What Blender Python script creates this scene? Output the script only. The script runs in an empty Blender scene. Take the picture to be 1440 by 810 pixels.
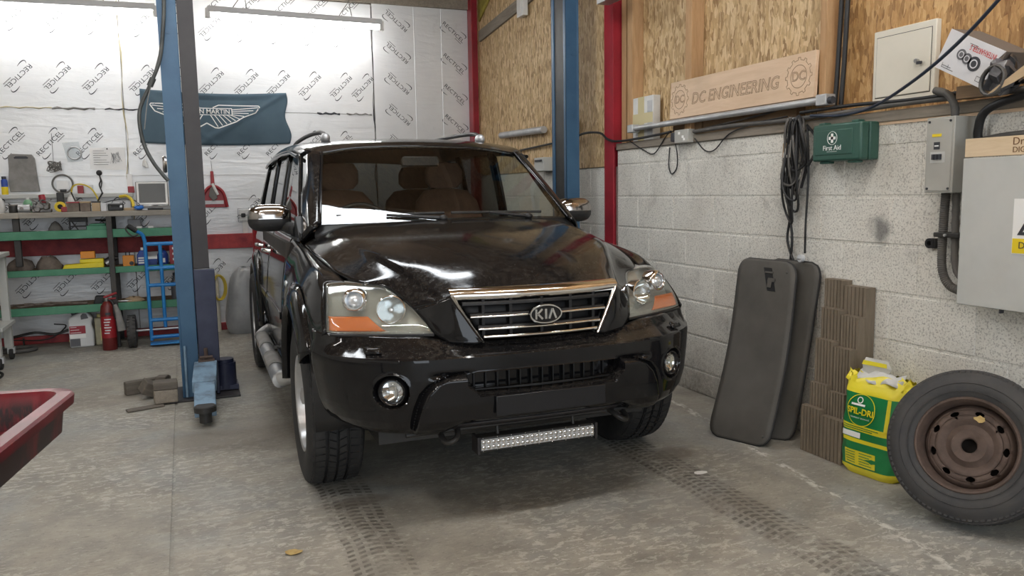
import bpy, bmesh, math, random
import numpy as np
from mathutils import Vector, Matrix

# ------------------------------------------------------------------ camera, world, lights, exposure
SC = bpy.context.scene
COL = SC.collection
vs = SC.view_settings
vs.view_transform = 'Standard'; vs.look = 'None'; vs.gamma = 1.0; vs.use_curve_mapping = False
EXPOSURE = 0.64
vs.exposure = EXPOSURE

YAW, PITCH, ROLL, CAMH = 0.3871, 0.1211, -0.0168, 1.3303
def make_camera():
    cd = bpy.data.cameras.new('camera'); co = bpy.data.objects.new('camera', cd); COL.objects.link(co)
    cd.sensor_width = 36.0; cd.lens = 1122.3 / 1440 * 36; cd.clip_start = 0.05; cd.clip_end = 100
    cy, sy, cp, sp = math.cos(YAW), math.sin(YAW), math.cos(PITCH), math.sin(PITCH)
    f = Vector((sy * cp, cy * cp, -sp)); r = Vector((cy, -sy, 0)); u = r.cross(f)
    cr_, sr = math.cos(ROLL), math.sin(ROLL)
    R = cr_ * r + sr * u; U = -sr * r + cr_ * u
    M = Matrix((R, U, -f)).transposed().to_4x4(); M.translation = (0, 0, CAMH)
    co.matrix_world = M
    SC.camera = co
make_camera()

W = bpy.data.worlds.new('world'); SC.world = W; W.use_nodes = True
W.node_tree.nodes['Background'].inputs[0].default_value = (0.78, 0.88, 1.0, 1)
W.node_tree.nodes['Background'].inputs[1].default_value = 0.4

def area(name, loc, target, sx, sy, power, col=(1, 1, 1)):
    ld = bpy.data.lights.new(name, 'AREA'); ld.shape = 'RECTANGLE'; ld.size = sx; ld.size_y = sy
    ld.energy = power; ld.color = col
    o = bpy.data.objects.new(name, ld); COL.objects.link(o); o.location = loc
    o.rotation_euler = (Vector(target) - Vector(loc)).to_track_quat('-Z', 'Y').to_euler()
    return o
# daylight through the big open vehicle door behind the camera
area('daylight_door', (0.2, -4.6, 1.9), (0.2, 0, 1.5), 5.0, 3.4, 95, (0.86, 0.93, 1.0))
# daylight through the translucent roof sheet above the lift
area('daylight_roof_sheet', (0.55, 4.84, 3.70), (0.55, 4.84, 0), 2.7, .28, 30, (0.93, 0.97, 1.0))

# ------------------------------------------------------------------ mesh helpers
rnd = random.Random(7)
class MB:
    def __init__(s): s.v = []; s.f = []
    def add(s, vs_, fs, M=None):
        b = len(s.v)
        s.v += [tuple(M @ Vector(p)) for p in vs_] if M is not None else [tuple(p) for p in vs_]
        s.f += [tuple(i + b for i in f) for f in fs]; return s
    def bb(s, x0, x1, y0, y1, z0, z1, M=None):
        return s.add([(x0, y0, z0), (x1, y0, z0), (x1, y1, z0), (x0, y1, z0), (x0, y0, z1), (x1, y0, z1), (x1, y1, z1), (x0, y1, z1)],
                     [(0, 3, 2, 1), (4, 5, 6, 7), (0, 1, 5, 4), (1, 2, 6, 5), (2, 3, 7, 6), (3, 0, 4, 7)], M)
    def box(s, c, d, M=None):
        return s.bb(c[0] - d[0] / 2, c[0] + d[0] / 2, c[1] - d[1] / 2, c[1] + d[1] / 2, c[2] - d[2] / 2, c[2] + d[2] / 2, M)
    def grid(s, P, closed_u=False, closed_v=False):
        m, n = len(P), len(P[0]); vs_ = [tuple(float(c) for c in p) for r in P for p in r]; fs = []
        for i in range(m if closed_u else m - 1):
            for j in range(n if closed_v else n - 1):
                i2, j2 = (i + 1) % m, (j + 1) % n
                fs.append((i * n + j, i * n + j2, i2 * n + j2, i2 * n + j))
        return s.add(vs_, fs)
    def tube(s, pts, r, n=8, closed=False, caps=True):
        pts = [Vector(p) for p in pts]; k = len(pts)
        rs = r if isinstance(r, (list, tuple)) else [r] * k
        rings = []; up = None
        for i, p in enumerate(pts):
            a = pts[i - 1] if i else (pts[-1] if closed else p); b = pts[(i + 1) % k] if (i < k - 1 or closed) else p
            t = (b - a)
            if t.length < 1e-9: t = Vector((0, 0, 1))
            t.normalize()
            if up is None:
                up = Vector((0, 0, 1)) if abs(t.z) < .9 else Vector((1, 0, 0))
            x = up - t * up.dot(t)
            if x.length < 1e-6: x = t.orthogonal()
            x.normalize(); up = x; y = t.cross(x)
            rings.append([p + rs[i] * (math.cos(2 * math.pi * j / n) * x + math.sin(2 * math.pi * j / n) * y) for j in range(n)])
        s.grid(rings, closed_u=closed, closed_v=True)
        if caps and not closed:
            b = len(s.v) - k * n
            s.f.append(tuple(b + j for j in range(n))[::-1]); s.f.append(tuple(b + (k - 1) * n + j for j in range(n)))
        return s
    def cyl(s, a, b, r, n=16, r2=None): return s.tube([a, b], [r, r if r2 is None else r2], n)
    def lathe(s, prof, n=32, axis='z', o=(0, 0, 0), closed=False, a0=0, a1=2 * math.pi):
        full = abs(a1 - a0 - 2 * math.pi) < 1e-6
        k = n if full else n + 1; rings = []
        for i in range(k):
            a = a0 + (a1 - a0) * i / n; c, s_ = math.cos(a), math.sin(a)
            ring = []
            for r, h in prof:
                if axis == 'z': p = (r * c, r * s_, h)
                elif axis == 'x': p = (h, r * c, r * s_)
                else: p = (r * s_, h, r * c)
                ring.append((p[0] + o[0], p[1] + o[1], p[2] + o[2]))
            rings.append(ring)
        return s.grid(rings, closed_u=full, closed_v=closed)
    def prism(s, poly, axis, a0, a1, M=None):
        # polygon of 2d points, extruded along an axis: x -> (y,z) plane, y -> (x,z), z -> (x,y)
        def P(q, a): return (a, q[0], q[1]) if axis == 'x' else ((q[0], a, q[1]) if axis == 'y' else (q[0], q[1], a))
        n = len(poly); vs_ = [P(q, a0) for q in poly] + [P(q, a1) for q in poly]
        fs = [tuple(range(n))[::-1], tuple(range(n, 2 * n))] + [(i, (i + 1) % n, n + (i + 1) % n, n + i) for i in range(n)]
        return s.add(vs_, fs, M)
    def ball(s, c, r, n=12, m=8):
        r = r if isinstance(r, (tuple, list)) else (r, r, r)
        rings = [[(c[0] + r[0] * math.sin(math.pi * (i + .0) / m) * math.cos(2 * math.pi * j / n), c[1] + r[1] * math.sin(math.pi * i / m) * math.sin(2 * math.pi * j / n), c[2] + r[2] * math.cos(math.pi * i / m)) for j in range(n)] for i in range(m + 1)]
        return s.grid(rings, closed_v=True)
    def mesh(s, name, smooth=None):
        me = bpy.data.meshes.new(name); me.from_pydata(s.v, [], s.f); me.update()
        bm = bmesh.new(); bm.from_mesh(me); bmesh.ops.remove_doubles(bm, verts=bm.verts, dist=1e-6)
        bmesh.ops.recalc_face_normals(bm, faces=bm.faces); bm.to_mesh(me); bm.free()
        if smooth is not None:
            me.shade_smooth(); me.set_sharp_from_angle(angle=math.radians(smooth))
        return me
    def build(s, name, mat, parent=None, smooth=None, bevel=0, solid=0, sub=0, loc=None, rot=None, seg=2, off=-1):
        return link(name, s.mesh(name, smooth), mat, parent, bevel, solid, sub, loc, rot, seg, off)
def link(name, me, mat, parent=None, bevel=0, solid=0, sub=0, loc=None, rot=None, seg=2, off=-1):
    o = bpy.data.objects.new(name, me); COL.objects.link(o)
    if mat is not None and not me.materials: me.materials.append(M_[mat] if isinstance(mat, str) else mat)
    if parent is not None: o.parent = parent
    if loc is not None: o.location = loc
    if rot is not None: o.rotation_euler = rot
    if solid:
        md = o.modifiers.new('solid', 'SOLIDIFY'); md.thickness = solid; md.offset = off
    if bevel:
        md = o.modifiers.new('bevel', 'BEVEL'); md.width = bevel; md.segments = seg; md.limit_method = 'ANGLE'; md.angle_limit = math.radians(35)
        if not any(p.use_smooth for p in me.polygons[:1]):
            me.shade_smooth(); me.set_sharp_from_angle(angle=math.radians(50))
        md.harden_normals = False
    if sub:
        md = o.modifiers.new('sub', 'SUBSURF'); md.levels = sub; md.render_levels = sub
    return o
def tag(o, label=None, cat=None, group=None, kind=None):
    if label: o['label'] = label
    if cat: o['category'] = cat
    if group: o['group'] = group
    if kind: o['kind'] = kind
    return o
def thing(name, label, cat, loc=(0, 0, 0), rotz=0, group=None, rot=None):
    o = bpy.data.objects.new(name, None); COL.objects.link(o); o.empty_display_size = .1
    o.location = loc; o.rotation_euler = rot if rot else (0, 0, rotz)
    return tag(o, label, cat, group)
def struct(o): o['kind'] = 'structure'; return o
def copy_obj(o, parent=None, loc=None, rot=None):
    c = o.copy(); COL.objects.link(c)
    if parent is not None: c.parent = parent
    if loc is not None: c.location = loc
    if rot is not None: c.rotation_euler = rot
    return c
_txt = {}
def text_mesh(s, size=1.0, extrude=0.0, outline=0.0, shear=0.0, xs=1.0, space=1.0, bold=0.0):
    key = (s, size, extrude, outline, shear, xs, space, bold)
    if key in _txt: return _txt[key]
    cu = bpy.data.curves.new('lettering', 'FONT'); cu.body = s; cu.size = size; cu.align_x = 'CENTER'; cu.align_y = 'CENTER'
    cu.extrude = extrude; cu.offset = bold * size; cu.shear = shear; cu.space_character = space; cu.resolution_u = 3
    if outline: cu.fill_mode = 'NONE'; cu.bevel_depth = outline; cu.bevel_resolution = 0
    o = bpy.data.objects.new('lettering', cu); COL.objects.link(o)
    dg = bpy.context.evaluated_depsgraph_get(); dg.update()
    me = bpy.data.meshes.new_from_object(o.evaluated_get(dg))
    bpy.data.objects.remove(o); bpy.data.curves.remove(cu)
    if xs != 1.0: me.transform(Matrix.Diagonal((xs, 1, 1, 1)))
    me.materials.clear(); me.name = 'lettering'
    _txt[key] = me; return me
def frame_mat(origin, xdir, ydir):
    x = Vector(xdir).normalized(); z = x.cross(Vector(ydir)).normalized(); y = z.cross(x)
    M = Matrix((x, y, z)).transposed().to_4x4(); M.translation = origin; return M
def text_on(name, s, size, mat, parent, origin, xdir, ydir, extrude=0.0006, **k):
    me = text_mesh(s, size, extrude, **k).copy()
    me.transform(frame_mat(origin, xdir, ydir)); return link(name, me, mat, parent)

# ------------------------------------------------------------------ curves and surfaces
def cr(P, n):
    P = np.asarray(P, float); k = len(P)
    if k == 2:
        t = np.linspace(0, 1, n + 1)[:, None]; t = t.reshape((-1,) + (1,) * (P.ndim - 1)); return P[0] * (1 - t) + P[1] * t
    E = np.concatenate([[2 * P[0] - P[1]], P, [2 * P[-1] - P[-2]]]); out = []
    for i in range(k - 1):
        p0, p1, p2, p3 = E[i], E[i + 1], E[i + 2], E[i + 3]
        for j in range(n):
            t = j / n
            out.append(.5 * (2 * p1 + (p2 - p0) * t + (2 * p0 - 5 * p1 + 4 * p2 - p3) * t * t + (3 * p1 - p0 - 3 * p2 + p3) * t ** 3))
    out.append(P[-1]); return np.array(out)
def surf(C, nu=6, nv=6):
    C = np.asarray(C, float); A = cr(C, nu); return np.swapaxes(cr(np.swapaxes(A, 0, 1), nv), 0, 1)
def mirror_rows(C):
    C = np.asarray(C, float); m = C[:, 1:][:, ::-1].copy(); m[..., 0] *= -1; return np.concatenate([m, C], 1)
def path(P, n=6): return [tuple(p) for p in cr(np.array(P, float), n)]

# ------------------------------------------------------------------ materials
M_ = {}
def nt(name):
    m = bpy.data.materials.new(name); m.use_nodes = True; M_[name] = m
    t = m.node_tree; return m, t, t.nodes['Principled BSDF']
def node(t, typ, **k):
    n = t.nodes.new(typ)
    for a, b in k.items():
        if a == 'ins':
            for i, v in b.items(): n.inputs[i].default_value = v
        else: setattr(n, a, b)
    return n
def coords(t, world=False, scale=(1, 1, 1), rot=(0, 0, 0)):
    src = node(t, 'ShaderNodeNewGeometry').outputs['Position'] if world else node(t, 'ShaderNodeTexCoord').outputs['Object']
    mp = node(t, 'ShaderNodeMapping'); mp.inputs['Scale'].default_value = scale; mp.inputs['Rotation'].default_value = rot
    t.links.new(src, mp.inputs[0]); return mp.outputs[0]
def noise(t, vec, scale, detail=3, rough=.5, dist=0):
    n = node(t, 'ShaderNodeTexNoise', ins={'Scale': scale, 'Detail': detail, 'Roughness': rough, 'Distortion': dist})
    t.links.new(vec, n.inputs['Vector']); return n.outputs['Fac']
def ramp(t, fac, stops):
    r = node(t, 'ShaderNodeValToRGB'); e = r.color_ramp.elements
    while len(e) < len(stops): e.new(.5)
    for i, (p, c) in enumerate(stops):
        e[i].position = p; e[i].color = (*c, 1) if not isinstance(c, (int, float)) else (c, c, c, 1)
    t.links.new(fac, r.inputs[0]); return r.outputs[0]
def mixc(t, fac, a, b, blend='MIX'):
    n = node(t, 'ShaderNodeMix', data_type='RGBA', blend_type=blend)
    for s_, v in ((0, fac), (6, a), (7, b)):
        if hasattr(v, 'links'): t.links.new(v, n.inputs[s_])
        else: n.inputs[s_].default_value = v if s_ == 0 else ((*v, 1) if len(v) == 3 else v)
    return n.outputs[2]
def mth(t, op, a, b=None, c=None, clamp=False):
    n = node(t, 'ShaderNodeMath', operation=op); n.use_clamp = clamp
    for i, v in enumerate((a, b, c)):
        if v is None: continue
        if hasattr(v, 'links'): t.links.new(v, n.inputs[i])
        else: n.inputs[i].default_value = v
    return n.outputs[0]
def bump(t, b, h, strength=.3, dist=.01):
    n = node(t, 'ShaderNodeBump', ins={'Strength': strength, 'Distance': dist}); t.links.new(h, n.inputs['Height'])
    t.links.new(n.outputs[0], b.inputs['Normal'])
def mat(name, col, rough=.5, metal=0.0, col2=None, sc=6, lo=.35, hi=.65, bmp=0, bsc=60, coat=0, world=False, scale=(1, 1, 1), rvar=0, spec=.5):
    m, t, b = nt(name)
    b.inputs['Base Color'].default_value = (*col, 1); b.inputs['Roughness'].default_value = rough; b.inputs['Metallic'].default_value = metal
    b.inputs['Coat Weight'].default_value = coat; b.inputs['Coat Roughness'].default_value = .05; b.inputs['Specular IOR Level'].default_value = spec
    if col2 is not None or bmp:
        v = coords(t, world, scale)
    if col2 is not None:
        n = noise(t, v, sc, 4, .6)
        t.links.new(ramp(t, n, [(lo, col), (hi, col2)]), b.inputs['Base Color'])
        if rvar: t.links.new(mth(t, 'MULTIPLY_ADD', n, rvar, rough - rvar / 2), b.inputs['Roughness'])
    if bmp: bump(t, b, noise(t, v, bsc, 3), bmp, .004)
    return m
def glass(name, tint=(1, 1, 1), refl=1.0, rough=0.0, haze=0.0):
    m, t, b = nt(name); t.nodes.remove(b); out = t.nodes['Material Output']
    tr = node(t, 'ShaderNodeBsdfTransparent'); tr.inputs[0].default_value = (*tint, 1)
    gl = node(t, 'ShaderNodeBsdfGlossy'); gl.inputs['Roughness'].default_value = rough; gl.inputs[0].default_value = (refl, refl, refl, 1)
    fr = node(t, 'ShaderNodeFresnel', ins={'IOR': 1.5}); bf = node(t, 'ShaderNodeNewGeometry'); t.links.new(mth(t, 'MULTIPLY_ADD', bf.outputs['Backfacing'], 1 / 1.5 - 1.5, 1.5), fr.inputs['IOR'])
    mx = node(t, 'ShaderNodeMixShader'); t.links.new(fr.outputs[0], mx.inputs[0]); t.links.new(tr.outputs[0], mx.inputs[1]); t.links.new(gl.outputs[0], mx.inputs[2])
    res = mx.outputs[0]
    if haze:
        df = node(t, 'ShaderNodeBsdfDiffuse'); df.inputs[0].default_value = (.72, .71, .64, 1); m2 = node(t, 'ShaderNodeMixShader'); m2.inputs[0].default_value = haze
        t.links.new(res, m2.inputs[1]); t.links.new(df.outputs[0], m2.inputs[2]); res = m2.outputs[0]
    t.links.new(res, out.inputs[0]); return m
def emis(name, col, st):
    m, t, b = nt(name); b.inputs['Base Color'].default_value = (*col, 1); b.inputs['Emission Color'].default_value = (*col, 1); b.inputs['Emission Strength'].default_value = st; return m
# ---- concrete floor
def floor_material():
    m, t, b = nt('concrete_floor'); v = coords(t, True)
    n1 = noise(t, v, .55, 5, .6); n2 = noise(t, v, 5, 6, .65); n3 = noise(t, v, 60, 3, .6)
    c = ramp(t, n1, [(.3, (.30, .285, .255)), (.55, (.36, .345, .31)), (.75, (.27, .255, .225))])
    c = mixc(t, .6, c, ramp(t, n2, [(.32, (.22, .21, .19)), (.62, (.52, .51, .47))]), 'OVERLAY')
    # worn blue-grey paint
    pn = noise(t, v, .8, 5, .65, .6)
    c = mixc(t, mth(t, 'MULTIPLY', ramp(t, pn, [(.50, 0.), (.62, 1.)]), .35), c, (.29, .335, .36))
    # flaked pale patches, long in x
    vs_ = coords(t, True, (11, 21, 10)); fl = noise(t, vs_, 1.5, 8, .72, .5); area_ = noise(t, v, .9, 3, .5)
    fm = mth(t, 'MULTIPLY', ramp(t, fl, [(.53, 0.), (.56, 1.)]), ramp(t, area_, [(.42, .12), (.58, 1.)]))
    c = mixc(t, mth(t, 'MULTIPLY', fm, .55), c, (.62, .60, .54))
    # fine scratches and chips everywhere
    ch = noise(t, coords(t, True, (22, 44, 20)), 1.4, 5, .7, .4)
    c = mixc(t, mth(t, 'MULTIPLY', ramp(t, ch, [(.60, 0.), (.66, 1.)]), .45), c, (.60, .58, .53)); c = mixc(t, mth(t, 'MULTIPLY', ramp(t, ch, [(.33, 1.), (.40, 0.)]), .5), c, (.15, .14, .125))
    # dark grime flecks
    dn = noise(t, vs_, 2.6, 5, .7); c = mixc(t, mth(t, 'MULTIPLY', ramp(t, dn, [(.58, 0.), (.66, 1.)]), .5), c, (.13, .115, .10))
    bn = noise(t, coords(t, True, (.6, .9, 1)), 1.3, 4, .6); c = mixc(t, mth(t, 'MULTIPLY', ramp(t, bn, [(.55, 0.), (.72, 1.)]), .45), c, (.20, .165, .125))
    # chipped remains of a painted line
    sx0 = node(t, 'ShaderNodeSeparateXYZ'); t.links.new(v, sx0.inputs[0]); ld = mth(t, 'ABSOLUTE', mth(t, 'SUBTRACT', sx0.outputs[0], mth(t, 'MULTIPLY_ADD', sx0.outputs[1], .16, 2.115)))
    lm = mth(t, 'MULTIPLY', ramp(t, ld, [(.012, 1.), (.030, 0.)]), ramp(t, noise(t, coords(t, True, (9, 5, 1)), 2.2, 6, .7), [(.50, 0.), (.55, 1.)])); c = mixc(t, mth(t, 'MULTIPLY', lm, .75), c, (.68, .67, .62))
    # dirty tyre tracks left along the two wheel paths
    sx = node(t, 'ShaderNodeSeparateXYZ'); t.links.new(v, sx.inputs[0]); X, Y = sx.outputs[0], sx.outputs[1]
    wob = mth(t, 'MULTIPLY', mth(t, 'SUBTRACT', noise(t, v, 2.2, 2), .5), .06); Xw = mth(t, 'ADD', X, wob)
    tr = None
    for xc in (.585, 2.085):
        d = mth(t, 'ABSOLUTE', mth(t, 'SUBTRACT', Xw, xc))
        band = ramp(t, d, [(.105, 1.), (.125, 0.)])
        groove = mth(t, 'SINE', mth(t, 'MULTIPLY', d, 150.0)); ch = mth(t, 'SINE', mth(t, 'ADD', mth(t, 'MULTIPLY', Y, 165.0), mth(t, 'MULTIPLY', d, 60.0)))
        pat = mth(t, 'MULTIPLY', ramp(t, mth(t, 'MULTIPLY_ADD', ch, .5, .5), [(.42, 0.), (.60, 1.)]), ramp(t, mth(t, 'MULTIPLY_ADD', groove, .5, .5), [(.22, 0.), (.34, 1.)]))
        pat = mth(t, 'MULTIPLY', band, mth(t, 'MULTIPLY_ADD', pat, .78, .22)); tr = pat if tr is None else mth(t, 'MAXIMUM', tr, pat)
    tr = mth(t, 'MULTIPLY', tr, ramp(t, noise(t, v, 5.5, 5, .7), [(.36, .05), (.56, 1.)]))
    fade = ramp(t, mth(t, 'DIVIDE', Y, 10.0), [(.08, 0.), (.2, .75), (.33, 1.), (.37, 1.), (.45, .5)])
    c = mixc(t, mth(t, 'MULTIPLY', mth(t, 'MULTIPLY', tr, fade), .8), c, (.055, .046, .038))
    # damp oily stains
    def blob(cx, cy, rx, ry):
        a = mth(t, 'DIVIDE', mth(t, 'SUBTRACT', X, cx), rx); e = mth(t, 'DIVIDE', mth(t, 'SUBTRACT', Y, cy), ry)
        return mth(t, 'ADD', mth(t, 'SQRT', mth(t, 'ADD', mth(t, 'MULTIPLY', a, a), mth(t, 'MULTIPLY', e, e))), mth(t, 'MULTIPLY', mth(t, 'SUBTRACT', noise(t, v, 3, 4), .5), .9))
    for (bx, by, rx, ry, k) in ((.20, 4.55, .42, .34, .5), (2.2, 3.3, .16, .12, .6), (.66, 3.35, .16, .07, .6)):
        c = mixc(t, mth(t, 'MULTIPLY', ramp(t, blob(bx, by, rx, ry), [(.55, 1.), (1., 0.)]), k), c, (.13, .11, .09))
    t.links.new(c, b.inputs['Base Color'])
    t.links.new(ramp(t, n2, [(.3, .5), (.7, .8)]), b.inputs['Roughness'])
    bump(t, b, mth(t, 'ADD', mth(t, 'MULTIPLY', n3, .4), mth(t, 'ADD', n2, mth(t, 'MULTIPLY', fm, .5))), .35, .006)
floor_material()
# ---- off-white painted, pitted concrete block
def block_material():
    m, t, b = nt('painted_block'); v = coords(t, True)
    n1 = noise(t, v, 1.7, 4, .6); sp = noise(t, v, 115, 4, .75); sp2 = noise(t, v, 34, 5, .75)
    c = ramp(t, n1, [(.3, (.64, .62, .57)), (.6, (.77, .755, .70))])
    c = mixc(t, mth(t, 'MULTIPLY', ramp(t, sp, [(.38, 1.), (.49, 0.)]), .66), c, (.20, .19, .17))
    c = mixc(t, mth(t, 'MULTIPLY', ramp(t, sp2, [(.60, 0.), (.72, 1.)]), .30), c, (.30, .285, .25))
    st = noise(t, coords(t, True, (1, 1.2, 1.2), (.6, 0, 0)), 2.3, 6, .72, .4)
    c = mixc(t, mth(t, 'MULTIPLY', ramp(t, st, [(.56, 0.), (.70, 1.)]), .5), c, (.24, .23, .215))
    sx = node(t, 'ShaderNodeSeparateXYZ'); t.links.new(v, sx.inputs[0])
    g = mth(t, 'MULTIPLY', ramp(t, sx.outputs[2], [(.02, 1.), (.20, .45), (.45, 0.)]), ramp(t, sp2, [(.35, .4), (.6, 1.)]))
    c = mixc(t, mth(t, 'MULTIPLY', g, .8), c, (.22, .195, .165))
    # sooty hand-sized smear
    a = mth(t, 'DIVIDE', mth(t, 'SUBTRACT', sx.outputs[1], 2.83), .075); e = mth(t, 'DIVIDE', mth(t, 'SUBTRACT', sx.outputs[2], 1.12), .085)
    r = mth(t, 'ADD', mth(t, 'SQRT', mth(t, 'ADD', mth(t, 'MULTIPLY', a, a), mth(t, 'MULTIPLY', e, e))), mth(t, 'MULTIPLY', mth(t, 'SUBTRACT', noise(t, v, 14, 3), .5), 1.6))
    c = mixc(t, mth(t, 'MULTIPLY', ramp(t, r, [(.2, 1.), (1., 0.)]), .75), c, (.10, .10, .10))
    t.links.new(c, b.inputs['Base Color']); b.inputs['Roughness'].default_value = .85
    bump(t, b, mth(t, 'ADD', sp, mth(t, 'MULTIPLY', sp2, .6)), .55, .004)
block_material()
# ---- oriented strand board
def osb(name, plane, base, dark, light):
    m, t, b = nt(name); v = coords(t, True)
    def layer(scale, rot, sc):
        w = node(t, 'ShaderNodeTexVoronoi', feature='F1'); w.inputs['Scale'].default_value = sc
        wv = node(t, 'ShaderNodeVectorMath', operation='ADD'); dn = node(t, 'ShaderNodeTexNoise', ins={'Scale': 9, 'Detail': 2}); t.links.new(v, dn.inputs['Vector'])
        dm = node(t, 'ShaderNodeVectorMath', operation='SCALE'); dm.inputs['Scale'].default_value = .022; t.links.new(dn.outputs['Color'], dm.inputs[0])
        t.links.new(v, wv.inputs[0]); t.links.new(dm.outputs[0], wv.inputs[1])
        mp = node(t, 'ShaderNodeMapping'); mp.inputs['Rotation'].default_value = rot; mp.inputs['Scale'].default_value = scale; t.links.new(wv.outputs[0], mp.inputs[0])
        t.links.new(mp.outputs[0], w.inputs['Vector']); s = node(t, 'ShaderNodeSeparateColor'); t.links.new(w.outputs['Color'], s.inputs[0]); return s.outputs[0], s.outputs[1], w.outputs['Distance']
    ax = (1, 3.4, 1) if plane == 'x' else (3.4, 1, 1)
    a, a2, d1 = layer(ax, (.45, 0, 0) if plane == 'x' else (0, .45, 0), 13); c_, c2, d2 = layer(ax, (-.75, 0, 0) if plane == 'x' else (0, -.75, 0), 18); e_, e2, d3 = layer(ax, (1.35, 0, 0) if plane == 'x' else (0, 1.35, 0), 15)
    f = mixc(t, ramp(t, a2, [(.48, 0.), (.52, 1.)]), a, c_); f = mixc(t, ramp(t, c2, [(.70, 0.), (.74, 1.)]), f, e_)
    c = ramp(t, f, [(.05, dark), (.30, tuple(k * .8 for k in base)), (.55, base), (.95, light)])
    gr = noise(t, coords(t, True, (14, 40, 9) if plane == 'x' else (40, 14, 9)), 4, 4, .6); c = mixc(t, .22, c, ramp(t, gr, [(.35, dark), (.6, light)]), 'MIX')
    big = noise(t, v, 1.1, 3); c = mixc(t, mth(t, 'MULTIPLY', ramp(t, big, [(.4, 0.), (.7, 1.)]), .30), c, dark)
    t.links.new(c, b.inputs['Base Color']); b.inputs['Roughness'].default_value = .62
    bump(t, b, mth(t, 'ADD', f, mth(t, 'MULTIPLY', gr, .4)), .25, .004)
osb('osb_tan', 'x', (.58, .395, .19), (.24, .13, .045), (.78, .60, .36))
osb('osb_orange', 'x', (.50, .28, .10), (.20, .09, .025), (.68, .45, .21))
osb('osb_ceiling', 'z', (.40, .245, .125), (.20, .115, .055), (.52, .35, .19))
# ---- foil faced insulation
def foil():
    m, t, b = nt('foil_board'); v = coords(t, True)
    n1 = noise(t, v, 1.4, 4, .55); w = noise(t, coords(t, True, (1, 1, 5)), 2.2, 4, .6, 1.2); f = noise(t, v, 26, 4, .6)
    c = ramp(t, n1, [(.3, (.62, .63, .64)), (.65, (.74, .745, .75))])
    dk = noise(t, coords(t, True, (1.4, 1, 1)), 3.1, 6, .75); c = mixc(t, mth(t, 'MULTIPLY', ramp(t, dk, [(.62, 0.), (.76, 1.)]), .3), c, (.30, .30, .30))
    t.links.new(c, b.inputs['Base Color']); b.inputs['Metallic'].default_value = .35
    t.links.new(ramp(t, f, [(.3, .32), (.7, .5)]), b.inputs['Roughness'])
    bump(t, b, mth(t, 'ADD', w, mth(t, 'MULTIPLY', f, .12)), .35, .012)
foil()
# ---- weathered timber
def wood(name, c1, c2, scale=(1, 1, 1), axis='y', rough=.7):
    m, t, b = nt(name)
    s = {'x': (1, 9, 9), 'y': (9, 1, 9), 'z': (9, 9, 1)}[axis]; v = coords(t, False, tuple(a * k for a, k in zip(s, scale)))
    g = noise(t, v, 4, 5, .6, .8); g2 = noise(t, v, 22, 3, .6); big = noise(t, coords(t), 2.3, 3)
    c = mixc(t, .25, ramp(t, g, [(.3, c1), (.68, c2)]), ramp(t, g2, [(.3, c1), (.7, c2)]))
    c = mixc(t, mth(t, 'MULTIPLY', ramp(t, big, [(.5, 0.), (.75, 1.)]), .35), c, tuple(k * .6 for k in c1))
    t.links.new(c, b.inputs['Base Color']); b.inputs['Roughness'].default_value = rough; bump(t, b, g, .25, .003)
wood('timber_stud', (.36, .205, .095), (.52, .33, .17), axis='z')
wood('timber_plank', (.62, .44, .29), (.74, .56, .40), (.6, .6, .6), 'y', .6)
wood('timber_grey', (.17, .145, .115), (.30, .26, .21), axis='y')
wood('timber_dark', (.16, .10, .055), (.27, .18, .10), axis='y')
wood('ply', (.62, .47, .30), (.74, .60, .42), axis='y')
wood('bench_wood', (.26, .235, .20), (.42, .39, .34), axis='x')
# ---- painted steel
mat('steel_blue', (.022, .078, .155), .42, .0, (.042, .112, .195), 3.5, .35, .7, .12, 50)
mat('steel_blue_pale', (.20, .31, .42), .5, .0, (.09, .12, .15), 11, .42, .68, .15, 60)
mat('steel_navy', (.012, .016, .045), .45, .0, (.03, .035, .07), 6)
mat('steel_black', (.016, .015, .015), .5, .0, (.035, .033, .03), 6)
mat('steel_greyish', (.022, .019, .021), .5, .0, (.036, .033, .034), 4, .3, .7)
mat('steel_red', (.36, .014, .028), .45, 0, (.25, .010, .020), 4)
mat('steel_red_worn', (.42, .05, .05), .6, 0, (.22, .02, .03), 9)
mat('green_paint', (.055, .22, .125), .55, 0, (.085, .27, .165), 7)
mat('truck_blue', (.02, .20, .55), .4, 0, (.03, .26, .62), 8)
mat('post_dark', (.035, .033, .033), .6, 0, (.06, .055, .05), 9)
mat('galv', (.46, .47, .48), .42, .6, (.58, .59, .60), 8)
mat('batten_white', (.62, .63, .64), .45)
mat('chrome', (.78, .77, .75), .10, 1.0)
mat('chrome_dull', (.55, .55, .55), .28, 1.0, (.42, .41, .40), 12)
mat('alloy', (.62, .63, .64), .32, .75, (.50, .50, .50), 10)
mat('black_plastic', (.014, .014, .015), .48)
mat('black_gloss', (.008, .008, .009), .12)
mat('rubber', (.016, .016, .017), .72, 0, (.03, .029, .028), 14, bmp=.1, bsc=90)
mat('rubber_grey', (.034, .034, .036), .68, 0, (.055, .052, .05), 7)
mat('cable_black', (.012, .012, .013), .5)
mat('cable_grey', (.07, .068, .065), .6, 0, (.12, .11, .10), 9)
mat('hose_dark', (.04, .045, .045), .5, 0, (.08, .085, .08), 9)
mat('white_plastic', (.75, .75, .73), .45, 0, (.62, .62, .60), 5)
mat('cream_metal', (.72, .69, .60), .45, 0, (.66, .63, .54), 3)
mat('grey_box', (.36, .355, .325), .5, 0, (.44, .435, .40), 3, bmp=.05)
mat('cabinet_grey', (.53, .54, .52), .5, 0, (.46, .47, .45), 3.2, .4, .72)
mat('aid_green', (.026, .082, .062), .38, 0, (.034, .098, .074), 4)
mat('print_white', (.85, .85, .83), .6)
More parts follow.
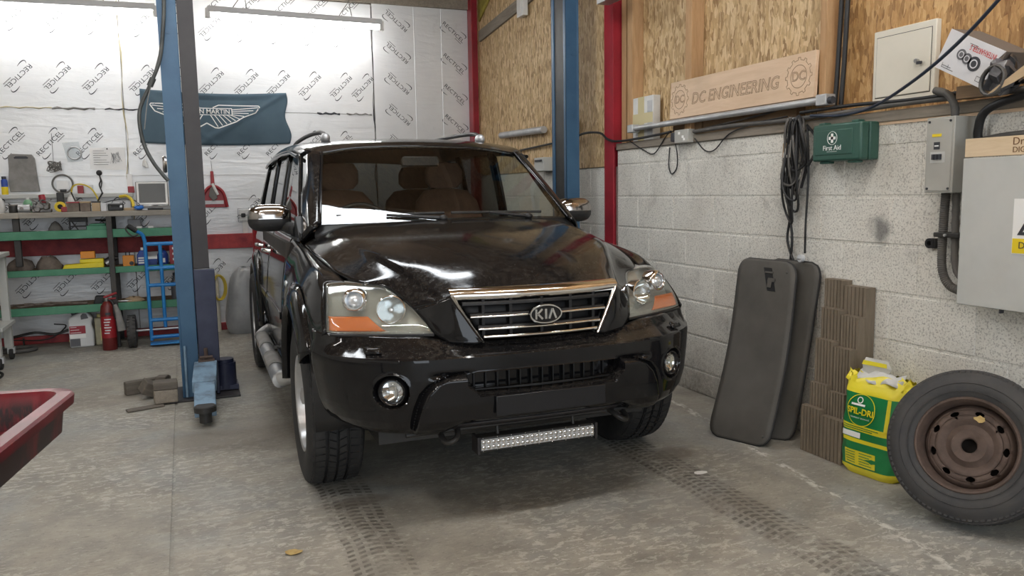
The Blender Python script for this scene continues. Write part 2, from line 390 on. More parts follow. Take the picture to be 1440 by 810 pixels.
mat('print_black', (.035, .037, .045), .6)
mat('print_grey', (.12, .12, .13), .6)
mat('print_yellow', (.80, .60, .02), .5)
mat('print_red', (.55, .03, .03), .5)
mat('paper', (.90, .90, .90), .7)
mat('dust_grey', (.19, .185, .175), .8, 0, (.27, .26, .25), 12, bmp=.1)
mat('flag_cloth', (.055, .095, .130), .8, 0, (.075, .125, .165), 2.5)
mat('red_plastic', (.30, .018, .028), .35, 0, (.17, .010, .018), 5)
mat('bag_green', (.010, .19, .055), .30, 0, (.015, .24, .075), 4, bmp=.25, bsc=26)
mat('bag_yellow', (.78, .66, .02), .35, 0, (.85, .74, .05), 4, bmp=.25, bsc=26)
mat('bag_white', (.72, .72, .70), .4, 0, (.6, .6, .58), 6)
mat('sack_grey', (.24, .25, .26), .28, 0, (.33, .34, .35), 5, bmp=.6, bsc=11)
mat('rust', (.075, .050, .040), .75, .1, (.13, .090, .072), 11, .35, .68, .3, 50)
mat('mat_rubber', (.062, .057, .050), .60, 0, (.092, .085, .075), 4, .3, .7, .06, 30)
mat('leaf', (.55, .40, .16), .7, 0, (.42, .28, .09), 30)
mat('joint_dark', (.12, .105, .09), .9)
mat('mortar', (.60, .585, .54), .85, 0, (.44, .42, .38), 14, bmp=.3, world=True)
mat('rockwool', (.40, .34, .06), .9, 0, (.28, .22, .04), 20, bmp=.6, bsc=30)
mat('extinguisher', (.15, .017, .015), .35, 0, (.11, .011, .011), 6)
mat('jug_white', (.66, .67, .67), .4); mat('jug_red', (.30, .015, .03), .4); mat('jug_dark', (.10, .10, .11), .4)
mat('jug_tan', (.36, .33, .22), .4, 0, (.46, .43, .30), 9); mat('label_yellow', (.75, .68, .28), .5)
mat('tool_yellow', (.80, .66, .01), .4); mat('tool_orange', (.75, .27, .02), .45); mat('tool_blue', (.02, .06, .30), .4); mat('tool_red', (.30, .016, .022), .4)
mat('cloth_brown', (.13, .105, .085), .9, 0, (.22, .18, .15), 18, bmp=.5, bsc=30)
mat('screen_grey', (.035, .037, .036), .3); mat('laptop_grey', (.20, .20, .20), .45, .3)
mat('hose_yellow', (.62, .47, .04), .45); mat('glove_blue', (.02, .15, .52), .5); mat('bottle_green', (.18, .38, .22), .35)
mat('cardboard', (.50, .37, .23), .8, 0, (.42, .31, .19), 5); mat('carton_print', (.62, .62, .65), .55, 0, (.70, .70, .72), 6); mat('carton_dark', (.14, .115, .095), .75)
mat('engine_metal', (.22, .21, .20), .4, .7, (.10, .095, .09), 16)
mat('pipe_pale', (.58, .55, .46), .5)
mat('wool_grey', (.17, .165, .155), .9)
mat('interior', (.030, .024, .020), .75, 0, (.045, .036, .03), 6); mat('seat_cloth', (.17, .095, .065), .85, 0, (.12, .07, .05), 9); mat('headliner', (.24, .21, .175), .9)
glass('ws_glass', (.80, .83, .80)); glass('side_glass', (.72, .75, .73)); glass('dark_glass', (.12, .13, .13)); glass('lens_clear', (.93, .94, .92), .95, haze=.04)
glass('film', (.86, .87, .87), 1, .15)
mat('amber', (.70, .150, .002), .25, 0, coat=.3); mat('chrome_smoked', (.42, .40, .39), .14, 1.0); mat('lamp_bowl', (.43, .435, .42), .30, .15, (.34, .345, .33), 9); mat('lamp_chrome', (.82, .83, .85), .08, 1.0)
mat('lens_led', (.75, .78, .80), .18, .6)
emis('tube_on', (1.0, .99, .96), 31.0); emis('tube_ceiling', (1.0, .985, .95), 80.0)
mat('tube_off', (.62, .64, .66), .35)
# ---- black car paint with a film of road dust
def paint():
    m, t, b = nt('car_paint'); v = coords(t)
    n = noise(t, v, 3.0, 5, .65); f = noise(t, v, 240, 2, .5); f2 = noise(t, v, 48, 5, .7)
    d = mth(t, 'MULTIPLY', ramp(t, n, [(.35, .15), (.7, 1.)]), ramp(t, f2, [(.42, .1), (.68, 1.)]))
    geo = node(t, 'ShaderNodeNewGeometry'); sx = node(t, 'ShaderNodeSeparateXYZ'); t.links.new(geo.outputs['Normal'], sx.inputs[0])
    upf = ramp(t, sx.outputs[2], [(.2, .03), (.85, 1.)])     # dust settles on what faces up
    d = mth(t, 'MULTIPLY', d, upf)
    spk = mth(t, 'MULTIPLY', ramp(t, f, [(.66, 0.), (.72, 1.)]), upf)
    c = mixc(t, mth(t, 'MULTIPLY', d, .22), (.0065, .0065, .0075), (.19, .165, .135)); c = mixc(t, mth(t, 'MULTIPLY', spk, .25), c, (.42, .39, .34))
    t.links.new(c, b.inputs['Base Color']); b.inputs['Specular IOR Level'].default_value = .40
    t.links.new(mth(t, 'MULTIPLY_ADD', d, .16, .07), b.inputs['Roughness']); b.inputs['Coat Weight'].default_value = .0; b.inputs['Coat Roughness'].default_value = .06
paint()
# ---- red tray plastic smeared with old oil
def tray_mat():
    m, t, b = nt('tray_red'); v = coords(t)
    n = noise(t, v, 7, 4, .6); s = noise(t, coords(t, False, (1, 1, .25)), 9, 5, .7, .6)
    c = ramp(t, n, [(.3, (.10, .004, .010)), (.7, (.20, .011, .021))])
    sx = node(t, 'ShaderNodeSeparateXYZ'); t.links.new(v, sx.inputs[0])
    k = mth(t, 'ADD', mth(t, 'MULTIPLY', s, 1.1), mth(t, 'MULTIPLY', sx.outputs[1], -.45))
    oil = ramp(t, k, [(.30, 0.), (.40, 1.)]); geo = node(t, 'ShaderNodeNewGeometry'); sn = node(t, 'ShaderNodeSeparateXYZ'); t.links.new(geo.outputs['Normal'], sn.inputs[0])
    oil = mth(t, 'MULTIPLY', oil, ramp(t, sx.outputs[2], [(.815, 1.), (.835, .15)]))
    t.links.new(mixc(t, mth(t, 'MULTIPLY', oil, .92), c, (.008, .007, .009)), b.inputs['Base Color']); b.inputs['Roughness'].default_value = .3
tray_mat()
mat('sign_groove', (.20, .12, .07), .8); mat('timber_burnt', (.16, .075, .03), .8); mat('label_tan', (.55, .48, .27), .5); mat('cable_navy', (.02, .03, .055), .45); mat('hub_shade_dark', (.018, .014, .012), .9)
wood('timber_deck', (.15, .12, .085), (.235, .19, .14), axis='z')

wood('chock_wood', (.085, .072, .06), (.15, .13, .105), axis='x')
mat('foam_tan', (.52, .46, .30), .8)
mat('bin_liner', (.05, .05, .055), .28, 0, (.10, .10, .11), 20)

mat('grille_black', (.006, .006, .007), .55); mat('plate_dark', (.010, .011, .014), .22)
# ================================================================== the room
XR, YB, ZC = 3.037, 8.42, 3.75
XL, YF = -4.3, -4.8
# floor with a sawn joint: two slabs and the joint strip
mb = MB(); mb.bb(XL, -.127, YF, YB + .2, -.2, 0); mb.bb(-.113, XR + .4, YF, YB + .2, -.2, 0); mb.bb(-.127, -.113, YF, YB + .2, -.2, -.006)
fl = struct(mb.build('floor', 'concrete_floor'))
# ---- ceiling: boards on timber joists, with an opening for the translucent roof sheet
HX0, HX1, HY0, HY1 = -.85, 1.95, 4.64, 5.04
mb = MB(); mb.bb(XL, XR + .4, YF, HY0, ZC, ZC + .1); mb.bb(XL, XR + .4, HY1, YB + .2, ZC, ZC + .1); mb.bb(XL, HX0, HY0, HY1, ZC, ZC + .1); mb.bb(HX1, XR + .4, HY0, HY1, ZC, ZC + .1)
ceil = struct(mb.build('ceiling', 'osb_ceiling'))
mb = MB(); mb.bb(-.025, .025, YF + .1, YB - .05, -.16, 0); JO = mb.mesh('joist')
for i in range(12):
    x = XL + .35 + i * .62
    if HX0 - .05 < x < HX1 + .05: continue
    link('joist', JO, 'timber_dark', ceil, loc=(x, 0, ZC))
mb = MB(); n = 40; mb.grid([[(HX0 + (HX1 - HX0) * i / n, y, ZC + .13 + .012 * math.sin(i * 1.9)) for i in range(n + 1)] for y in (HY0, HY1)]); mb.build('roof_sheet', 'film', ceil, 60)
# ---- wall behind the camera with the open vehicle door, and the far left wall
mb = MB(); mb.bb(XL, -2.4, YF - .2, YF, 0, ZC); mb.bb(2.8, XR + .4, YF - .2, YF, 0, ZC); mb.bb(-2.4, 2.8, YF - .2, YF, 3.6, ZC); struct(mb.build('wall_front', 'painted_block'))
mb = MB(); mb.bb(XL - .2, XL, YF, YB + .2, 0, ZC); struct(mb.build('wall_left', 'painted_block'))
# ---- back wall of foil boards
mb = MB(); mb.bb(XL, XR + .4, YB + .03, YB + .2, 0, ZC); wbk = struct(mb.build('wall_back', 'timber_dark'))
def board(x0, x1, z0, z1, y=YB, dz=0):
    mb = MB(); mb.bb(x0 + .0015, x1 - .0015, y, YB + .035, z0 + .0015, z1 - .0015); return mb.build('insulation_board', 'foil_board', wbk, bevel=.002)
for x0, x1 in ((XL, -2.86), (-2.86, -.457), (-.457, 1.909)):
    for z0, z1 in ((0, .95), (.95, 2.147), (2.147, 3.262)): board(x0, x1, z0, z1)
board(1.915, 2.98, 0, 3.275, YB - .012); board(2.55, 2.98, 0, 3.2, YB - .016) if False else None
for x, mt in ((-.457, 'foam_tan'), (1.910, 'print_black')):
    pts = [(x + .02 * math.sin(i * 1.7) * (1 if i % 2 else .4), YB - .003, .96 + i * .19) for i in range(13)]
    mb = MB(); mb.tube(pts, [.002 + .006 * max(0, math.sin(i * 2.3)) for i in range(13)], 6); mb.build('gap_filler', mt, wbk, 60)
for x0, x1, mt, w in ((-1.46, -1.05, 'foam_tan', .007), (-1.05, -.70, 'dust_grey', .012), (-.62, -.30, 'print_black', .008), (1.32, 1.55, 'print_black', .012), (1.62, 1.88, 'dust_grey', .010)):
    mb = MB(); mb.tube([(x0 + (x1 - x0) * i / 8, YB - .003, 2.147 + .006 * math.sin(i * 2.1 + x0)) for i in range(9)], [w * (.4 + .6 * abs(math.sin(i * 1.3 + .4))) for i in range(9)], 6); mb.build('gap_filler', mt, wbk, 60)
for z in (1.535, 1.30, .33):   # creases pressed into the foil
    mb = MB(); mb.tube([(-2.2, YB - .001, z), (1.9, YB - .001, z)], .0035, 5); mb.build('foil_crease', 'foil_board', wbk, 60)
for x in (2.36, 2.66):
    mb = MB(); mb.tube([(x, YB - .014, .1), (x, YB - .014, 3.26)], .004, 5); mb.build('foil_crease', 'foil_board', wbk, 60)
# printed maker's name, repeated over the boards
def logo_mesh():
    me = text_mesh('RECTICEL', .058, .0, xs=1.12).copy(); bm = bmesh.new(); bm.from_mesh(me)
    lo = min(v.co.x for v in bm.verts); hi = max(v.co.x for v in bm.verts); k = .29 / (hi - lo)
    for v in bm.verts: v.co = Vector((v.co.x * k, v.co.y, 0))
    def ribbon(pts, w):
        L = []
        for i, p in enumerate(pts):
            a, b = Vector(pts[max(i - 1, 0)]), Vector(pts[min(i + 1, len(pts) - 1)]); d = (b - a).normalized(); nn = Vector((-d.y, d.x)) * w(i / (len(pts) - 1)) / 2
            L.append((bm.verts.new((*(Vector(p) + nn), 0)), bm.verts.new((*(Vector(p) - nn), 0))))
        for (a, b), (c, d) in zip(L[:-1], L[1:]): bm.faces.new((a, b, d, c))
    r = math.radians(-67)
    def el(t): x, y = .042 * math.cos(t), .150 * math.sin(t); return (x * math.cos(r) - y * math.sin(r), x * math.sin(r) + y * math.cos(r))
    for sg in (1, -1):
        pts = [el(t) for t in np.linspace(-.9 if sg > 0 else math.pi - .9, math.pi - .55 if sg > 0 else 2 * math.pi - .55, 60)]
        pts = [p for p in pts if p[1] * sg > .034]; ribbon(pts, lambda f: .003 + .006 * math.sin(math.pi * f))
    for i in range(9): # small word under the name
        x = .055 + i * .0095; q = [bm.verts.new(c) for c in ((x, -.038, 0), (x + .006, -.038, 0), (x + .006, -.030, 0), (x, -.030, 0))]; bm.faces.new(q)
    out = bpy.data.meshes.new('printed_logo'); bm.to_mesh(out); bm.free(); out.transform(Matrix.Rotation(math.pi / 2, 4, 'X')); return out
LOGO = logo_mesh()
def logo(x, z, ang, y=YB - .0015): return link('printed_logo', LOGO, 'print_black', wbk, loc=(x, y, z), rot=(0, -math.radians(ang), 0))
for x in (-1.715, -1.402, -1.09, -.772, -.294, .02, .336, .637, .911, 1.24, 1.55): logo(x, 1.83, 45)
for x in (-1.60, -1.29, -.985, -.672, -.285, .02, .33, .651, .955, 1.262, 1.576, 1.80): logo(x, 2.42, 225)
for x in (-1.59, -1.283, -.961, -.653, -.267, .05, .354, .646, .968, 1.293, 1.585): logo(x, 2.955, 225)
for x in (-1.5, -1.19, -.88, .10, .42, .73, 1.04, 1.36, 1.67): logo(x, 3.19, 45)
for x in (-1.66, -1.346, -1.042, -.734, -.43, -.12, .241, .56): logo(x, .57, 225)
for x in (-1.55, -1.24, -.93, -.62, -.31, .24, .61): logo(x, 1.19, 225)
for z in (3.11, 2.785, 2.468, 2.146, 1.83): logo(2.172, z, 139, YB - .0135)
for z in (3.03, 2.70, 2.378, 2.059, 1.74): logo(2.795, z, -41, YB - .0135)
mb = MB(); mb.bb(XL, 2.98, YB - .05, YB + .03, 3.268, 3.42); mb.build('wall_plate', 'timber_grey', wbk)
# red steel rails
mb = MB(); mb.bb(-2.4, 1.9, YB - .05, YB - .001, .812, .955); struct(mb.build('trim_1', 'steel_red_worn', bevel=.004))
mb = MB(); mb.bb(-2.4, 1.9, YB - .04, YB - .001, .0, .072); struct(mb.build('trim_2', 'steel_red_worn', bevel=.004))
# ---- right wall: single blocks below, strand board on studs above
mb = MB(); mb.bb(XR + .012, XR + .4, YF, 8.42, 0, ZC - .0) if False else None
mb.bb(XR + .0035, XR + .10, YF, 5.31, 0, 1.616); mb.bb(XR + .0175, XR + .10, 5.31, YB + .03, 0, 1.50); mb.bb(XR + .13, XR + .4, YF, YB + .2, 0, ZC); wr = struct(mb.build('wall_right', 'painted_block'))
bk = MB(); bk.bb(-.05, 0, -.2205, .2205, -.108, .108)
blocks = {}
def blk(y0, y1, z0, z1, x=XR):
    l, h = round(y1 - y0, 3), round(z1 - z0, 3)
    if (l, h) not in blocks:
        c = .004; m = MB(); m.add([(0, -l / 2 + c, -h / 2 + c), (0, l / 2 - c, -h / 2 + c), (0, l / 2 - c, h / 2 - c), (0, -l / 2 + c, h / 2 - c), (.009, -l / 2, -h / 2), (.009, l / 2, -h / 2), (.009, l / 2, h / 2), (.009, -l / 2, h / 2), (.06, -l / 2, -h / 2), (.06, l / 2, -h / 2), (.06, l / 2, h / 2), (.06, -l / 2, h / 2)],
            [(0, 1, 2, 3), (0, 4, 5, 1), (1, 5, 6, 2), (2, 6, 7, 3), (3, 7, 4, 0), (4, 8, 9, 5), (5, 9, 10, 6), (6, 10, 11, 7), (7, 11, 8, 4)]); blocks[(l, h)] = m.mesh('block')
    link('block', blocks[(l, h)], 'painted_block', wr, loc=(x + rnd.uniform(-.0015, .0015), (y0 + y1) / 2, (z0 + z1) / 2))
ZCO = [0, .150, .375, .600, .825, 1.050, 1.275, 1.508, 1.616]
def course_blocks(ya, yb, i, x=XR, zt=None):
    z0, z1 = ZCO[i] + .005, (zt or ZCO[i + 1]) - .005; off = .06 if i % 2 == 1 else .36
    y = ya; k = math.floor((ya - off) / .45) + 1
    while y < yb - .01:
        ny = min(off + .45 * k, yb); k += 1
        if ny - y > .02: blk(y + .005, ny - .005, z0, z1, x)
        y = ny
for i in range(8): course_blocks(1.30, 5.31, i)
for i in range(7): course_blocks(5.46, 8.40, i, XR + .014, 1.50 if i == 6 else None)
mb = MB(); mb.bb(XR - .0, XR + .1, YF, 1.30, 0, 1.616); mb.build('plain_blockwork', 'painted_block', wr)
def panel(y0, y1, z0, z1, x, mt): mb = MB(); mb.bb(x, XR + .14, y0 + .003, y1 - .003, z0, z1); return mb.build('strand_board', mt, wr)
panel(YF, 3.20, 1.62, ZC, XR + .095, 'osb_orange'); panel(3.20, 4.42, 1.62, ZC, XR + .095, 'osb_tan'); panel(4.42, 5.31, 1.62, ZC, XR + .095, 'osb_tan')
panel(5.44, 6.75, 1.505, ZC, XR + .004, 'osb_tan'); panel(6.75, 8.40, 1.505, ZC, XR + .004, 'osb_tan')
def stud(y0, y1, z0=1.67, z1=ZC, x0=XR + .002): mb = MB(); mb.bb(x0, XR + .095, y0, y1, z0, z1); return mb.build('stud', 'timber_stud', wr, bevel=.003)
stud(5.10, 5.17); stud(4.375, 4.445); stud(3.215, 3.262); stud(1.30, 1.36); stud(5.235, 5.30, x0=XR + .03)
mb = MB(); mb.bb(XR - .012, XR + .11, YF, 5.31, 1.618, 1.668); mb.build('sole_plate', 'timber_grey', wr, bevel=.004)
mb = MB(); mb.bb(XR - .006, XR + .05, -.5, 3.1, 1.605, 1.622); mb.build('sole_packing', 'timber_plank', wr)
# dusty ledge clutter under the sign: scraps of board
for y0, y1, z, mt in ((4.30, 4.62, 1.70, 'timber_dark'), (3.45, 4.28, 1.69, 'timber_dark')):
    mb = MB(); mb.bb(XR + .03, XR + .09, y0, y1, 1.668, z + .07); mb.build('board_offcut', mt, wr)
# diagonal brace and stripped corner high up
mb = MB(); a, b = Vector((XR - .02, 8.22, 2.965)), Vector((XR - .02, 6.55, 3.115)); d = (b - a).normalized(); up = Vector((0, -d.z, d.y)) * .055
mb.add([a - up, b - up, b + up, a + up] + [p + Vector((.03, 0, 0)) for p in (a - up, b - up, b + up, a + up)], [(0, 1, 2, 3), (4, 5, 6, 7), (0, 1, 5, 4), (1, 2, 6, 5), (2, 3, 7, 6), (3, 0, 4, 7)]); mb.build('brace', 'timber_grey', wr)
mb = MB(); mb.grid([[(XR - .004 + .012 * rnd.random(), y, z) for z in np.linspace(3.12 + (8.22 - y) * .55, 3.6, 8)] for y in np.linspace(7.35, 8.22, 9)]); mb.build('rockwool_batt', 'rockwool', wr, 60, solid=.02)
# ---- red steel columns
mb = MB(); mb.bb(XR - .037, XR - .022, 5.31, 5.445, 0, ZC); mb.bb(XR + .10, XR + .115, 5.31, 5.445, 0, ZC); mb.bb(XR - .03, XR + .11, 5.360, 5.372, 0, ZC); mb.bb(XR - .03, XR + .128, 5.3105, 5.318, 1.64, ZC)
c1 = struct(mb.build('column_mid', 'steel_red', bevel=.002)); c1['label'] = 'red steel column between the two stretches of block wall'
mb = MB(); mb.bb(2.955, 2.968, 8.27, 8.40, 0, ZC); mb.bb(3.085, 3.098, 8.27, 8.40, 0, ZC); mb.bb(2.96, 3.09, 8.33, 8.342, 0, ZC); struct(mb.build('column_corner', 'steel_red', bevel=.002))
# ================================================================== two-post lift
def lift_post(x, s, label, yc=5.70, clutter=True):
    # s = +1: the open side of the channel faces +x
    t = thing('lift_post', label, 'lift post', (x, yc, 0), 0, 'posts of the car lift')
    def B(n, mt, *q, bevel=.004, **k):
        mb = MB()
        for (x0, x1, y0, y1, z0, z1) in q: mb.bb(min(s * x0, s * x1), max(s * x0, s * x1), y0, y1, z0, z1)
        return mb.build(n, mt, t, bevel=bevel, **k)
    B('base_plate', 'steel_greyish', (-.14, .30, -.20, .22, 0, .014))
    B('column', 'steel_blue', (-.055, -.040, -.13, .13, .014, 3.45), (-.055, .055, -.13, -.118, .014, 3.45), (-.055, .055, .118, .13, .014, 3.45))
    B('column_lip', 'steel_blue', (.043, .055, -.13, -.085, .014, 3.45), (.043, .055, .085, .13, .014, 3.45))
    B('inner_runner', 'steel_black', (.030, .044, -.118, -.085, .05, 3.4)); B('inner_runner', 'steel_black', (.030, .044, .085, .118, .05, 3.4))
    if s > 0: B('carriage_guard', 'steel_greyish', (.057, .155, -.128, -.118, .86, 3.40), (.145, .155, -.128, -.03, .86, 3.40))
    else: B('carriage_guard', 'steel_black', (.0, .045, -.08, .08, .2, 3.40))
    B('carriage', 'steel_navy', (.057, .185, -.145, -.08, .24, .855), (.057, .185, -.08, .10, .24, .55))
    mb = MB(); mb.tube([(s * .02, .03, .1), (s * .02, .03, 3.4)], .018, 10); mb.build('lifting_screw', 'chrome_dull', t, 60)
    mb = MB(); mb.tube([(s * -.03, -.142, .02), (s * -.026, -.142, .36)], .008, 8); mb.build('conduit_rod', 'steel_blue_pale', t, 60)
    for z in (.3, 1.9, 2.35):
        mb = MB(); mb.cyl((s * 0, -.131, z), (s * 0, -.136, z), .010, 10); mb.build('rivet', 'steel_blue', t, 40)
    B('top_plate', 'steel_blue', (-.09, .10, -.16, .16, 3.45, 3.465))
    return t
lp = lift_post(-.022, 1, 'blue steel lift post with dark guard, the one beside the workbench'); rp = lift_post(2.795, -1, 'blue steel lift post behind the car, by the strand board wall', 5.70)
def lift_arm(post, pts, wd, pad, mat_='steel_blue_pale'):
    # telescopic arm, parent is the post
    a, b, c = [Vector(p) for p in pts]
    def beam(name, p, q, w, h, mt):
        d = (q - p).normalized(); n = Vector((-d.y, d.x, 0)).normalized(); u = Vector((0, 0, 1)); mb = MB()
        mb.add([p + n * w / 2 - u * h / 2, p - n * w / 2 - u * h / 2, p - n * w / 2 + u * h / 2, p + n * w / 2 + u * h / 2, q + n * w / 2 - u * h / 2, q - n * w / 2 - u * h / 2, q - n * w / 2 + u * h / 2, q + n * w / 2 + u * h / 2], [(0, 1, 2, 3), (4, 5, 6, 7), (0, 1, 5, 4), (1, 2, 6, 5), (2, 3, 7, 6), (3, 0, 4, 7)]); return mb.build(name, mt, post, bevel=.004)
    beam('lift_arm', a, b, wd, .075, mat_); beam('arm_extension', b - (b - a) * .12, c, wd * .86, .06, mat_)
    mb = MB(); mb.cyl(c + Vector((0, 0, .005)), c + Vector((0, 0, .035)), .062, 24); mb.cyl(c - Vector((0, 0, .06)), c + Vector((0, 0, .01)), .035, 16); p = mb.build('lift_pad', 'steel_black', post, 40)
    mb = MB(); mb.lathe([(.0, .040), (.055, .040), (.060, .030)], 24, 'z', tuple(c)); mb.build('rubber_pad', 'rubber_grey', post, 50)
# local coordinates of the near post: origin (-.022, 5.70)
lift_arm(lp, [(.095, -.20, .225), (.075, -.52, .165), (.068, -.84, .085)], .140, True)
mb = MB(); mb.cyl((.215, .02, .03), (.215, .02, .20), .075, 28); mb.cyl((.215, .02, .20), (.215, .02, .225), .062, 28); mb.bb(.12, .30, -.05, .13, .02, .05); mb.build('arm_pivot', 'steel_navy', lp, 40)
mb = MB(); mb.tube([(.10, -.17, .26), (.10, -.17, .34)], .012, 8); mb.tube([(.06, -.19, .285), (.14, -.19, .285)], .009, 8); mb.bb(.05, .15, -.22, -.15, .255, .268); mb.build('arm_lock', 'rust', lp, 40)
mb = MB(); mb.bb(.155, .175, -.13, .05, .02, .42); mb.build('guard_flap', 'steel_navy', lp, bevel=.004)
mb = MB(); mb.cyl((-.35, .10, .19), (-.215, .02, .19), .055, 20); mb.cyl((-.215, .02, .03), (-.215, .02, .2), .07, 24); mb.build('arm_pivot', 'steel_navy', rp, 40)
# hanging air hose by the near post
hose = path([(-.030, 5.545, 2.66), (-.040, 5.545, 2.45), (-.078, 5.55, 2.19), (-.142, 5.56, 2.03), (-.205, 5.58, 1.90), (-.222, 5.58, 1.80), (-.205, 5.58, 1.66), (-.160, 5.56, 1.55), (-.105, 5.552, 1.465), (-.078, 5.550, 1.43)], 8)
mb = MB(); mb.tube(hose, .0115, 10); mb.tube([(-.125, 5.555, 2.065), (-.148, 5.56, 2.015)], .019, 10); tag(mb.build('air_hose', 'hose_dark', None, 60), 'dark rubber hose hanging in a bow beside the near blue lift post', 'hose')
mb = MB(); mb.tube(path([(-.085, 5.548, 2.2), (-.16, 5.555, 1.95), (-.195, 5.56, 1.75)], 6), .003, 6); tag(mb.build('thin_wire', 'dust_grey', None, 60), 'thin grey wire strung beside the hanging dark hose', 'wire')
mb = MB(); mb.lathe([(.0, -.012), (.05, -.012), (.055, .0), (.05, .012), (.0, .012)], 24, 'x', (-.093, 5.60, 1.535)); tag(mb.build('pulley_disc', 'chrome_dull', None, 40), 'small round metal disc on the left flank of the near lift post', 'disc')
# wooden chocks by the post foot
def chock(loc, dims, rot, label, mt='chock_wood'):
    mb = MB(); mb.box((0, 0, dims[2] / 2), dims); tag(mb.build('wood_block', mt, None, bevel=.006, loc=loc, rot=rot), label, 'wood block', 'wood blocks at the lift post foot')
chock((-.300, 5.93, 0.001), (.30, .055, .09), (0, 0, .38), 'long grey wood block at the back of the pile by the lift post')
chock((-.300, 5.73, .030), (.11, .10, .085), (.25, .5, .4), 'tilted grey wood block at the front of the pile by the lift post')
chock((-.205, 5.83, .002), (.07, .08, .12), (.0, .0, -.3), 'upright grey wood block in the middle of the pile by the lift post')
chock((-.180, 5.52, .0145), (.14, .10, .085), (0, 0, .1), 'brown wood block under another against the lift post', 'timber_grey')
chock((-.178, 5.525, .1005), (.145, .11, .05), (0, 0, .05), 'grey wood block lying on top of the brown one at the lift post')
chock((-.30, 5.44, .001), (.22, .07, .012), (0, 0, .3), 'flat thin wood slip on the floor under the block pile')
# ---- fluorescent fittings
def tube_light(loc, length, rotz, label, on=True, chains=True, tilt=0, zc=ZC, big=0):
    t = thing('fluorescent_light', label, 'light', loc, group='fluorescent lights', rot=(0, tilt, rotz))
    h = length / 2
    mb = MB(); mb.prism([(-.028, .0), (.028, .0), (.036, .02), (.030, .055), (-.030, .055), (-.036, .02)], 'x', -h, h); mb.build('batten', 'batten_white', t, bevel=.003)
    mb = MB(); mb.cyl((-h + .03, 0, -.028), (h - .03, 0, -.028), .018, 14); mb.build('tube', ('tube_ceiling' if big else 'tube_on') if on else 'tube_off', t, 60)
    for s in (-1, 1):
        mb = MB(); mb.bb(s * h - .022, s * h + .022, -.026, .026, -.05, .035); mb.build('lamp_holder', 'white_plastic', t, bevel=.004)
        if chains:
            mb = MB(); x = s * (h - .32); mb.tube([(x, 0, zc - loc[2] - .01), (x, 0, .20), (x - .10, 0, .055)], .004, 6); mb.tube([(x, 0, .20), (x + .03, 0, .055)], .004, 6); mb.build('chain', 'dust_grey', t, 60)
    return t
tube_light((-.985, 8.08, 2.985), 1.72, 0, 'lit fluorescent tube light hanging above the workbench', tilt=-.012)
tube_light((1.125, 8.08, 3.0), 1.62, 0, 'lit fluorescent tube light hanging above the wing flag', tilt=.012)
tube_light((0.0, 1.7, 3.53), 1.8, 0, 'lit fluorescent tube light under the ceiling in front of the car', chains=False, big=1)
tube_light((2.05, 1.7, 3.53), 1.8, 0, 'lit fluorescent tube light under the ceiling over the spare wheel', chains=False, big=1)
tube_light((-2.4, 2.6, 3.53), 1.8, math.pi / 2, 'lit fluorescent tube light under the ceiling left of the near lift post', chains=False, big=1)
tube_light((-2.0, -2.0, 3.53), 1.8, 0, 'lit fluorescent tube light under the ceiling behind the viewer', chains=False, big=1)
# ================================================================== the car (x across, y towards its tail, z up; origin on the floor under the front axle)
car = thing('car', 'black four-wheel-drive car parked nose-out between the blue lift posts', 'car', (1.316, 3.70, 0), -0.0185)
def cpart(mb, name, mat, smooth=40, **k): return mb.build(name, mat, k.pop('parent', car), smooth, **k)
def both(fn):
    return [fn(s) for s in (-1, 1)]
def mx(P, s):
    P = np.array(P, float); P[..., 0] *= s; return P
PAINT = 'car_paint'
# ---- bonnet
H = [[(0, .255, 1.188), (.22, .268, 1.187), (.42, .298, 1.180), (.575, .335, 1.168), (.675, .365, 1.135), (.775, .395, 1.080)],
     [(0, .10, 1.172), (.22, .10, 1.170), (.42, .10, 1.160), (.575, .10, 1.142), (.662, .10, 1.105), (.765, .10, 1.052)],
     [(0, -.10, 1.146), (.22, -.10, 1.144), (.42, -.10, 1.134), (.565, -.10, 1.114), (.635, -.10, 1.080), (.745, -.10, 1.024)],
     [(0, -.30, 1.112), (.22, -.30, 1.110), (.405, -.30, 1.100), (.535, -.30, 1.080), (.592, -.29, 1.046), (.717, -.27, .991)],
     [(0, -.48, 1.068), (.21, -.48, 1.066), (.375, -.475, 1.054), (.475, -.47, 1.034), (.525, -.45, 1.002), (.652, -.425, .964)],
     [(0, -.63, 1.015), (.20, -.63, 1.012), (.35, -.62, 1.000), (.425, -.605, .980), (.465, -.58, .960), (.563, -.500, .948)],
     [(0, -.735, .965), (.19, -.735, .963), (.325, -.725, .957), (.39, -.705, .942), (.43, -.67, .925), (.518, -.583, .913)],
     [(0, -.785, .940), (.18, -.784, .939), (.305, -.779, .936), (.362, -.768, .926), (.405, -.742, .905), (.486, -.660, .871)]]
mb = MB(); mb.grid(surf(mirror_rows(H), 7, 8)); cpart(mb, 'bonnet', PAINT, 30, solid=.012)
# ---- cheeks between grille and headlamps
for s in (-1, 1):
    Ck = [[(.366, -.770, .927), (.405, -.744, .906), (.486, -.662, .870)],
          [(.328, -.795, .868), (.370, -.782, .852), (.456, -.722, .826)],
          [(.285, -.815, .800), (.335, -.808, .790), (.432, -.762, .786)],
          [(.250, -.828, .748), (.290, -.826, .742), (.385, -.792, .752)]]
    mb = MB(); mb.grid(mx(surf(Ck, 6, 5), s)); cpart(mb, 'nose_cheek', PAINT, 40, solid=.02)
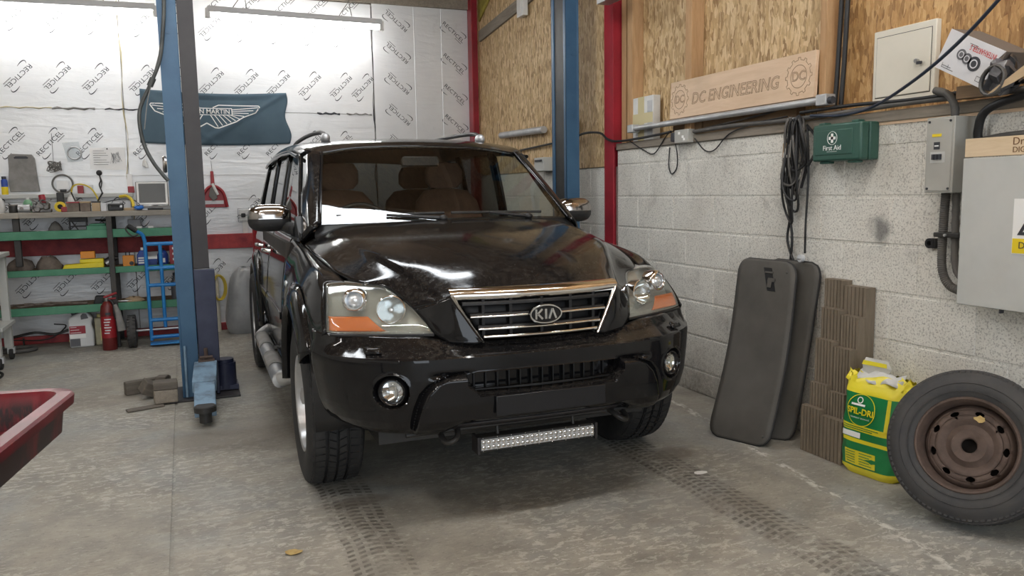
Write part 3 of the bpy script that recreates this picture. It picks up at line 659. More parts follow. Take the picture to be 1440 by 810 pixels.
# ---- front bumper: one skin, shaped numerically
def gss(d, w): return np.exp(-(d / w) ** 2)
def sst(a, b, x):
    t = np.clip((x - a) / (b - a), 0, 1); return t * t * (3 - 2 * t)
def bumper():
    zs = np.concatenate([np.linspace(.790, .70, 10), np.linspace(.69, .43, 100), np.linspace(.42, .365, 8)])
    S = np.linspace(0, 1, 230)
    rows = []
    px = np.array([0, .2, .4, .55, .67, .77, .835, .868, .876]); py = np.array([-.885, -.881, -.866, -.838, -.780, -.695, -.60, -.52, -.46])
    for z in zs:
        d = np.interp(z, [.365, .39, .42, .46, .52, .62, .70, .712, .722, .75, .79], [.10, .045, .022, .008, .0, .0, .004, .010, .028, .066, .10])
        end = np.interp(z, [.36, .42, .5, .6, .7, .79], [-.56, -.545, -.54, -.52, -.48, -.44]); xe = np.interp(z, [.36, .42, .5, .68, .80], [-.085, -.06, -.035, -.004, .0])
        yy = py.copy(); yy[-1] = max(end, yy[-2] + .02); xx = px + xe * (px / .88) ** 4
        C = cr(np.stack([xx, yy], 1), 16); L = np.concatenate([[0], np.cumsum(np.linalg.norm(np.diff(C, axis=0), axis=1))]); L /= L[-1]
        x = np.interp(S, L, C[:, 0]); y = np.interp(S, L, C[:, 1])
        tx, ty = np.gradient(x), np.gradient(y); l = np.hypot(tx, ty); nx, ny = -ty / l, tx / l       # inward normal
        # top edge follows the lamps and grille
        zz = np.full_like(x, z)
        if z > .70:
            top = np.interp(x, [0, .25, .40, .50, .80, .88], [.745, .745, .758, .776, .782, .788]); zz = .70 + (z - .70) / .09 * (top - .70)
        low = np.interp(x, [0, .34, .42, .5, .75, .88], [.435, .435, .395, .388, .385, .40])
        if z < .46: zz = .46 - (.46 - z) / .095 * (.46 - low)
        dd = np.full_like(x, d) * np.interp(x, [0, .75, .88], [1, 1, .45])
        if z > .70: dd = dd * np.interp(x, [0, .3, .42, .55, .8, .88], [1.0, 1.0, .95, 1.02, 1.0, .4])
        # middle air intake
        hw = .325 - .04 * sst(.60, .555, zz); m = sst(hw + .012, hw - .004, x) * sst(.548, .562, zz) * sst(.640, .628, zz); dd = dd + .085 * m
        # bulging centre section between two arched grooves
        gx = np.interp(zz, [.40, .46, .52, .57, .605, .625, .64], [.540, .528, .512, .490, .455, .405, .34])
        inside = sst(.016, -.010, x - gx) * sst(.645, .622, zz); dd = dd - .020 * inside * (1 - m)
        dd = dd + .020 * gss(x - gx - .012, .012) * sst(.40, .44, zz) * sst(.645, .63, zz)
        dd = dd + .018 * gss(zz - .635, .010) * sst(.29, .35, x) * sst(.49, .42, x)
        # fog lamp recess
        r = np.hypot((x - .615) * 1.05, zz - .580); dd = dd + .050 * sst(.066, .056, r); dd = dd - .004 * gss(r - .066, .008)
        rows.append(np.stack([x + nx * dd, y + ny * dd, zz], 1))
    P = np.array(rows); Q = P[:, ::-1].copy(); Q[..., 0] *= -1
    return np.concatenate([Q[:, :-1], P], 1)
mb = MB(); mb.grid(bumper()); cpart(mb, 'front_bumper', PAINT, 28, solid=.006)
# ---- intake grille behind the opening
mb = MB(); mb.grid(surf([[(-.33, -.775, .65), (0, -.795, .65), (.33, -.775, .65)], [(-.33, -.775, .54), (0, -.795, .54), (.33, -.775, .54)]], 1, 6)); cpart(mb, 'intake_backing', 'grille_black', solid=.01)
for i in range(13):
    x = -.285 + i * .0475; mb = MB(); y = -.820 + .25 * x * x; mb.bb(x - .0028, x + .0028, y, y + .035, .556, .636); cpart(mb, 'intake_slat', 'grille_black', None)
mb = MB(); mb.tube(path([(-.30, -.835, .566), (0, -.862, .566), (.30, -.835, .566)]), .005, 6); cpart(mb, 'intake_bar', 'grille_black')
# ---- number plate (bare)
mb = MB(); mb.bb(-.235, .235, -.918, -.908, .470, .550); cpart(mb, 'number_plate', 'plate_dark', None, bevel=.003)
# ---- bumper inserts
for s in (-1, 1):
    mb = MB(); o = (s * .612, -.800, .580)
    M = Matrix.Translation(o) @ Matrix.Rotation(s * .42, 4, 'Z')
    t = MB(); t.lathe([(.0, -.006), (.025, -.005), (.040, -.001), (.044, .004)], 28, 'y'); mb.add(t.v, t.f, M); fl = cpart(mb, 'fog_lamp', 'lens_clear', 60)
    mb = MB(); t = MB(); t.lathe([(.0, .035), (.022, .028), (.040, .006)], 28, 'y'); mb.add(t.v, t.f, M); cpart(mb, 'reflector', 'lamp_chrome', 60, parent=fl)
    mb = MB(); t = MB(); t.lathe([(.042, .010), (.043, -.006), (.050, -.010), (.056, -.004), (.058, .014)], 28, 'y'); mb.add(t.v, t.f, M); cpart(mb, 'bezel', 'black_gloss', 60, parent=fl)
    mb = MB(); t = MB(); t.tube([(0, 0, -.022), (0, 0, .022)], .007, 8); mb.add(t.v, t.f, M @ Matrix.Translation((.012, .006, 0))); cpart(mb, 'bulb', 'lamp_chrome', 60, parent=fl)
    # headlamp washer cover
    P = surf([[(s * .640, -.742, .742), (s * .70, -.712, .742)], [(s * .640, -.768, .722), (s * .70, -.738, .722)]], 2, 3); mb = MB(); mb.grid(P); cpart(mb, 'washer_cover', PAINT, solid=.008, off=1)
# ---- grille
def G(x, z): return -.838 + .35 * x * x + .12 * (z - .75)
def hwz(z): return .250 + (z - .752) / (.936 - .752) * .108
mb = MB(); mb.grid([[(x, G(x, z) + .045, z) for x in np.linspace(-hwz(z), hwz(z), 13)] for z in (.748, .84, .936)]); cpart(mb, 'grille_backing', 'grille_black', solid=.01)
for z in (.893, .845, .797):
    w = hwz(z) - .012; xs = np.linspace(-w, w, 17)
    mb = MB(); mb.grid([[(x, G(x, z) + a, z + c) for x in xs] for a, c in ((.04, .010), (.006, .012), (-.001, .006), (-.001, -.004), (.006, -.008), (.04, -.008))]); sl = cpart(mb, 'grille_slat', 'grille_black', 50)
    if z < .89:
        mb = MB(); mb.tube([(x, G(x, z) - .002, z - .001) for x in xs], .0052, 8); cpart(mb, 'chrome_strip', 'chrome', 60, parent=sl)
z = .765; xs = np.linspace(-hwz(z) + .012, hwz(z) - .012, 17); mb = MB(); mb.tube([(x, G(x, z) - .002, z) for x in xs], .0065, 8); cpart(mb, 'grille_bottom_strip', 'chrome', 60)
for x in (-.24, -.13, 0, .13, .24):
    mb = MB(); mb.bb(x - .006, x + .006, G(x, .8) + .012, G(x, .8) + .05, .765, .925); cpart(mb, 'grille_bar', 'grille_black', None)
z0, z1 = .918, .950; xs = np.linspace(-.366, .366, 21)
mb = MB(); mb.grid([[(x * k, G(x, .93) + a, zz) for x in xs] for a, zz, k in ((.03, .914, .97), (-.004, .912, .97), (-.010, .920, .985), (-.006, .938, 1.0), (.012, .952, 1.0), (.04, .955, 1.0))]); cpart(mb, 'grille_top_bar', 'chrome', 50)
for s in (-1, 1):
    mb = MB(); q = [(.360, .930), (.345, .905), (.300, .828), (.252, .746)]
    mb.grid([[(s * (x + a), G(x, zz) + b, zz) for a, b in ((-.012, .03), (-.011, -.006), (-.002, -.012), (.007, -.006), (.009, .02))] for x, zz in q]); cpart(mb, 'grille_side_bar', 'chrome', 50)
# ---- oval badge with letters
mb = MB(); E_ = [(.066 * math.cos(a), .0355 * math.sin(a)) for a in np.linspace(0, 2 * math.pi, 33)[:-1]]
mb.prism(E_, 'y', -.860, -.838, Matrix.Translation((0, 0, .846))); bd = cpart(mb, 'badge', 'black_gloss', 40)
mb = MB(); mb.tube([(x, -.862, z + .846) for x, z in E_], .0045, 6, closed=True); cpart(mb, 'badge_rim', 'chrome', 60, parent=bd)
def stroke(mb, pts, w, y):
    for a, b in zip(pts[:-1], pts[1:]):
        a, b = Vector(a), Vector(b); d = (b - a).normalized(); n = Vector((-d.y, d.x)) * w / 2
        mb.prism([tuple(a - n), tuple(b - n), tuple(b + n), tuple(a + n)], 'y', y - .004, y)
mb = MB(); stroke(mb, [(-.042, .826), (-.042, .866)], .008, -.860); stroke(mb, [(-.039, .844), (-.016, .866)], .008, -.860); stroke(mb, [(-.036, .848), (-.014, .826)], .008, -.860)
stroke(mb, [(.0, .826), (.0, .866)], .009, -.860); stroke(mb, [(.014, .826), (.028, .866), (.044, .826)], .008, -.860); cpart(mb, 'badge_lettering', 'chrome', None, parent=bd)
# ---- headlamps
def LY(x, z): return -.760 + .4 * (x - .426) + .2 * (x - .426) ** 2 + .4 * (z - .785) + 5 * max(z - .785, 0) ** 2 + 3 * max(x - .775, 0) ** 1.5
BX = [.426, .50, .58, .66, .74, .795, .815]; TX = [.428, .490, .561, .640, .70, .755, .778]
TZ = [.792, .876, .945, .959, .964, .962, .957]; BZ = [.783, .784, .785, .786, .787, .788, .789]
def lens_grid(inset=0, back=0, nu=5, nv=6):
    rows = []
    for t in np.linspace(inset, 1 - inset, 9):
        r = []
        for bx, tx, tz, bz in zip(BX, TX, TZ, BZ):
            x, z = bx + (tx - bx) * t, bz + (tz - bz) * t; r.append((x, LY(x, z) + back, z))
        rows.append(r)
    return surf(rows, 2, 4)
def headlamp(s):
    mb = MB(); mb.grid(mx(lens_grid(0, 0), s)); hl = cpart(mb, 'headlamp', 'lens_clear', 60, solid=.004)
    mb = MB(); mb.grid(mx(lens_grid(0, .075), s)); cpart(mb, 'lamp_housing', 'lamp_bowl', 60, parent=hl)
    ed = lens_grid(0, 0); bk = lens_grid(0, .075); rim = lambda g: np.concatenate([g[0], g[1:, -1], g[-1, ::-1][1:], g[::-1, 0][1:]])
    mb = MB(); mb.grid(mx(np.stack([rim(ed), rim(bk)]), s)); cpart(mb, 'lamp_rim', 'lamp_bowl', 60, parent=hl)
    tilt = Matrix.Rotation(s * .35, 4, 'Z') @ Matrix.Rotation(-.12, 4, 'X')
    # round projector
    M = Matrix.Translation((s * .690, -.530, .905)) @ tilt
    t = MB(); t.lathe([(.030, .02), (.031, -.030), (.036, -.036), (.046, -.032), (.050, -.020), (.050, .03)], 32, 'y'); mb = MB(); mb.add(t.v, t.f, M); cpart(mb, 'projector_ring', 'lamp_chrome', 50, parent=hl)
    t = MB(); t.lathe([(.0, -.034), (.014, -.031), (.024, -.022), (.031, -.006)], 28, 'y'); mb = MB(); mb.add(t.v, t.f, M); cpart(mb, 'projector_lens', 'lens_led', 60, parent=hl)
    # main beam bowl
    M = Matrix.Translation((s * .563, -.615, .868)) @ tilt
    t = MB(); t.lathe([(.008, .03), (.028, .022), (.046, .0), (.054, -.020), (.058, -.018), (.058, .03)], 36, 'y'); mb = MB(); mb.add(t.v, t.f, M); cpart(mb, 'reflector_bowl', 'lamp_chrome', 40, parent=hl)
    t = MB(); t.lathe([(.0, -.020), (.007, -.018), (.008, .03)], 12, 'y'); mb = MB(); mb.add(t.v, t.f, M); cpart(mb, 'bulb', 'lens_led', 60, parent=hl)
    # amber direction indicator
    A = []
    for k in np.linspace(0, 1, 9):
        z = .793 + .053 * k; x0 = .600 + .056 * k ** .8; A.append([(x, LY(x, z) + .010 + .002 * ((i + 0) % 2), z) for i, x in enumerate(np.linspace(x0, .802 - .004 * k, 22))])
    mb = MB(); mb.grid(mx(A, s)); cpart(mb, 'indicator', 'amber', 30, parent=hl, solid=.006)
    return hl
both(headlamp)
# dark trim line under each lamp
for s in (-1, 1):
    mb = MB(); mb.tube([(s * x, LY(x, .786) - .002, .779) for x in np.linspace(.43, .80, 14)], .006, 6); cpart(mb, 'lamp_gasket', 'black_plastic')
# ---- front wings
F = [[(.702, -.385, .962), (.778, -.352, .957), (.800, -.42, .920), (.815, -.495, .86), (.822, -.565, .790)],
     [(.722, -.255, .993), (.787, -.245, .998), (.826, -.30, .925), (.858, -.36, .83), (.878, -.42, .680)],
     [(.749, -.10, 1.021), (.793, -.10, 1.020), (.838, -.11, .950), (.866, -.13, .88), (.874, -.15, .81)],
     [(.769, .10, 1.049), (.799, .10, 1.038), (.840, .10, .960), (.866, .08, .89), (.874, .06, .83)],
     [(.776, .25, 1.067), (.802, .26, 1.052), (.842, .27, .960), (.868, .26, .86), (.875, .24, .765)],
     [(.779, .38, 1.078), (.806, .42, 1.062), (.847, .42, .940), (.872, .42, .80), (.878, .41, .57)],
     [(.785, .50, 1.095), (.811, .55, 1.072), (.851, .56, .930), (.875, .56, .70), (.85, .50, .38)],
     [(.790, .62, 1.105), (.816, .64, 1.075), (.853, .64, .930), (.877, .64, .70), (.85, .64, .36)]]
def wing(s):
    mb = MB(); mb.grid(mx(surf(F, 6, 6), s)); w = cpart(mb, 'front_wing', PAINT, 40, solid=.008)
    mb = MB(); mb.ball((s * .876, .33, .895), (.010, .030, .016), 12, 8); cpart(mb, 'side_repeater', 'lens_led', 60, parent=w)
both(wing)
# ---- wheel-arch trims
def arch_trim(s, yc, a0, a1, name='wheel_arch_trim', r0=.425):
    prof = [(0, .862), (.0, .890), (.012, .908), (.05, .905), (.090, .888), (.115, .862)]
    rows = []
    for a in np.linspace(a0, a1, 40):
        rows.append([(s * (x - .0), yc - (r0 + r) * math.cos(a) * (1.0 if math.cos(a) < 0 else 1.05), .375 + (r0 + r) * math.sin(a)) for r, x in prof])
    mb = MB(); mb.grid(rows); cpart(mb, name, PAINT, 50, solid=.006)
for s in (-1, 1):
    arch_trim(s, 0, .62, 3.10, r0=.44); arch_trim(s, 2.71, .05, 3.05)
# ---- body side: doors and rear quarter
SEC = [(.790, 1.105), (.816, 1.075), (.853, .930), (.877, .70), (.868, .52), (.85, .38)]
def side_rows(ys, cut=None):
    rows = []
    for y in ys:
        r = []
        rise = .022 * sst(.6, 2.8, y); tuck = -.035 * sst(3.0, 3.7, y) ** 1
        zb = SEC[-1][1]
        if cut: zb = max(zb, cut(y))
        for x, z in SEC:
            z2 = max(z, zb) if z < .9 else z
            r.append((x + tuck, y, z2 + (rise if z > .9 else 0)))
        # keep order when the arch cuts the lower points
        zz = [p[2] for p in r]
        lo = [i for i, (x, z) in enumerate(SEC) if z < .9]
        if cut and cut(y) > .38:
            top = zz[lo[0] - 1]
            for j, i in enumerate(lo):
                f = (j + 1) / len(lo); z2 = top + (zb - top) * f; r[i] = (float(np.interp(z2, [.38, .52, .70, .93], [.85, .868, .877, .853])) + tuck, y, z2)
        rows.append(r)
    return rows
def archcut(yc, r=.45):
    return lambda y: .375 + math.sqrt(max(r * r - (y - yc) ** 2, 0)) if abs(y - yc) < r else .38
for s in (-1, 1):
    mb = MB(); mb.grid(mx(surf(side_rows([.65, .9, 1.2, 1.45, 1.648]), 5, 5), s)); d1 = cpart(mb, 'front_door', PAINT, 40, solid=.01)
    mb = MB(); mb.grid(mx(surf(side_rows([1.658, 1.85, 2.05, 2.2, 2.26], None), 5, 5), s)); d2 = cpart(mb, 'rear_door', PAINT, 40, solid=.01)
    mb = MB(); mb.grid(mx(np.array(side_rows(list(np.linspace(2.268, 3.72, 46)), archcut(2.71))), s)); cpart(mb, 'rear_quarter', PAINT, 40, solid=.01)
    for dd, y0, y1 in ((d1, .67, 1.63), (d2, 1.67, 2.24)):
        mb = MB(); mb.bb(s * .874, s * .888, y0, y1, .665, .705); cpart(mb, 'rub_strip', PAINT, None, parent=dd, bevel=.004)
        yh = y1 - .14; mb = MB(); mb.tube(path([(s * .858, yh - .07, .985), (s * .895, yh - .055, .99), (s * .898, yh + .03, .99), (s * .858, yh + .06, .985)]), .012, 8); cpart(mb, 'door_handle', 'chrome', 60, parent=dd)
    mb = MB(); mb.prism([(.60, .38), (2.28, .38), (2.28, .33), (.60, .33)], 'x', s * .80, s * .855); cpart(mb, 'sill', PAINT, None, bevel=.01)
# ---- cowl, windscreen, pillars, roof
mb = MB(); mb.grid(surf(mirror_rows([[(0, .24, 1.150), (.4, .275, 1.15), (.72, .36, 1.10)], [(0, .255, 1.168), (.4, .29, 1.162), (.72, .38, 1.13)], [(0, .33, 1.195), (.4, .365, 1.192), (.70, .45, 1.18)]]), 3, 6)); cpart(mb, 'cowl', 'black_plastic', 40, solid=.006)
wb = [(0, .275, 1.182), (.25, .290, 1.182), (.48, .330, 1.180), (.69, .400, 1.176)]; wt = [(0, 1.005, 1.605), (.22, 1.0, 1.601), (.42, .985, 1.588), (.585, .955, 1.562)]
wm1 = [tuple(np.array(a) * .66 + np.array(b) * .34 + (0, -.006, .011)) for a, b in zip(wb, wt)]; wm2 = [tuple(np.array(a) * .33 + np.array(b) * .67 + (0, -.006, .011)) for a, b in zip(wb, wt)]
mb = MB(); mb.grid(surf(mirror_rows([wb, wm1, wm2, wt]), 5, 6)); cpart(mb, 'windscreen', 'ws_glass', 60)
for s in (-1, 1):
    AP = [[(.690, .400, 1.176), (.712, .385, 1.172), (.745, .395, 1.150), (.778, .44, 1.105)],
          [(.655, .585, 1.310), (.680, .575, 1.310), (.715, .60, 1.300), (.750, .66, 1.268)],
          [(.620, .77, 1.437), (.645, .765, 1.442), (.682, .80, 1.440), (.715, .87, 1.415)],
          [(.585, .955, 1.562), (.612, .96, 1.573), (.650, 1.0, 1.578), (.682, 1.08, 1.560)]]
    mb = MB(); mb.grid(mx(surf(AP, 6, 5), s)); cpart(mb, 'windscreen_pillar', PAINT, 40, solid=.02)
    mb = MB(); mb.tube(path([(s * .690, .396, 1.180), (s * .655, .580, 1.315), (s * .620, .765, 1.442), (s * .585, .95, 1.567)], 4), .007, 6); cpart(mb, 'windscreen_trim', 'black_gloss', 60)
RF = [[(0, 1.003, 1.606), (.22, .998, 1.602), (.42, .984, 1.589), (.585, .955, 1.563), (.655, 1.0, 1.578), (.690, 1.08, 1.562)],
      [(0, 1.12, 1.642), (.22, 1.12, 1.639), (.43, 1.12, 1.630), (.59, 1.12, 1.612), (.665, 1.14, 1.606), (.705, 1.2, 1.580)],
      [(0, 1.35, 1.672), (.22, 1.35, 1.669), (.43, 1.35, 1.660), (.59, 1.35, 1.643), (.672, 1.37, 1.630), (.712, 1.4, 1.600)],
      [(0, 1.9, 1.695), (.22, 1.9, 1.692), (.43, 1.9, 1.683), (.59, 1.9, 1.668), (.68, 1.9, 1.648), (.720, 1.9, 1.612)],
      [(0, 2.6, 1.695), (.22, 2.6, 1.692), (.43, 2.6, 1.683), (.59, 2.6, 1.667), (.68, 2.6, 1.645), (.718, 2.6, 1.608)],
      [(0, 3.2, 1.675), (.22, 3.2, 1.672), (.43, 3.2, 1.662), (.59, 3.2, 1.642), (.67, 3.18, 1.622), (.708, 3.15, 1.588)],
      [(0, 3.52, 1.635), (.22, 3.52, 1.632), (.43, 3.5, 1.622), (.58, 3.46, 1.605), (.655, 3.42, 1.588), (.695, 3.36, 1.56)]]
mb = MB(); mb.grid(surf(mirror_rows(RF), 5, 5)); cpart(mb, 'roof', PAINT, 40, solid=.02)
for s in (-1, 1):
    rl = path([(s * .505, 1.34, 1.665), (s * .505, 1.40, 1.700), (s * .515, 1.6, 1.722), (s * .52, 2.2, 1.735), (s * .515, 2.9, 1.725), (s * .50, 3.15, 1.69), (s * .495, 3.22, 1.655)], 6)
    mb = MB(); mb.tube(rl, .014, 10); r_ = cpart(mb, 'roof_rail', 'steel_greyish', 60)
    for y, z in ((1.36, 1.672), (3.18, 1.665)):
        mb = MB(); mb.ball((s * .505, y, z), (.030, .062, .034), 14, 8); cpart(mb, 'rail_foot', 'galv', 60, parent=r_)
# ---- side glazing
def SP(y, t): # point on the side glass plane
    zt = np.interp(y, [.5, 1.08, 1.4, 1.9, 2.6, 3.15, 3.4], [1.50, 1.560, 1.598, 1.610, 1.606, 1.586, 1.555]); zb_ = 1.100 + .022 * float(sst(.6, 2.8, y))
    z = zb_ + (zt - zb_) * t; x = .788 - .075 * t - .02 * t * t; return (x, y, z)
def pane(s, yb0, yb1, yt0, yt1, mat_, name, parent=None, inset=.012, t1=.97):
    rows = []
    for t in np.linspace(.0, t1, 7):
        rows.append([(s * (SP(y, t)[0] - inset), y, SP(y, t)[2]) for y in np.linspace(yb0 + (yt0 - yb0) * t, yb1 + (yt1 - yb1) * t, 9)])
    mb = MB(); mb.grid(rows); return cpart(mb, name, mat_, 60, parent=parent or car)
def strip(s, yb0, yb1, yt0, yt1, mat_, name, out=.002, t0=0, t1=1.0):
    rows = []
    for t in np.linspace(t0, t1, 7):
        rows.append([(s * (SP(y, t)[0] + out), y, SP(y, t)[2]) for y in np.linspace(yb0 + (yt0 - yb0) * t, yb1 + (yt1 - yb1) * t, 3)])
    mb = MB(); mb.grid(rows); return cpart(mb, name, mat_, 40, solid=.022)
for s in (-1, 1):
    strip(s, .44, .52, 1.08, 1.14, PAINT, 'door_frame')
    pane(s, .50, 1.60, 1.12, 1.60, 'side_glass', 'front_side_window')
    strip(s, 1.58, 1.70, 1.58, 1.70, 'black_gloss', 'door_pillar')
    pane(s, 1.68, 2.42, 1.68, 2.40, 'dark_glass', 'rear_side_window')
    strip(s, 2.40, 2.52, 2.37, 2.47, 'black_gloss', 'rear_door_pillar')
    pane(s, 2.50, 3.46, 2.46, 3.26, 'dark_glass', 'quarter_window')
    strip(s, 3.40, 3.70, 3.20, 3.40, PAINT, 'tail_pillar')
    mb = MB(); mb.tube([(s * (SP(y, 0)[0] + .004), y, SP(y, 0)[2]) for y in np.linspace(.46, 3.45, 14)], .009, 8); cpart(mb, 'waist_trim', 'black_plastic', 60)
    mb = MB(); mb.tube([(s * (SP(y, .97)[0] + .016), y, SP(y, .97)[2] + .002) for y in np.linspace(1.05, 3.3, 20)], .012, 8); cpart(mb, 'wind_deflector', 'black_gloss', 60)
# ---- door mirrors
def mirror(s):
    C = [(.885, .80), (1.0, .76)]
    rows = []
    for f, sc in ((0, .55), (.12, .86), (.35, 1.0), (.6, 1.0), (.85, .93), (1, .72)):
        y = .70 + .15 * f
        rows.append([(s * (.905 + .112 * sc * (abs(math.cos(a)) ** .6) * math.copysign(1, math.cos(a))), y, 1.208 + .073 * sc * (abs(math.sin(a)) ** .65) * math.copysign(1, math.sin(a))) for a in np.linspace(0, 2 * math.pi, 33)[:-1]])
    R_ = np.array(rows); up = MB(); P = R_
    full = MB(); full.grid(P, closed_v=True); full.f.append(tuple(range(32))[::-1])
    # upper chrome cap and lower black half
    cut = 1.203
    for nm, mt, test in (('mirror_cap', 'chrome_smoked', lambda z: z >= cut), ('mirror_base', 'black_plastic', lambda z: z < cut)):
        Q = P.copy(); Q[..., 2] = np.maximum(Q[..., 2], cut) if nm == 'mirror_cap' else np.minimum(Q[..., 2], cut)
        mb = MB(); mb.grid(Q, closed_v=True); mb.f.append(tuple(range(32))[::-1]); b0 = 5 * 32; mb.f.append(tuple(b0 + i for i in range(32)))
        o = cpart(mb, nm, mt, 50)
        if nm == 'mirror_cap': cap = o
    mb = MB(); mb.tube(path([(s * .845, .76, 1.165), (s * .80, .70, 1.150), (s * .768, .64, 1.14)], 4), [.030] * 3 + [.034] * 3 + [.04] * 3, 10); cpart(mb, 'mirror_arm', 'black_plastic', 60)
    mb = MB(); mb.prism([(.46, 1.105), (.70, 1.105), (.60, 1.22)], 'x', s * .745, s * .792); cpart(mb, 'mirror_sail', 'black_plastic', None, bevel=.006)
    return cap
both(mirror)
# ---- wipers
def wiper(pivot, tip0, tip1, mid):
    mb = MB(); mb.tube([pivot, mid], [.011, .006], 8); w = cpart(mb, 'wiper_arm', 'black_plastic', 60)
    mb = MB(); mb.tube([tip0, tip1], .007, 6); cpart(mb, 'wiper_blade', 'rubber', 60, parent=w)
    mb = MB(); mb.ball(pivot, (.024, .024, .018), 10, 6); cpart(mb, 'wiper_pivot', 'black_plastic', 60, parent=w)
wiper((-.08, .268, 1.196), (-.60, .43, 1.216), (-.06, .318, 1.222), (-.36, .345, 1.218)); wiper((.42, .325, 1.193), (-.02, .322, 1.222), (.52, .385, 1.214), (.2, .335, 1.219))
# ---- tail
T = [[(0, 3.52, 1.63), (.30, 3.51, 1.625), (.58, 3.46, 1.60), (.695, 3.36, 1.555)], [(0, 3.68, 1.35), (.32, 3.67, 1.345), (.62, 3.60, 1.335), (.745, 3.52, 1.32)],
     [(0, 3.76, 1.10), (.34, 3.75, 1.10), (.66, 3.71, 1.10), (.79, 3.60, 1.10)], [(0, 3.79, .85), (.35, 3.785, .85), (.70, 3.75, .85), (.83, 3.66, .85)],
     [(0, 3.86, .68), (.36, 3.855, .68), (.72, 3.81, .68), (.845, 3.70, .68)], [(0, 3.86, .45), (.36, 3.855, .45), (.72, 3.81, .45), (.83, 3.70, .42)]]
TS = surf(mirror_rows(T), 5, 5)
mb = MB(); mb.grid(TS[10:]); cpart(mb, 'tailgate', PAINT, 40, solid=.012)
mb = MB(); mb.grid(TS[:11]); cpart(mb, 'rear_window', 'dark_glass', 60)
for s in (-1, 1):
    mb = MB(); mb.prism([(3.56, 1.08), (3.70, 1.08), (3.72, .82), (3.62, .82)], 'x', s * .70, s * .835); cpart(mb, 'tail_lamp', 'tool_red', None, bevel=.01)
# ---- underbody and wheel housings
mb = MB(); mb.bb(-.62, .62, -.55, 3.6, .30, .42); cpart(mb, 'underbody', 'steel_black', None)  # dark box closing the underside, put in against light leaks
mb = MB(); mb.bb(-.80, .80, .62, 2.25, .37, .46); cpart(mb, 'floor_pan', 'steel_black', None)
mb = MB(); mb.bb(-.50, .50, -.46, .24, .42, .86); cpart(mb, 'engine_bay_filler', 'steel_black', None)  # unseen filler box, added to block light under the bonnet
for s in (-1, 1):
    for yc in (0, 2.71):
        mb = MB(); rows = [[(s * x, yc - r * math.cos(a), .375 + r * math.sin(a)) for x, r in ((.60, .02), (.60, .43), (.86, .445))] for a in np.linspace(-.05, 3.19, 24)]
        mb.grid(rows); cpart(mb, 'wheel_housing', 'black_plastic', 60, solid=.01)
mb = MB(); mb.tube([(-.55, -.735, .385), (.55, -.735, .385)], .012, 8); cpart(mb, 'cross_member', 'steel_black', 60)
mb = MB(); mb.grid(surf([[(-.36, -.80, .42), (0, -.815, .42), (.36, -.80, .42)], [(-.36, -.70, .37), (0, -.70, .37), (.36, -.70, .37)], [(-.36, -.5, .34), (0, -.5, .34), (.36, -.5, .34)]], 3, 3)); cpart(mb, 'splash_guard', 'steel_greyish', 60, solid=.006)
for s in (-1, 1):
    mb = MB(); mb.tube(path([(s * .335, -.66, .40), (s * .345, -.76, .385), (s * .365, -.80, .365), (s * .40, -.79, .352), (s * .41, -.75, .37), (s * .39, -.66, .395)], 5), .012, 8); cpart(mb, 'tow_hook', 'steel_black', 60)
    # suspension arm glimpsed behind the bumper
    mb = MB(); mb.tube([(s * .30, .05, .36), (s * .62, .0, .30)], .03, 8); cpart(mb, 'suspension_arm', 'steel_black', 60)
# ---- running boards: tube steps with textured pads
for s in (-1, 1):
    mb = MB(); mb.tube(path([(s * .84, .56, .385), (s * .895, .61, .36), (s * .905, .72, .352), (s * .905, 1.9, .352), (s * .895, 2.05, .36), (s * .84, 2.12, .385)], 5), .044, 14); rb = cpart(mb, 'running_board', 'alloy', 60)
    for y0, y1 in ((.86, 1.22), (1.52, 1.98)):
        rows = [[(s * (.905 + .0465 * math.cos(a)), y, .352 + .0465 * math.sin(a)) for a in np.linspace(.25, 2.9, 9)] for y in np.linspace(y0, y1, 9)]; mb = MB(); mb.grid(rows); cpart(mb, 'step_pad', 'dust_grey', 60, parent=rb, solid=.003, off=1)
    for y in (.80, 1.45, 2.0):
        mb = MB(); mb.tube([(s * .885, y, .36), (s * .70, y, .40)], .016, 8); cpart(mb, 'step_bracket', 'steel_black', 60, parent=rb)
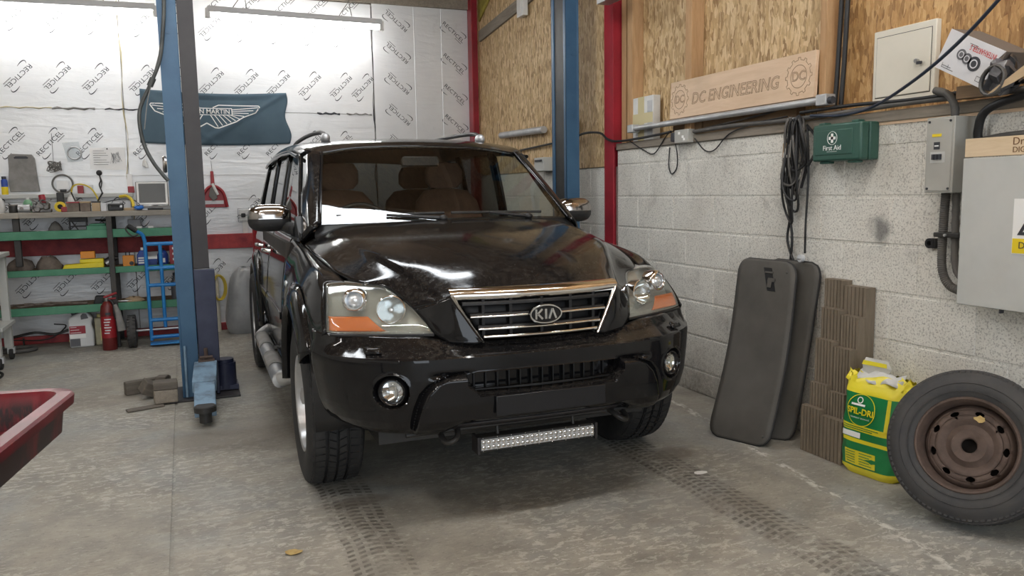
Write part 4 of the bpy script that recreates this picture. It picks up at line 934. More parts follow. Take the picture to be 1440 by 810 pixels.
# ---- wheels
def tyre_mesh(R=.375, w=.245, rim=.215, nblk=60):
    mb = MB(); h = w / 2
    prof = [(rim - .004, -h * .86), (rim + .02, -h * .93), (rim + .06, -h * 1.0), (R - .05, -h * 1.0), (R - .022, -h * .93), (R - .008, -h * .80)]
    for y in (-.72, -.42, -.40, -.33, -.31, -.04, -.02, .05):  # circumferential grooves
        pass
    for a, b in ((-.72, -.40), (-.33, -.04), (.04, .33), (.40, .72)):
        prof += [(R - .010, h * a), (R - .0085, h * a + .001), (R - .0085, h * b - .001), (R - .010, h * b)]
        prof += [(R - .018, h * b + .001), (R - .018, h * b + .012)] if b < .7 else []
    prof += [(R - .008, h * .80), (R - .022, h * .93), (R - .05, h), (rim + .06, h), (rim + .02, h * .93), (rim - .004, h * .86)]
    mb.lathe(prof, 72, 'x', closed=False)
    # tread blocks
    for i in range(nblk):
        for k, (a, b, sk) in enumerate(((-.86, -.44, .25), (-.30, -.05, -.35), (.05, .30, .35), (.44, .86, -.25))):
            t0 = 2 * math.pi * (i + .5 * (k % 2)) / nblk; t1 = t0 + 2 * math.pi / nblk * .74; vv = []
            for rr in (R - .016, R + (0 if abs(a + b) < .8 else -.001)):
                for th, x, o in ((t0, a, 0), (t1, a, 0), (t1, b, sk), (t0, b, sk)):
                    th2 = th + o * 2 * math.pi / nblk; r2 = rr - (.010 if abs(x) > .8 else 0); vv.append((h * x, r2 * math.cos(th2), r2 * math.sin(th2)))
            mb.add(vv, [(0, 1, 2, 3), (7, 6, 5, 4), (0, 4, 5, 1), (1, 5, 6, 2), (2, 6, 7, 3), (3, 7, 4, 0)])
    return mb.mesh('tyre', 35)
TYRE = tyre_mesh()
def rim_mesh():
    mb = MB(); o = .105
    mb.lathe([(.214, -.105), (.226, .100), (.222, .112), (.208, .108), (.200, .085), (.185, -.09), (.05, -.09)], 48, 'x')
    mb.lathe([(.0, .075), (.035, .075), (.045, .066), (.06, .062), (.068, .03)], 30, 'x')
    for i in range(5):
        a = 2 * math.pi * i / 5 + .3
        for da in (-.0,):
            pts = []
            for r, w2, x in ((.045, .046, .062), (.11, .036, .066), (.17, .036, .074), (.205, .050, .088)):
                pts.append((r, w2, x))
            rows = []
            for r, w2, x in pts:
                c = Vector((0, math.cos(a), math.sin(a))); tg = Vector((0, -math.sin(a), math.cos(a)))
                rows.append([tuple(c * r + tg * w2 * k + Vector((x + dx, 0, 0))) for k, dx in ((-1, -.03), (-.9, 0), (-.3, .006), (.3, .006), (.9, 0), (1, -.03))])
            mb.grid(rows)
    return mb.mesh('wheel', 35)
RIM = rim_mesh()
disc = MB(); disc.lathe([(.0, -.02), (.15, -.02), (.15, .005), (.0, .005)], 32, 'x'); DISC = disc.mesh('brake_disc', 30)
capm = MB(); capm.lathe([(.0, .084), (.022, .083), (.030, .076)], 24, 'x'); CAP = capm.mesh('hub_cap', 60)
for s in (-1, 1):
    for yc in (0, 2.71):
        w = link('wheel', RIM, 'alloy', car, loc=(s * (.757 if (s < 0 and yc == 0) else .800), yc, .370), rot=(.2 if s < 0 else .5, 0, 0) if s > 0 else (.4, 0, math.pi))
        link('tyre', TYRE, 'rubber', w); link('brake_disc', DISC, 'steel_greyish', w); link('hub_cap', CAP, 'alloy', w)
# ---- roof-works light bar under the bumper
mb = MB(); mb.bb(-.262, .258, -.775, -.715, .286, .348); lb = cpart(mb, 'led_light_bar', 'steel_black', None, bevel=.006)
mb = MB(); mb.bb(-.254, .250, -.781, -.776, .296, .340); cpart(mb, 'lens_panel', 'lens_led', None, parent=lb)
led = MB(); led.ball((0, 0, 0), (.0095, .004, .0095), 10, 6); LED = led.mesh('led', 60)
for i in range(24):
    for k in (0, 1): link('led', LED, 'lamp_chrome', lb, loc=(-.243 + i * .0212, -.781, .3075 + .021 * k))
for s, x in ((-1, -.265), (1, .261)):
    mb = MB(); mb.bb(x - .006, x + .006, -.785, -.71, .280, .352); cpart(mb, 'end_cap', 'steel_greyish', None, parent=lb, bevel=.002)
    mb = MB(); mb.tube([(s * .17, -.745, .345), (s * .17, -.735, .39)], .008, 8); cpart(mb, 'bracket', 'steel_black', 60, parent=lb)
for i in range(9):
    for zz in (.291, .345):
        mb = MB(); mb.ball((-.245 + i * .061, -.777, zz), .0028, 8, 5); cpart(mb, 'screw', 'chrome', 60, parent=lb)
# ---- cabin
mb = MB(); mb.grid(surf(mirror_rows([[(0, .30, 1.165), (.4, .34, 1.165), (.70, .44, 1.14)], [(0, .55, 1.165), (.4, .57, 1.165), (.72, .62, 1.13)], [(0, .78, 1.15), (.4, .78, 1.145), (.73, .78, 1.11)], [(0, .90, 1.06), (.4, .90, 1.06), (.74, .90, 1.05)], [(0, .88, .75), (.4, .88, .75), (.74, .88, .75)]]), 3, 4)); cpart(mb, 'dashboard', 'interior', 40, solid=.01)
mb = MB(); mb.lathe([(.185 + .014 * math.cos(a), .014 * math.sin(a)) for a in np.linspace(0, 2 * math.pi, 11)], 36, 'z'); M = Matrix.Translation((-.37, .96, 1.10)) @ Matrix.Rotation(1.12, 4, 'X')
m2 = MB(); m2.add(mb.v, mb.f, M); t = MB(); t.lathe([(0, .02), (.06, .018), (.075, -.02)], 20, 'z'); m2.add(t.v, t.f, M)
for a in (0, math.pi, -math.pi / 2):
    t = MB(); t.tube([(.05 * math.cos(a), .05 * math.sin(a), 0), (.18 * math.cos(a), .18 * math.sin(a), 0)], .014, 6); m2.add(t.v, t.f, M)
cpart(m2, 'steering_wheel', 'black_plastic', 60)
def seat(x, y, w=.50, z=.62):
    sq = lambda n, e: [(math.copysign(abs(math.cos(a)) ** e, math.cos(a)), math.copysign(abs(math.sin(a)) ** e, math.sin(a))) for a in np.linspace(0, 2 * math.pi, n + 1)[:-1]]
    mb = MB(); mb.grid([[(x + w / 2 * k * c, y + .26 * k * s_, z + h) for c, s_ in sq(24, .45)] for k, h in ((.9, 0), (1, .05), (1, .12), (.9, .17), (.4, .18))], closed_v=True); cu = cpart(mb, 'seat', 'seat_cloth', 60)
    rows = []
    for t, ww, d in ((0, .98, .10), (.25, 1.0, .11), (.6, 1.0, .10), (.88, .86, .08), (1.0, .62, .05), (1.03, .2, .01)):
        rows.append([(x + w / 2 * ww * c, y + .24 + .20 * t + d * s_, z + .12 + .60 * t) for c, s_ in sq(24, .5)])
    mb = MB(); mb.grid(rows, closed_v=True); cpart(mb, 'backrest', 'seat_cloth', 60, parent=cu)
    mb = MB(); mb.grid([[(x + .135 * k * c, y + .47 + .05 * k * s_, z + .74 + h) for c, s_ in sq(20, .6)] for k, h in ((.7, 0), (1, .04), (1, .12), (.8, .17), (.2, .18))], closed_v=True); cpart(mb, 'headrest', 'seat_cloth', 60, parent=cu)
    return cu
seat(-.37, 1.30); seat(.37, 1.30); seat(-.38, 2.15, .58); seat(.38, 2.15, .58)
mb = MB(); mb.bb(-.10, .10, .95, 1.75, .46, .80); cpart(mb, 'centre_console', 'interior', None, bevel=.03)
R2 = np.array(mirror_rows(RF)); R2[..., 2] -= .035; R2[..., 0] *= .97
mb = MB(); mb.grid(surf(R2[1:], 3, 3)); cpart(mb, 'headlining', 'headliner', 60)
mb = MB(); mb.prism([(-.115, 1.485), (.115, 1.485), (.12, 1.52), (.105, 1.545), (-.105, 1.545), (-.12, 1.52)], 'y', .99, 1.02); cpart(mb, 'rear_view_mirror', 'black_plastic', None, bevel=.008)
for s in (-1, 1):
    mb = MB(); mb.bb(s * .815, s * .84, .62, 2.3, .45, 1.08); cpart(mb, 'door_card', 'interior', None)
mb = MB(); mb.bb(-.76, .76, 2.55, 3.60, .46, .95); cpart(mb, 'boot_floor', 'interior', None)
# ================================================================== workbench and what is on it
def lat(mb, prof, o, n=20): return mb.lathe(prof, n, 'z', o)
bench = thing('workbench', 'long grey-topped workbench with green steel shelves along the back wall', 'workbench', (-1.2, 7.9, 0))
def bp(n, mt, x0, x1, y0, y1, z0, z1, parent=None, bevel=.004): mb = MB(); mb.bb(x0 + 1.2, x1 + 1.2, y0 - 7.9, y1 - 7.9, z0, z1); return mb.build(n, mt, parent or bench, bevel=bevel)
for i, (x0, x1) in enumerate(((-3.1, -1.3), (-1.3, .06))): bp('worktop', 'bench_wood', x0, x1, 7.88, 8.36, 1.165, 1.212)
for z0, z1 in ((.980, 1.053), (.662, .718), (.324, .393)):
    bp('shelf_rail', 'green_paint', -3.1, .06, 7.90, 7.925, z0, z1); bp('shelf_board', 'timber_dark', -3.1, .06, 7.925, 8.36, z1 - .03, z1 - .012)
for x in (-2.6, -.615, .03):
    bp('bench_leg', 'post_dark', x - .022, x + .022, 7.845, 7.895, .0, 1.165); bp('bench_leg', 'post_dark', x - .022, x + .022, 8.30, 8.345, 0, 1.165)
bp('bench_leg', 'post_dark', -1.36, -1.31, 7.93, 7.98, .75, 1.165)
ZT = 1.2125
mb = MB(); mb.bb(-2.4, -.43, 8.30, YB - .004, 1.335, 1.372); led_ = tag(mb.build('wall_ledge', 'cabinet_grey', None, bevel=.004), 'narrow pale ledge along the foil wall above the bench', 'ledge')
ZL = 1.3725
# --- on the wall
mb = MB(); rr = [(-1.430, 1.395), (-1.195, 1.395), (-1.205, 1.50), (-1.215, 1.69), (-1.235, 1.728), (-1.40, 1.735), (-1.425, 1.715), (-1.425, 1.60), (-1.435, 1.50)]
mb.prism(rr, 'y', 8.385, 8.40); km = tag(mb.build('kneeling_mat', 'dust_grey', None, bevel=.005), 'grey foam kneeling mat with a hand slot standing on the ledge', 'mat')
mb = MB(); mb.prism([(-1.375, 1.690), (-1.27, 1.690), (-1.265, 1.70), (-1.28, 1.712), (-1.365, 1.712), (-1.38, 1.70)], 'y', 8.3835, 8.386); mb.build('hand_slot', 'print_black', km)
pp = MB(); pp.add([(-.776, 8.414, 1.588), (-.482, 8.412, 1.590), (-.476, 8.410, 1.797), (-.772, 8.412, 1.790)], [(0, 1, 2, 3)]); pap = tag(pp.build('pinned_note', 'paper', None, solid=.001), 'white sheet of paper pinned to the foil wall above the bench', 'paper')
for i in range(7):
    w = .05 + .09 * rnd.random(); mb = MB(); mb.bb(-.745, -.745 + w, 8.4065, 8.4085, 1.762 - i * .021, 1.765 - i * .021); mb.build('note_line', 'print_grey', pap)
mb = MB(); mb.tube([(-.56 + .055 * math.cos(i * 1.1) * (.4 + .6 * ((i * 37) % 10) / 10), 8.4075, 1.70 + .055 * math.sin(i * 1.7)) for i in range(22)], .0012, 4); mb.build('note_sketch', 'print_grey', pap)
mb = MB(); mb.ball((-.625, 8.406, 1.782), .007, 8, 6); mb.build('drawing_pin', 'print_black', pap, 60)
# wire wool on a string
t = thing('wire_bundle', 'tangled bunch of grey wire hanging on a string above the bench', 'wire', (-1.065, 8.35, 1.62))
mb = MB(); mb.tube(path([(.09 * (rnd.random() - .5) * 1.3, .05 * (rnd.random() - .5), .10 * (rnd.random() - .5)) for i in range(46)], 3), .004, 5); mb.build('wire_tangle', 'wool_grey', t, 60)
mb = MB(); mb.tube([(0, 0, .03), (-.005, .055, .30)], .002, 5); mb.build('string', 'print_black', t)
# bag with a ring in it
t = thing('plastic_bag_ring', 'clear plastic bag with a metal ring pinned on the foil wall', 'bag', (-.905, 8.405, 1.76))
mb = MB(); mb.prism([(-.085, .075), (.05, .085), (.075, -.09), (-.05, -.10)], 'y', -.006, .0); mb.build('bag_film', 'film', t)
mb = MB(); mb.lathe([(.055 + .006 * math.cos(a), .006 * math.sin(a)) for a in np.linspace(0, 2 * math.pi, 9)], 28, 'y', (.01, -.012, -.02)); mb.build('ring', 'chrome_dull', t, 60)
# plug on a cord, small adaptor
t = thing('hanging_plug', 'black plug and cord hanging on the wall below the paper note', 'plug', (-.705, 8.39, 1.56))
mb = MB(); mb.ball((0, 0, 0), (.026, .016, .026), 12, 8); mb.build('plug_body', 'cable_black', t, 60)
mb = MB(); mb.tube(path([(0, 0, -.02), (.008, -.005, -.07), (-.006, 0, -.11), (.012, 0, -.18)], 5), .006, 6); mb.tube(path([(.004, -.01, -.03), (.016, -.01, -.08), (.006, -.01, -.14)], 5), .005, 6); mb.build('plug_cord', 'cable_black', t, 60)
mb = MB(); mb.prism([(-.335, 1.62), (-.285, 1.62), (-.295, 1.66), (-.31, 1.70), (-.33, 1.67)], 'y', 8.37, 8.415); mb.bb(-.312, -.285, 8.355, 8.372, 1.605, 1.622); tag(mb.build('white_adaptor', 'white_plastic', None, bevel=.004), 'small white hook fitting on the foil wall over the tablet', 'hook')
# dustpan
t = thing('dustpan', 'red dustpan hanging on the foil wall with a small brush in it', 'dustpan', (.285, 8.40, 1.22))
mb = MB(); mb.prism([(-.115, .0), (.118, -.004), (.115, .06), (.09, .13), (.04, .19), (-.01, .20), (-.06, .18), (-.10, .11)], 'y', -.012, 0); mb.build('pan', 'tool_red', t, bevel=.004)
mb = MB(); mb.tube(path([(-.115, -.02, .005), (-.10, -.025, .11), (-.06, -.025, .18), (-.01, -.025, .205), (.04, -.025, .19), (.09, -.025, .13), (.117, -.02, .0)], 5), .014, 8); mb.build('pan_rim', 'tool_red', t, 60)
mb = MB(); mb.prism([(-.026, .19), (.012, .19), (.006, .35), (-.022, .35)], 'y', -.028, -.004); mb.build('pan_handle', 'tool_red', t, bevel=.006)
mb = MB(); mb.prism([(-.05, .11), (-.01, .06), (.03, .09), (.0, .20), (-.03, .19)], 'y', -.045, -.013); mb.build('bristles', 'wool_grey', t, bevel=.005)
mb = MB(); mb.tube([(-.012, -.05, .23), (.035, -.05, .12)], .013, 8); mb.build('brush_stick', 'white_plastic', t, 60)
mb = MB(); mb.bb(-.09, .085, -.0165, -.0125, .03, .065); mb.build('sticker', 'carton_print', t)
mb = MB(); mb.tube([(-.005, -.01, .35), (-.008, .012, .45)], .0018, 5); mb.build('string', 'print_black', t)
# wall socket with trunking
t = thing('wall_socket', 'white wall socket with a black plug on the foil wall beside the car mirror', 'socket', (.555, 8.41, 1.135))
mb = MB(); mb.bb(-.045, .05, -.028, 0, -.055, .055); mb.build('face_plate', 'white_plastic', t, bevel=.004)
mb = MB(); mb.box((-.01, -.042, .0), (.04, .03, .04)); mb.build('plug_top', 'cable_black', t, bevel=.008)
mb = MB(); mb.bb(-.02, .03, -.02, 0, -.18, -.055); mb.build('trunking', 'white_plastic', t, bevel=.003)
mb = MB(); mb.tube([(-.058, -.03, -.066), (.062, -.03, -.066), (.062, -.03, .066), (-.058, -.03, .066)], .003, 5, closed=True); mb.tube([(-.058, -.03, .0), (.062, -.03, .0)], .003, 5); mb.build('wire_guard', 'print_black', t)
# --- flag with a winged emblem
fg = thing('flag', 'dark teal flag with a white winged emblem hung on the foil wall', 'flag', (0, 8.40, 0))
def FP(u, v):
    x = -.325 + 1.345 * u; z = 1.838 + .50 * v; z += .020 * math.sin(math.pi * u) * (-1 if v > .5 else 1) * abs(v - .5) * 2 * (1.4 if v > .5 else -.9)
    x += .012 * math.cos(v * math.pi) * (1 if u > .5 else -1) * abs(u - .5) * 2 + .02 * (u > .97) * math.sin(v * 9)
    y = -.012 - .020 * math.sin(math.pi * u) * math.sin(math.pi * min(v * 1.1, 1)) - .012 * math.sin(u * 17 + v * 6) * (1 - abs(2 * u - 1)) * .4 - .010 * math.exp(-((v - (1.0 - (1 - u) * 1.6)) / .05) ** 2) - .008 * math.exp(-((v - (1.0 - u * 2.0)) / .05) ** 2) - .012 * (v > .88) * math.sin(math.pi * u)
    return (x, y, z)
mb = MB(); mb.grid([[FP(u, v) for u in np.linspace(0, 1, 60)] for v in np.linspace(0, 1, 26)]); mb.build('flag_cloth', 'flag_cloth', fg, 60, solid=.002)
em = MB()
def fstroke(pts, w=.0075):
    w *= 1.35
    P3 = []
    for a, b in zip(pts[:-1], pts[1:]):
        n = max(2, int(math.hypot((b[0] - a[0]) * 1.3, (b[1] - a[1]) * .5) / .03)); P3 += [(a[0] + (b[0] - a[0]) * i / n, a[1] + (b[1] - a[1]) * i / n) for i in range(n)]
    P3.append(pts[-1]); L = []
    for i, p in enumerate(P3):
        a, b = P3[max(0, i - 1)], P3[min(len(P3) - 1, i + 1)]; d = Vector(((b[0] - a[0]) * 1.345, (b[1] - a[1]) * .5)).normalized(); nn = Vector((-d.y / 1.345, d.x / .5)) * w / 2
        q = [FP(p[0] + nn.x * k, p[1] + nn.y * k) for k in (-1, 1)]; L.append([(c[0], c[1] - .003, c[2]) for c in q])
    em.grid(L)
c0 = .435; yt, yb = .695, .30
for s in (-1, 1):
    U = lambda d: c0 + s * d
    fstroke([(U(.045), .70), (U(.085), .755), (U(.365), .745), (U(.372), .72), (U(.34), .60), (U(.25), .50), (U(.20), .42), (U(.08), .305), (U(.055), .31), (U(.0), .39)])
    for k in range(4): fstroke([(U(.175), .66 - k * .035), (U(.36 - k * .035), .71 - k * .062)], .006)
    for k in range(6): fstroke([(U(.025 + k * .028), .545), (U(.075 + k * .030), .325 + k * .028)], .006)
    fstroke([(U(.175), .545), (U(.175), .685)], .006)
fstroke([(c0 - .175, .545), (c0 + .175, .545)], .006); fstroke([(c0 - .175, .685), (c0 + .175, .685)], .006)
em.build('emblem', 'print_white', fg)
tx = text_mesh('ASTON MARTIN', .062, .0005, bold=.012).copy(); lo = min(v.co.x for v in tx.vertices); hi = max(v.co.x for v in tx.vertices); p0 = FP(c0, .612)
tx.transform(Matrix.Translation((p0[0], p0[1] - .010, p0[2])) @ Matrix.Rotation(math.pi / 2, 4, 'X') @ Matrix.Diagonal((.43 / (hi - lo), 1.0, 1, 1))); link('flag_lettering', tx, 'print_white', fg)
# --- on the bench top
def item(name, label, cat, group=None, loc=(0, 0, 0), rotz=0): return thing(name, label, cat, loc, rotz, group)
def single(mb, name, mt, label, cat, smooth=None, bevel=0, group=None, **k): return tag(mb.build(name, mt, None, smooth, bevel, **k), label, cat, group)
mb = MB(); n = 14; mb.grid([[(-1.50 + (.075 * f + .008 * rnd.random()) * math.cos(a), 8.05 + (.06 * f + .008 * rnd.random()) * math.sin(a), ZT + h) for a in np.linspace(0, 2 * math.pi, n + 1)[:-1]] for f, h in ((.9, 0), (1.05, .04), (.95, .10), (.75, .13), (.3, .15))], closed_v=True); single(mb, 'crumpled_bag', 'bag_white', 'crumpled white plastic bag at the far end of the bench', 'bag', 60)
t = item('small_tin', 'dark round tin beside the crumpled white bag', 'tin', loc=(-1.36, 8.05, ZT)); mb = MB(); lat(mb, [(0, 0), (.034, 0), (.036, .004), (.036, .062), (.034, .066)], (0, 0, 0)); mb.build('tin_body', 'steel_black', t, 40); mb = MB(); lat(mb, [(.037, .062), (.037, .072), (.0, .073)], (0, 0, 0)); mb.build('lid', 'dust_grey', t, 40)
t = item('starter_motor', 'pale metal motor lying between the tin and the carburettor', 'motor', loc=(-1.27, 8.03, ZT)); mb = MB(); mb.cyl((-.05, 0, .036), (.04, 0, .036), .035, 18); mb.build('motor_body', 'galv', t, 40); mb = MB(); mb.cyl((.04, 0, .036), (.06, 0, .036), .022, 14); mb.cyl((-.02, -.034, .036), (-.02, -.05, .036), .014, 12); mb.build('motor_nose', 'engine_metal', t, 40); mb = MB(); mb.bb(-.05, .04, -.03, .03, 0, .006); mb.build('motor_foot', 'engine_metal', t)
t = item('carburettor', 'greasy metal carburettor with pipes on the bench', 'carburettor', loc=(-1.14, 8.02, ZT))
mb = MB(); mb.box((0, 0, .055), (.12, .09, .05)); mb.cyl((-.03, -.02, .03), (-.03, -.065, .03), .026, 14); mb.cyl((.04, -.02, .045), (.04, -.07, .045), .022, 14); mb.box((0, 0, .015), (.15, .07, .03)); mb.build('casting', 'engine_metal', t, bevel=.006)
for i in range(5):
    mb = MB(); a = (rnd.uniform(-.07, .07), rnd.uniform(-.05, .02), .05); mb.tube(path([a, (a[0] + rnd.uniform(-.04, .04), a[1] - .02, .09), (a[0] + rnd.uniform(-.05, .05), a[1], .11)], 4), .006, 6); mb.build('pipe', 'engine_metal', t, 60)
mb = MB(); mb.cyl((.01, .02, .08), (.0, .03, .15), .026, 14); mb.build('red_cap', 'jug_red', t, 40)
t = item('green_bottle', 'pale green squeeze bottle behind the carburettor', 'bottle', loc=(-1.265, 8.15, ZT)); mb = MB(); lat(mb, [(0, 0), (.032, 0), (.036, .01), (.036, .085), (.026, .105), (.014, .112)], (0, 0, 0)); mb.build('bottle_body', 'bottle_green', t, 50); mb = MB(); lat(mb, [(.015, .112), (.015, .13), (.0, .131)], (0, 0, 0)); mb.build('cap', 'white_plastic', t, 40)
t = item('charger', 'black upright battery charger on the bench behind the cardboard boxes', 'charger', loc=(-1.015, 8.20, ZT)); mb = MB(); mb.box((0, 0, .085), (.055, .06, .17)); mb.build('case', 'black_plastic', t, bevel=.006); mb = MB(); mb.box((.028, 0, .185), (.05, .05, .025)); mb.build('top', 'black_plastic', t, bevel=.006)
t = item('white_bottle', 'white plastic bottle on the bench behind the red-lidded box', 'bottle', loc=(-.925, 8.18, ZT)); mb = MB(); lat(mb, [(0, 0), (.034, 0), (.036, .01), (.036, .11), (.026, .13)], (0, 0, 0)); mb.build('bottle_body', 'white_plastic', t, 50); mb = MB(); lat(mb, [(.026, .128), (.026, .15), (0, .151)], (0, 0, 0)); mb.build('cap', 'white_plastic', t, 40)
mb = MB(); mb.lathe([(.022, -.012), (.045, -.012), (.045, .012), (.022, .012)], 28, 'y', (-1.005, 8.06, ZT + .045), closed=True); single(mb, 'tape_roll', 'print_yellow', 'roll of yellow tape standing among the bench clutter', 'tape', 40)
mb = MB(); mb.box((-.965, 8.02, ZT + .022), (.055, .05, .044)); single(mb, 'red_pot', 'tool_red', 'small red box in front of the yellow tape roll', 'box', None, .006)
for i, (x, w, lab, lid) in enumerate(((-.895, .10, 'dusty little cardboard box with a dark red lid on the bench', 'jug_red'), (-.800, .085, 'dusty brown cardboard box in the middle of the bench row', 'cardboard'), (-.715, .07, 'dark open cardboard box holding a black marker on the bench', 'print_black'))):
    t = item('parts_box', lab, 'box', 'small boxes on the bench', (x, 8.00, ZT)); mb = MB(); mb.box((0, 0, .038), (w * .94, .08, .076)); mb.build('carton', 'cloth_brown' if i < 2 else 'cardboard', t, bevel=.003); mb = MB(); mb.box((0, 0, .081), (w, .085, .012)); mb.build('lid', lid, t, bevel=.003)
t = item('marker_pen', 'black marker pen leaning out of the dark bench box', 'pen', loc=(-.70, 7.99, ZT + .088)); mb = MB(); mb.tube([(0, 0, 0), (.035, .0, .06)], .007, 8); mb.build('barrel', 'cable_black', t, 60); mb = MB(); mb.tube([(.035, 0, .06), (.045, 0, .077)], .008, 8); mb.build('cap', 'cable_black', t, 60)
mb = MB(); mb.tube([(-.875, 7.99, ZT + .09), (-.905, 8.01, ZT + .17)], .006, 8); single(mb, 'black_pencil', 'cable_black', 'black stick leaning over the red-lidded bench box', 'pencil', 60)
mb = MB(); mb.box((-.655, 7.98, ZT + .036), (.045, .05, .072)); single(mb, 'white_carton', 'carton_print', 'small pale upright carton between the dark box and the black case', 'box', None, .003)
t = item('black_case', 'black plastic tool case lying on the bench', 'case', loc=(-.56, 8.00, ZT)); mb = MB(); mb.box((0, 0, .032), (.125, .09, .064)); mb.build('case_body', 'black_plastic', t, bevel=.010); mb = MB(); mb.tube(path([(-.03, -.045, .045), (-.03, -.06, .05), (.03, -.06, .05), (.03, -.045, .045)], 3), .006, 6); mb.build('handle', 'black_plastic', t, 60); mb = MB(); mb.box((.045, -.047, .04), (.02, .006, .02)); mb.build('latch', 'galv', t)
mb = MB(); mb.box((-.455, 8.02, ZT + .012), (.085, .07, .024)); single(mb, 'brown_box', 'cardboard', 'flat brown box beside the black tool case', 'box', None, .003)
mb = MB(); mb.tube(path([(-.53, 8.14, ZT + .125), (-.47, 8.10, ZT + .130), (-.43, 8.06, ZT + .09), (-.415, 8.02, ZT + .03)], 6), .014, 10); single(mb, 'yellow_strap', 'hose_yellow', 'yellow curved strap standing behind the brown box', 'strap', 60)
mb = MB(); mb.tube(path([(-.93, 8.26, ZL - .08), (-.92, 8.22, 1.42), (-.86, 8.2, 1.455), (-.78, 8.2, 1.43), (-.73, 8.19, 1.36), (-.70, 8.15, 1.27), (-.695, 8.12, ZT + .01)], 7), .007, 8); single(mb, 'yellow_hose', 'hose_yellow', 'thin yellow hose arching from the ledge down to the bench', 'hose', 60)
mb = MB(); [mb.ball((-.375 + rnd.uniform(-.03, .03), 7.93 + rnd.uniform(-.02, .02), ZT + .020 + rnd.uniform(-.002, .012)), (.022, .018, .014), 8, 6) for i in range(7)]; single(mb, 'blue_glove', 'glove_blue', 'crumpled blue rubber glove on the bench edge', 'glove', 60)
lt = item('rugged_tablet', 'grey rugged laptop with its screen raised at the bench end', 'laptop', loc=(-.255, 8.09, ZT))
mb = MB(); mb.box((.0, -.03, .017), (.30, .20, .034)); mb.build('base', 'laptop_grey', lt, bevel=.006)
M = Matrix.Translation((-.005, .05, .038)) @ Matrix.Rotation(-.16, 4, 'X'); mb = MB(); mb.bb(-.138, .138, 0, .024, 0, .225, M); sc_ = mb.build('screen_lid', 'laptop_grey', lt, bevel=.006)
for q in ((-.130, .130, .205, .218), (-.130, .130, .012, .026), (-.130, -.113, .026, .205), (.113, .130, .026, .205)):
    mb = MB(); mb.bb(q[0], q[1], -.003, -.0005, q[2], q[3], M); mb.build('bezel_strip', 'white_plastic', sc_)
mb = MB(); mb.bb(-.112, .112, -.0015, -.0003, .027, .204, M); mb.build('display', 'screen_grey', sc_)
mb = MB(); mb.grid([[(.06 * (i - 2) / 2 * 1.7 + .02, -.085 + .05 * j, .036 + .010 * rnd.random()) for i in range(5)] for j in range(4)]); mb.build('crumpled_sheet', 'paper', lt, solid=.001)
t = item('rule_bar', 'black handled tool lying in front of the rugged laptop', 'tool', loc=(-.235, 7.93, ZT)); mb = MB(); mb.box((0, 0, .010), (.13, .022, .020)); mb.build('grip', 'black_plastic', t, bevel=.005); mb = MB(); mb.box((-.085, 0, .008), (.05, .014, .012)); mb.build('blade', 'galv', t, bevel=.002)
# --- on the ledge
t = item('spray_can', 'blue and yellow spray can standing on the ledge', 'spray can', loc=(-1.465, 8.36, ZL)); mb = MB(); lat(mb, [(0, 0), (.025, 0), (.026, .004), (.026, .068)], (0, 0, 0)); mb.build('lower_band', 'print_yellow', t, 40); mb = MB(); lat(mb, [(.026, .068), (.026, .125), (.018, .137)], (0, 0, 0)); mb.build('upper_band', 'tool_blue', t, 40); mb = MB(); lat(mb, [(.018, .137), (.019, .160), (0, .161)], (0, 0, 0)); mb.build('cap', 'print_black', t, 40)
t = item('ring_gauge', 'round wire hoop leaning on the wall with a paper card inside', 'hoop', loc=(-1.01, 8.372, ZL)); mb = MB(); mb.lathe([(.082 + .008 * math.cos(a), .008 * math.sin(a)) for a in np.linspace(0, 2 * math.pi, 9)], 32, 'y', (0, .008, .09)); mb.build('hoop_ring', 'wool_grey', t, 60); mb = MB(); mb.box((.0, .012, .08), (.10, .004, .075)); mb.build('card', 'paper', t)
mb = MB(); mb.box((-.865, 8.35, ZL + .036), (.048, .04, .072)); single(mb, 'red_carton', 'tool_red', 'small dark red carton on the ledge', 'box', None, .003)
mb = MB(); mb.box((-.80, 8.365, ZL + .04), (.07, .03, .08)); single(mb, 'pale_carton', 'carton_print', 'pale carton on the ledge beside the dark red one', 'box', None, .003)
t = item('bulb_pack', 'white and red card pack standing by the laptop', 'pack', loc=(-.452, 8.385, ZL)); mb = MB(); mb.box((0, 0, .10), (.045, .02, .15)); mb.build('card', 'paper', t, bevel=.002); mb = MB(); mb.box((.006, -.012, .030), (.055, .02, .06)); mb.build('red_part', 'tool_red', t, bevel=.004)
mb = MB(); mb.tube(path([(-.95, 8.02 + .1, ZT + .05), (-.75, 8.16, ZT + .055), (-.55, 8.2, ZT + .10), (-.42, 8.18, ZT + .09), (-.36, 8.1, ZT + .04)], 6), .004, 6); single(mb, 'bench_cable', 'cable_black', 'thin black cable running along the back of the bench to the laptop', 'cable', 60)
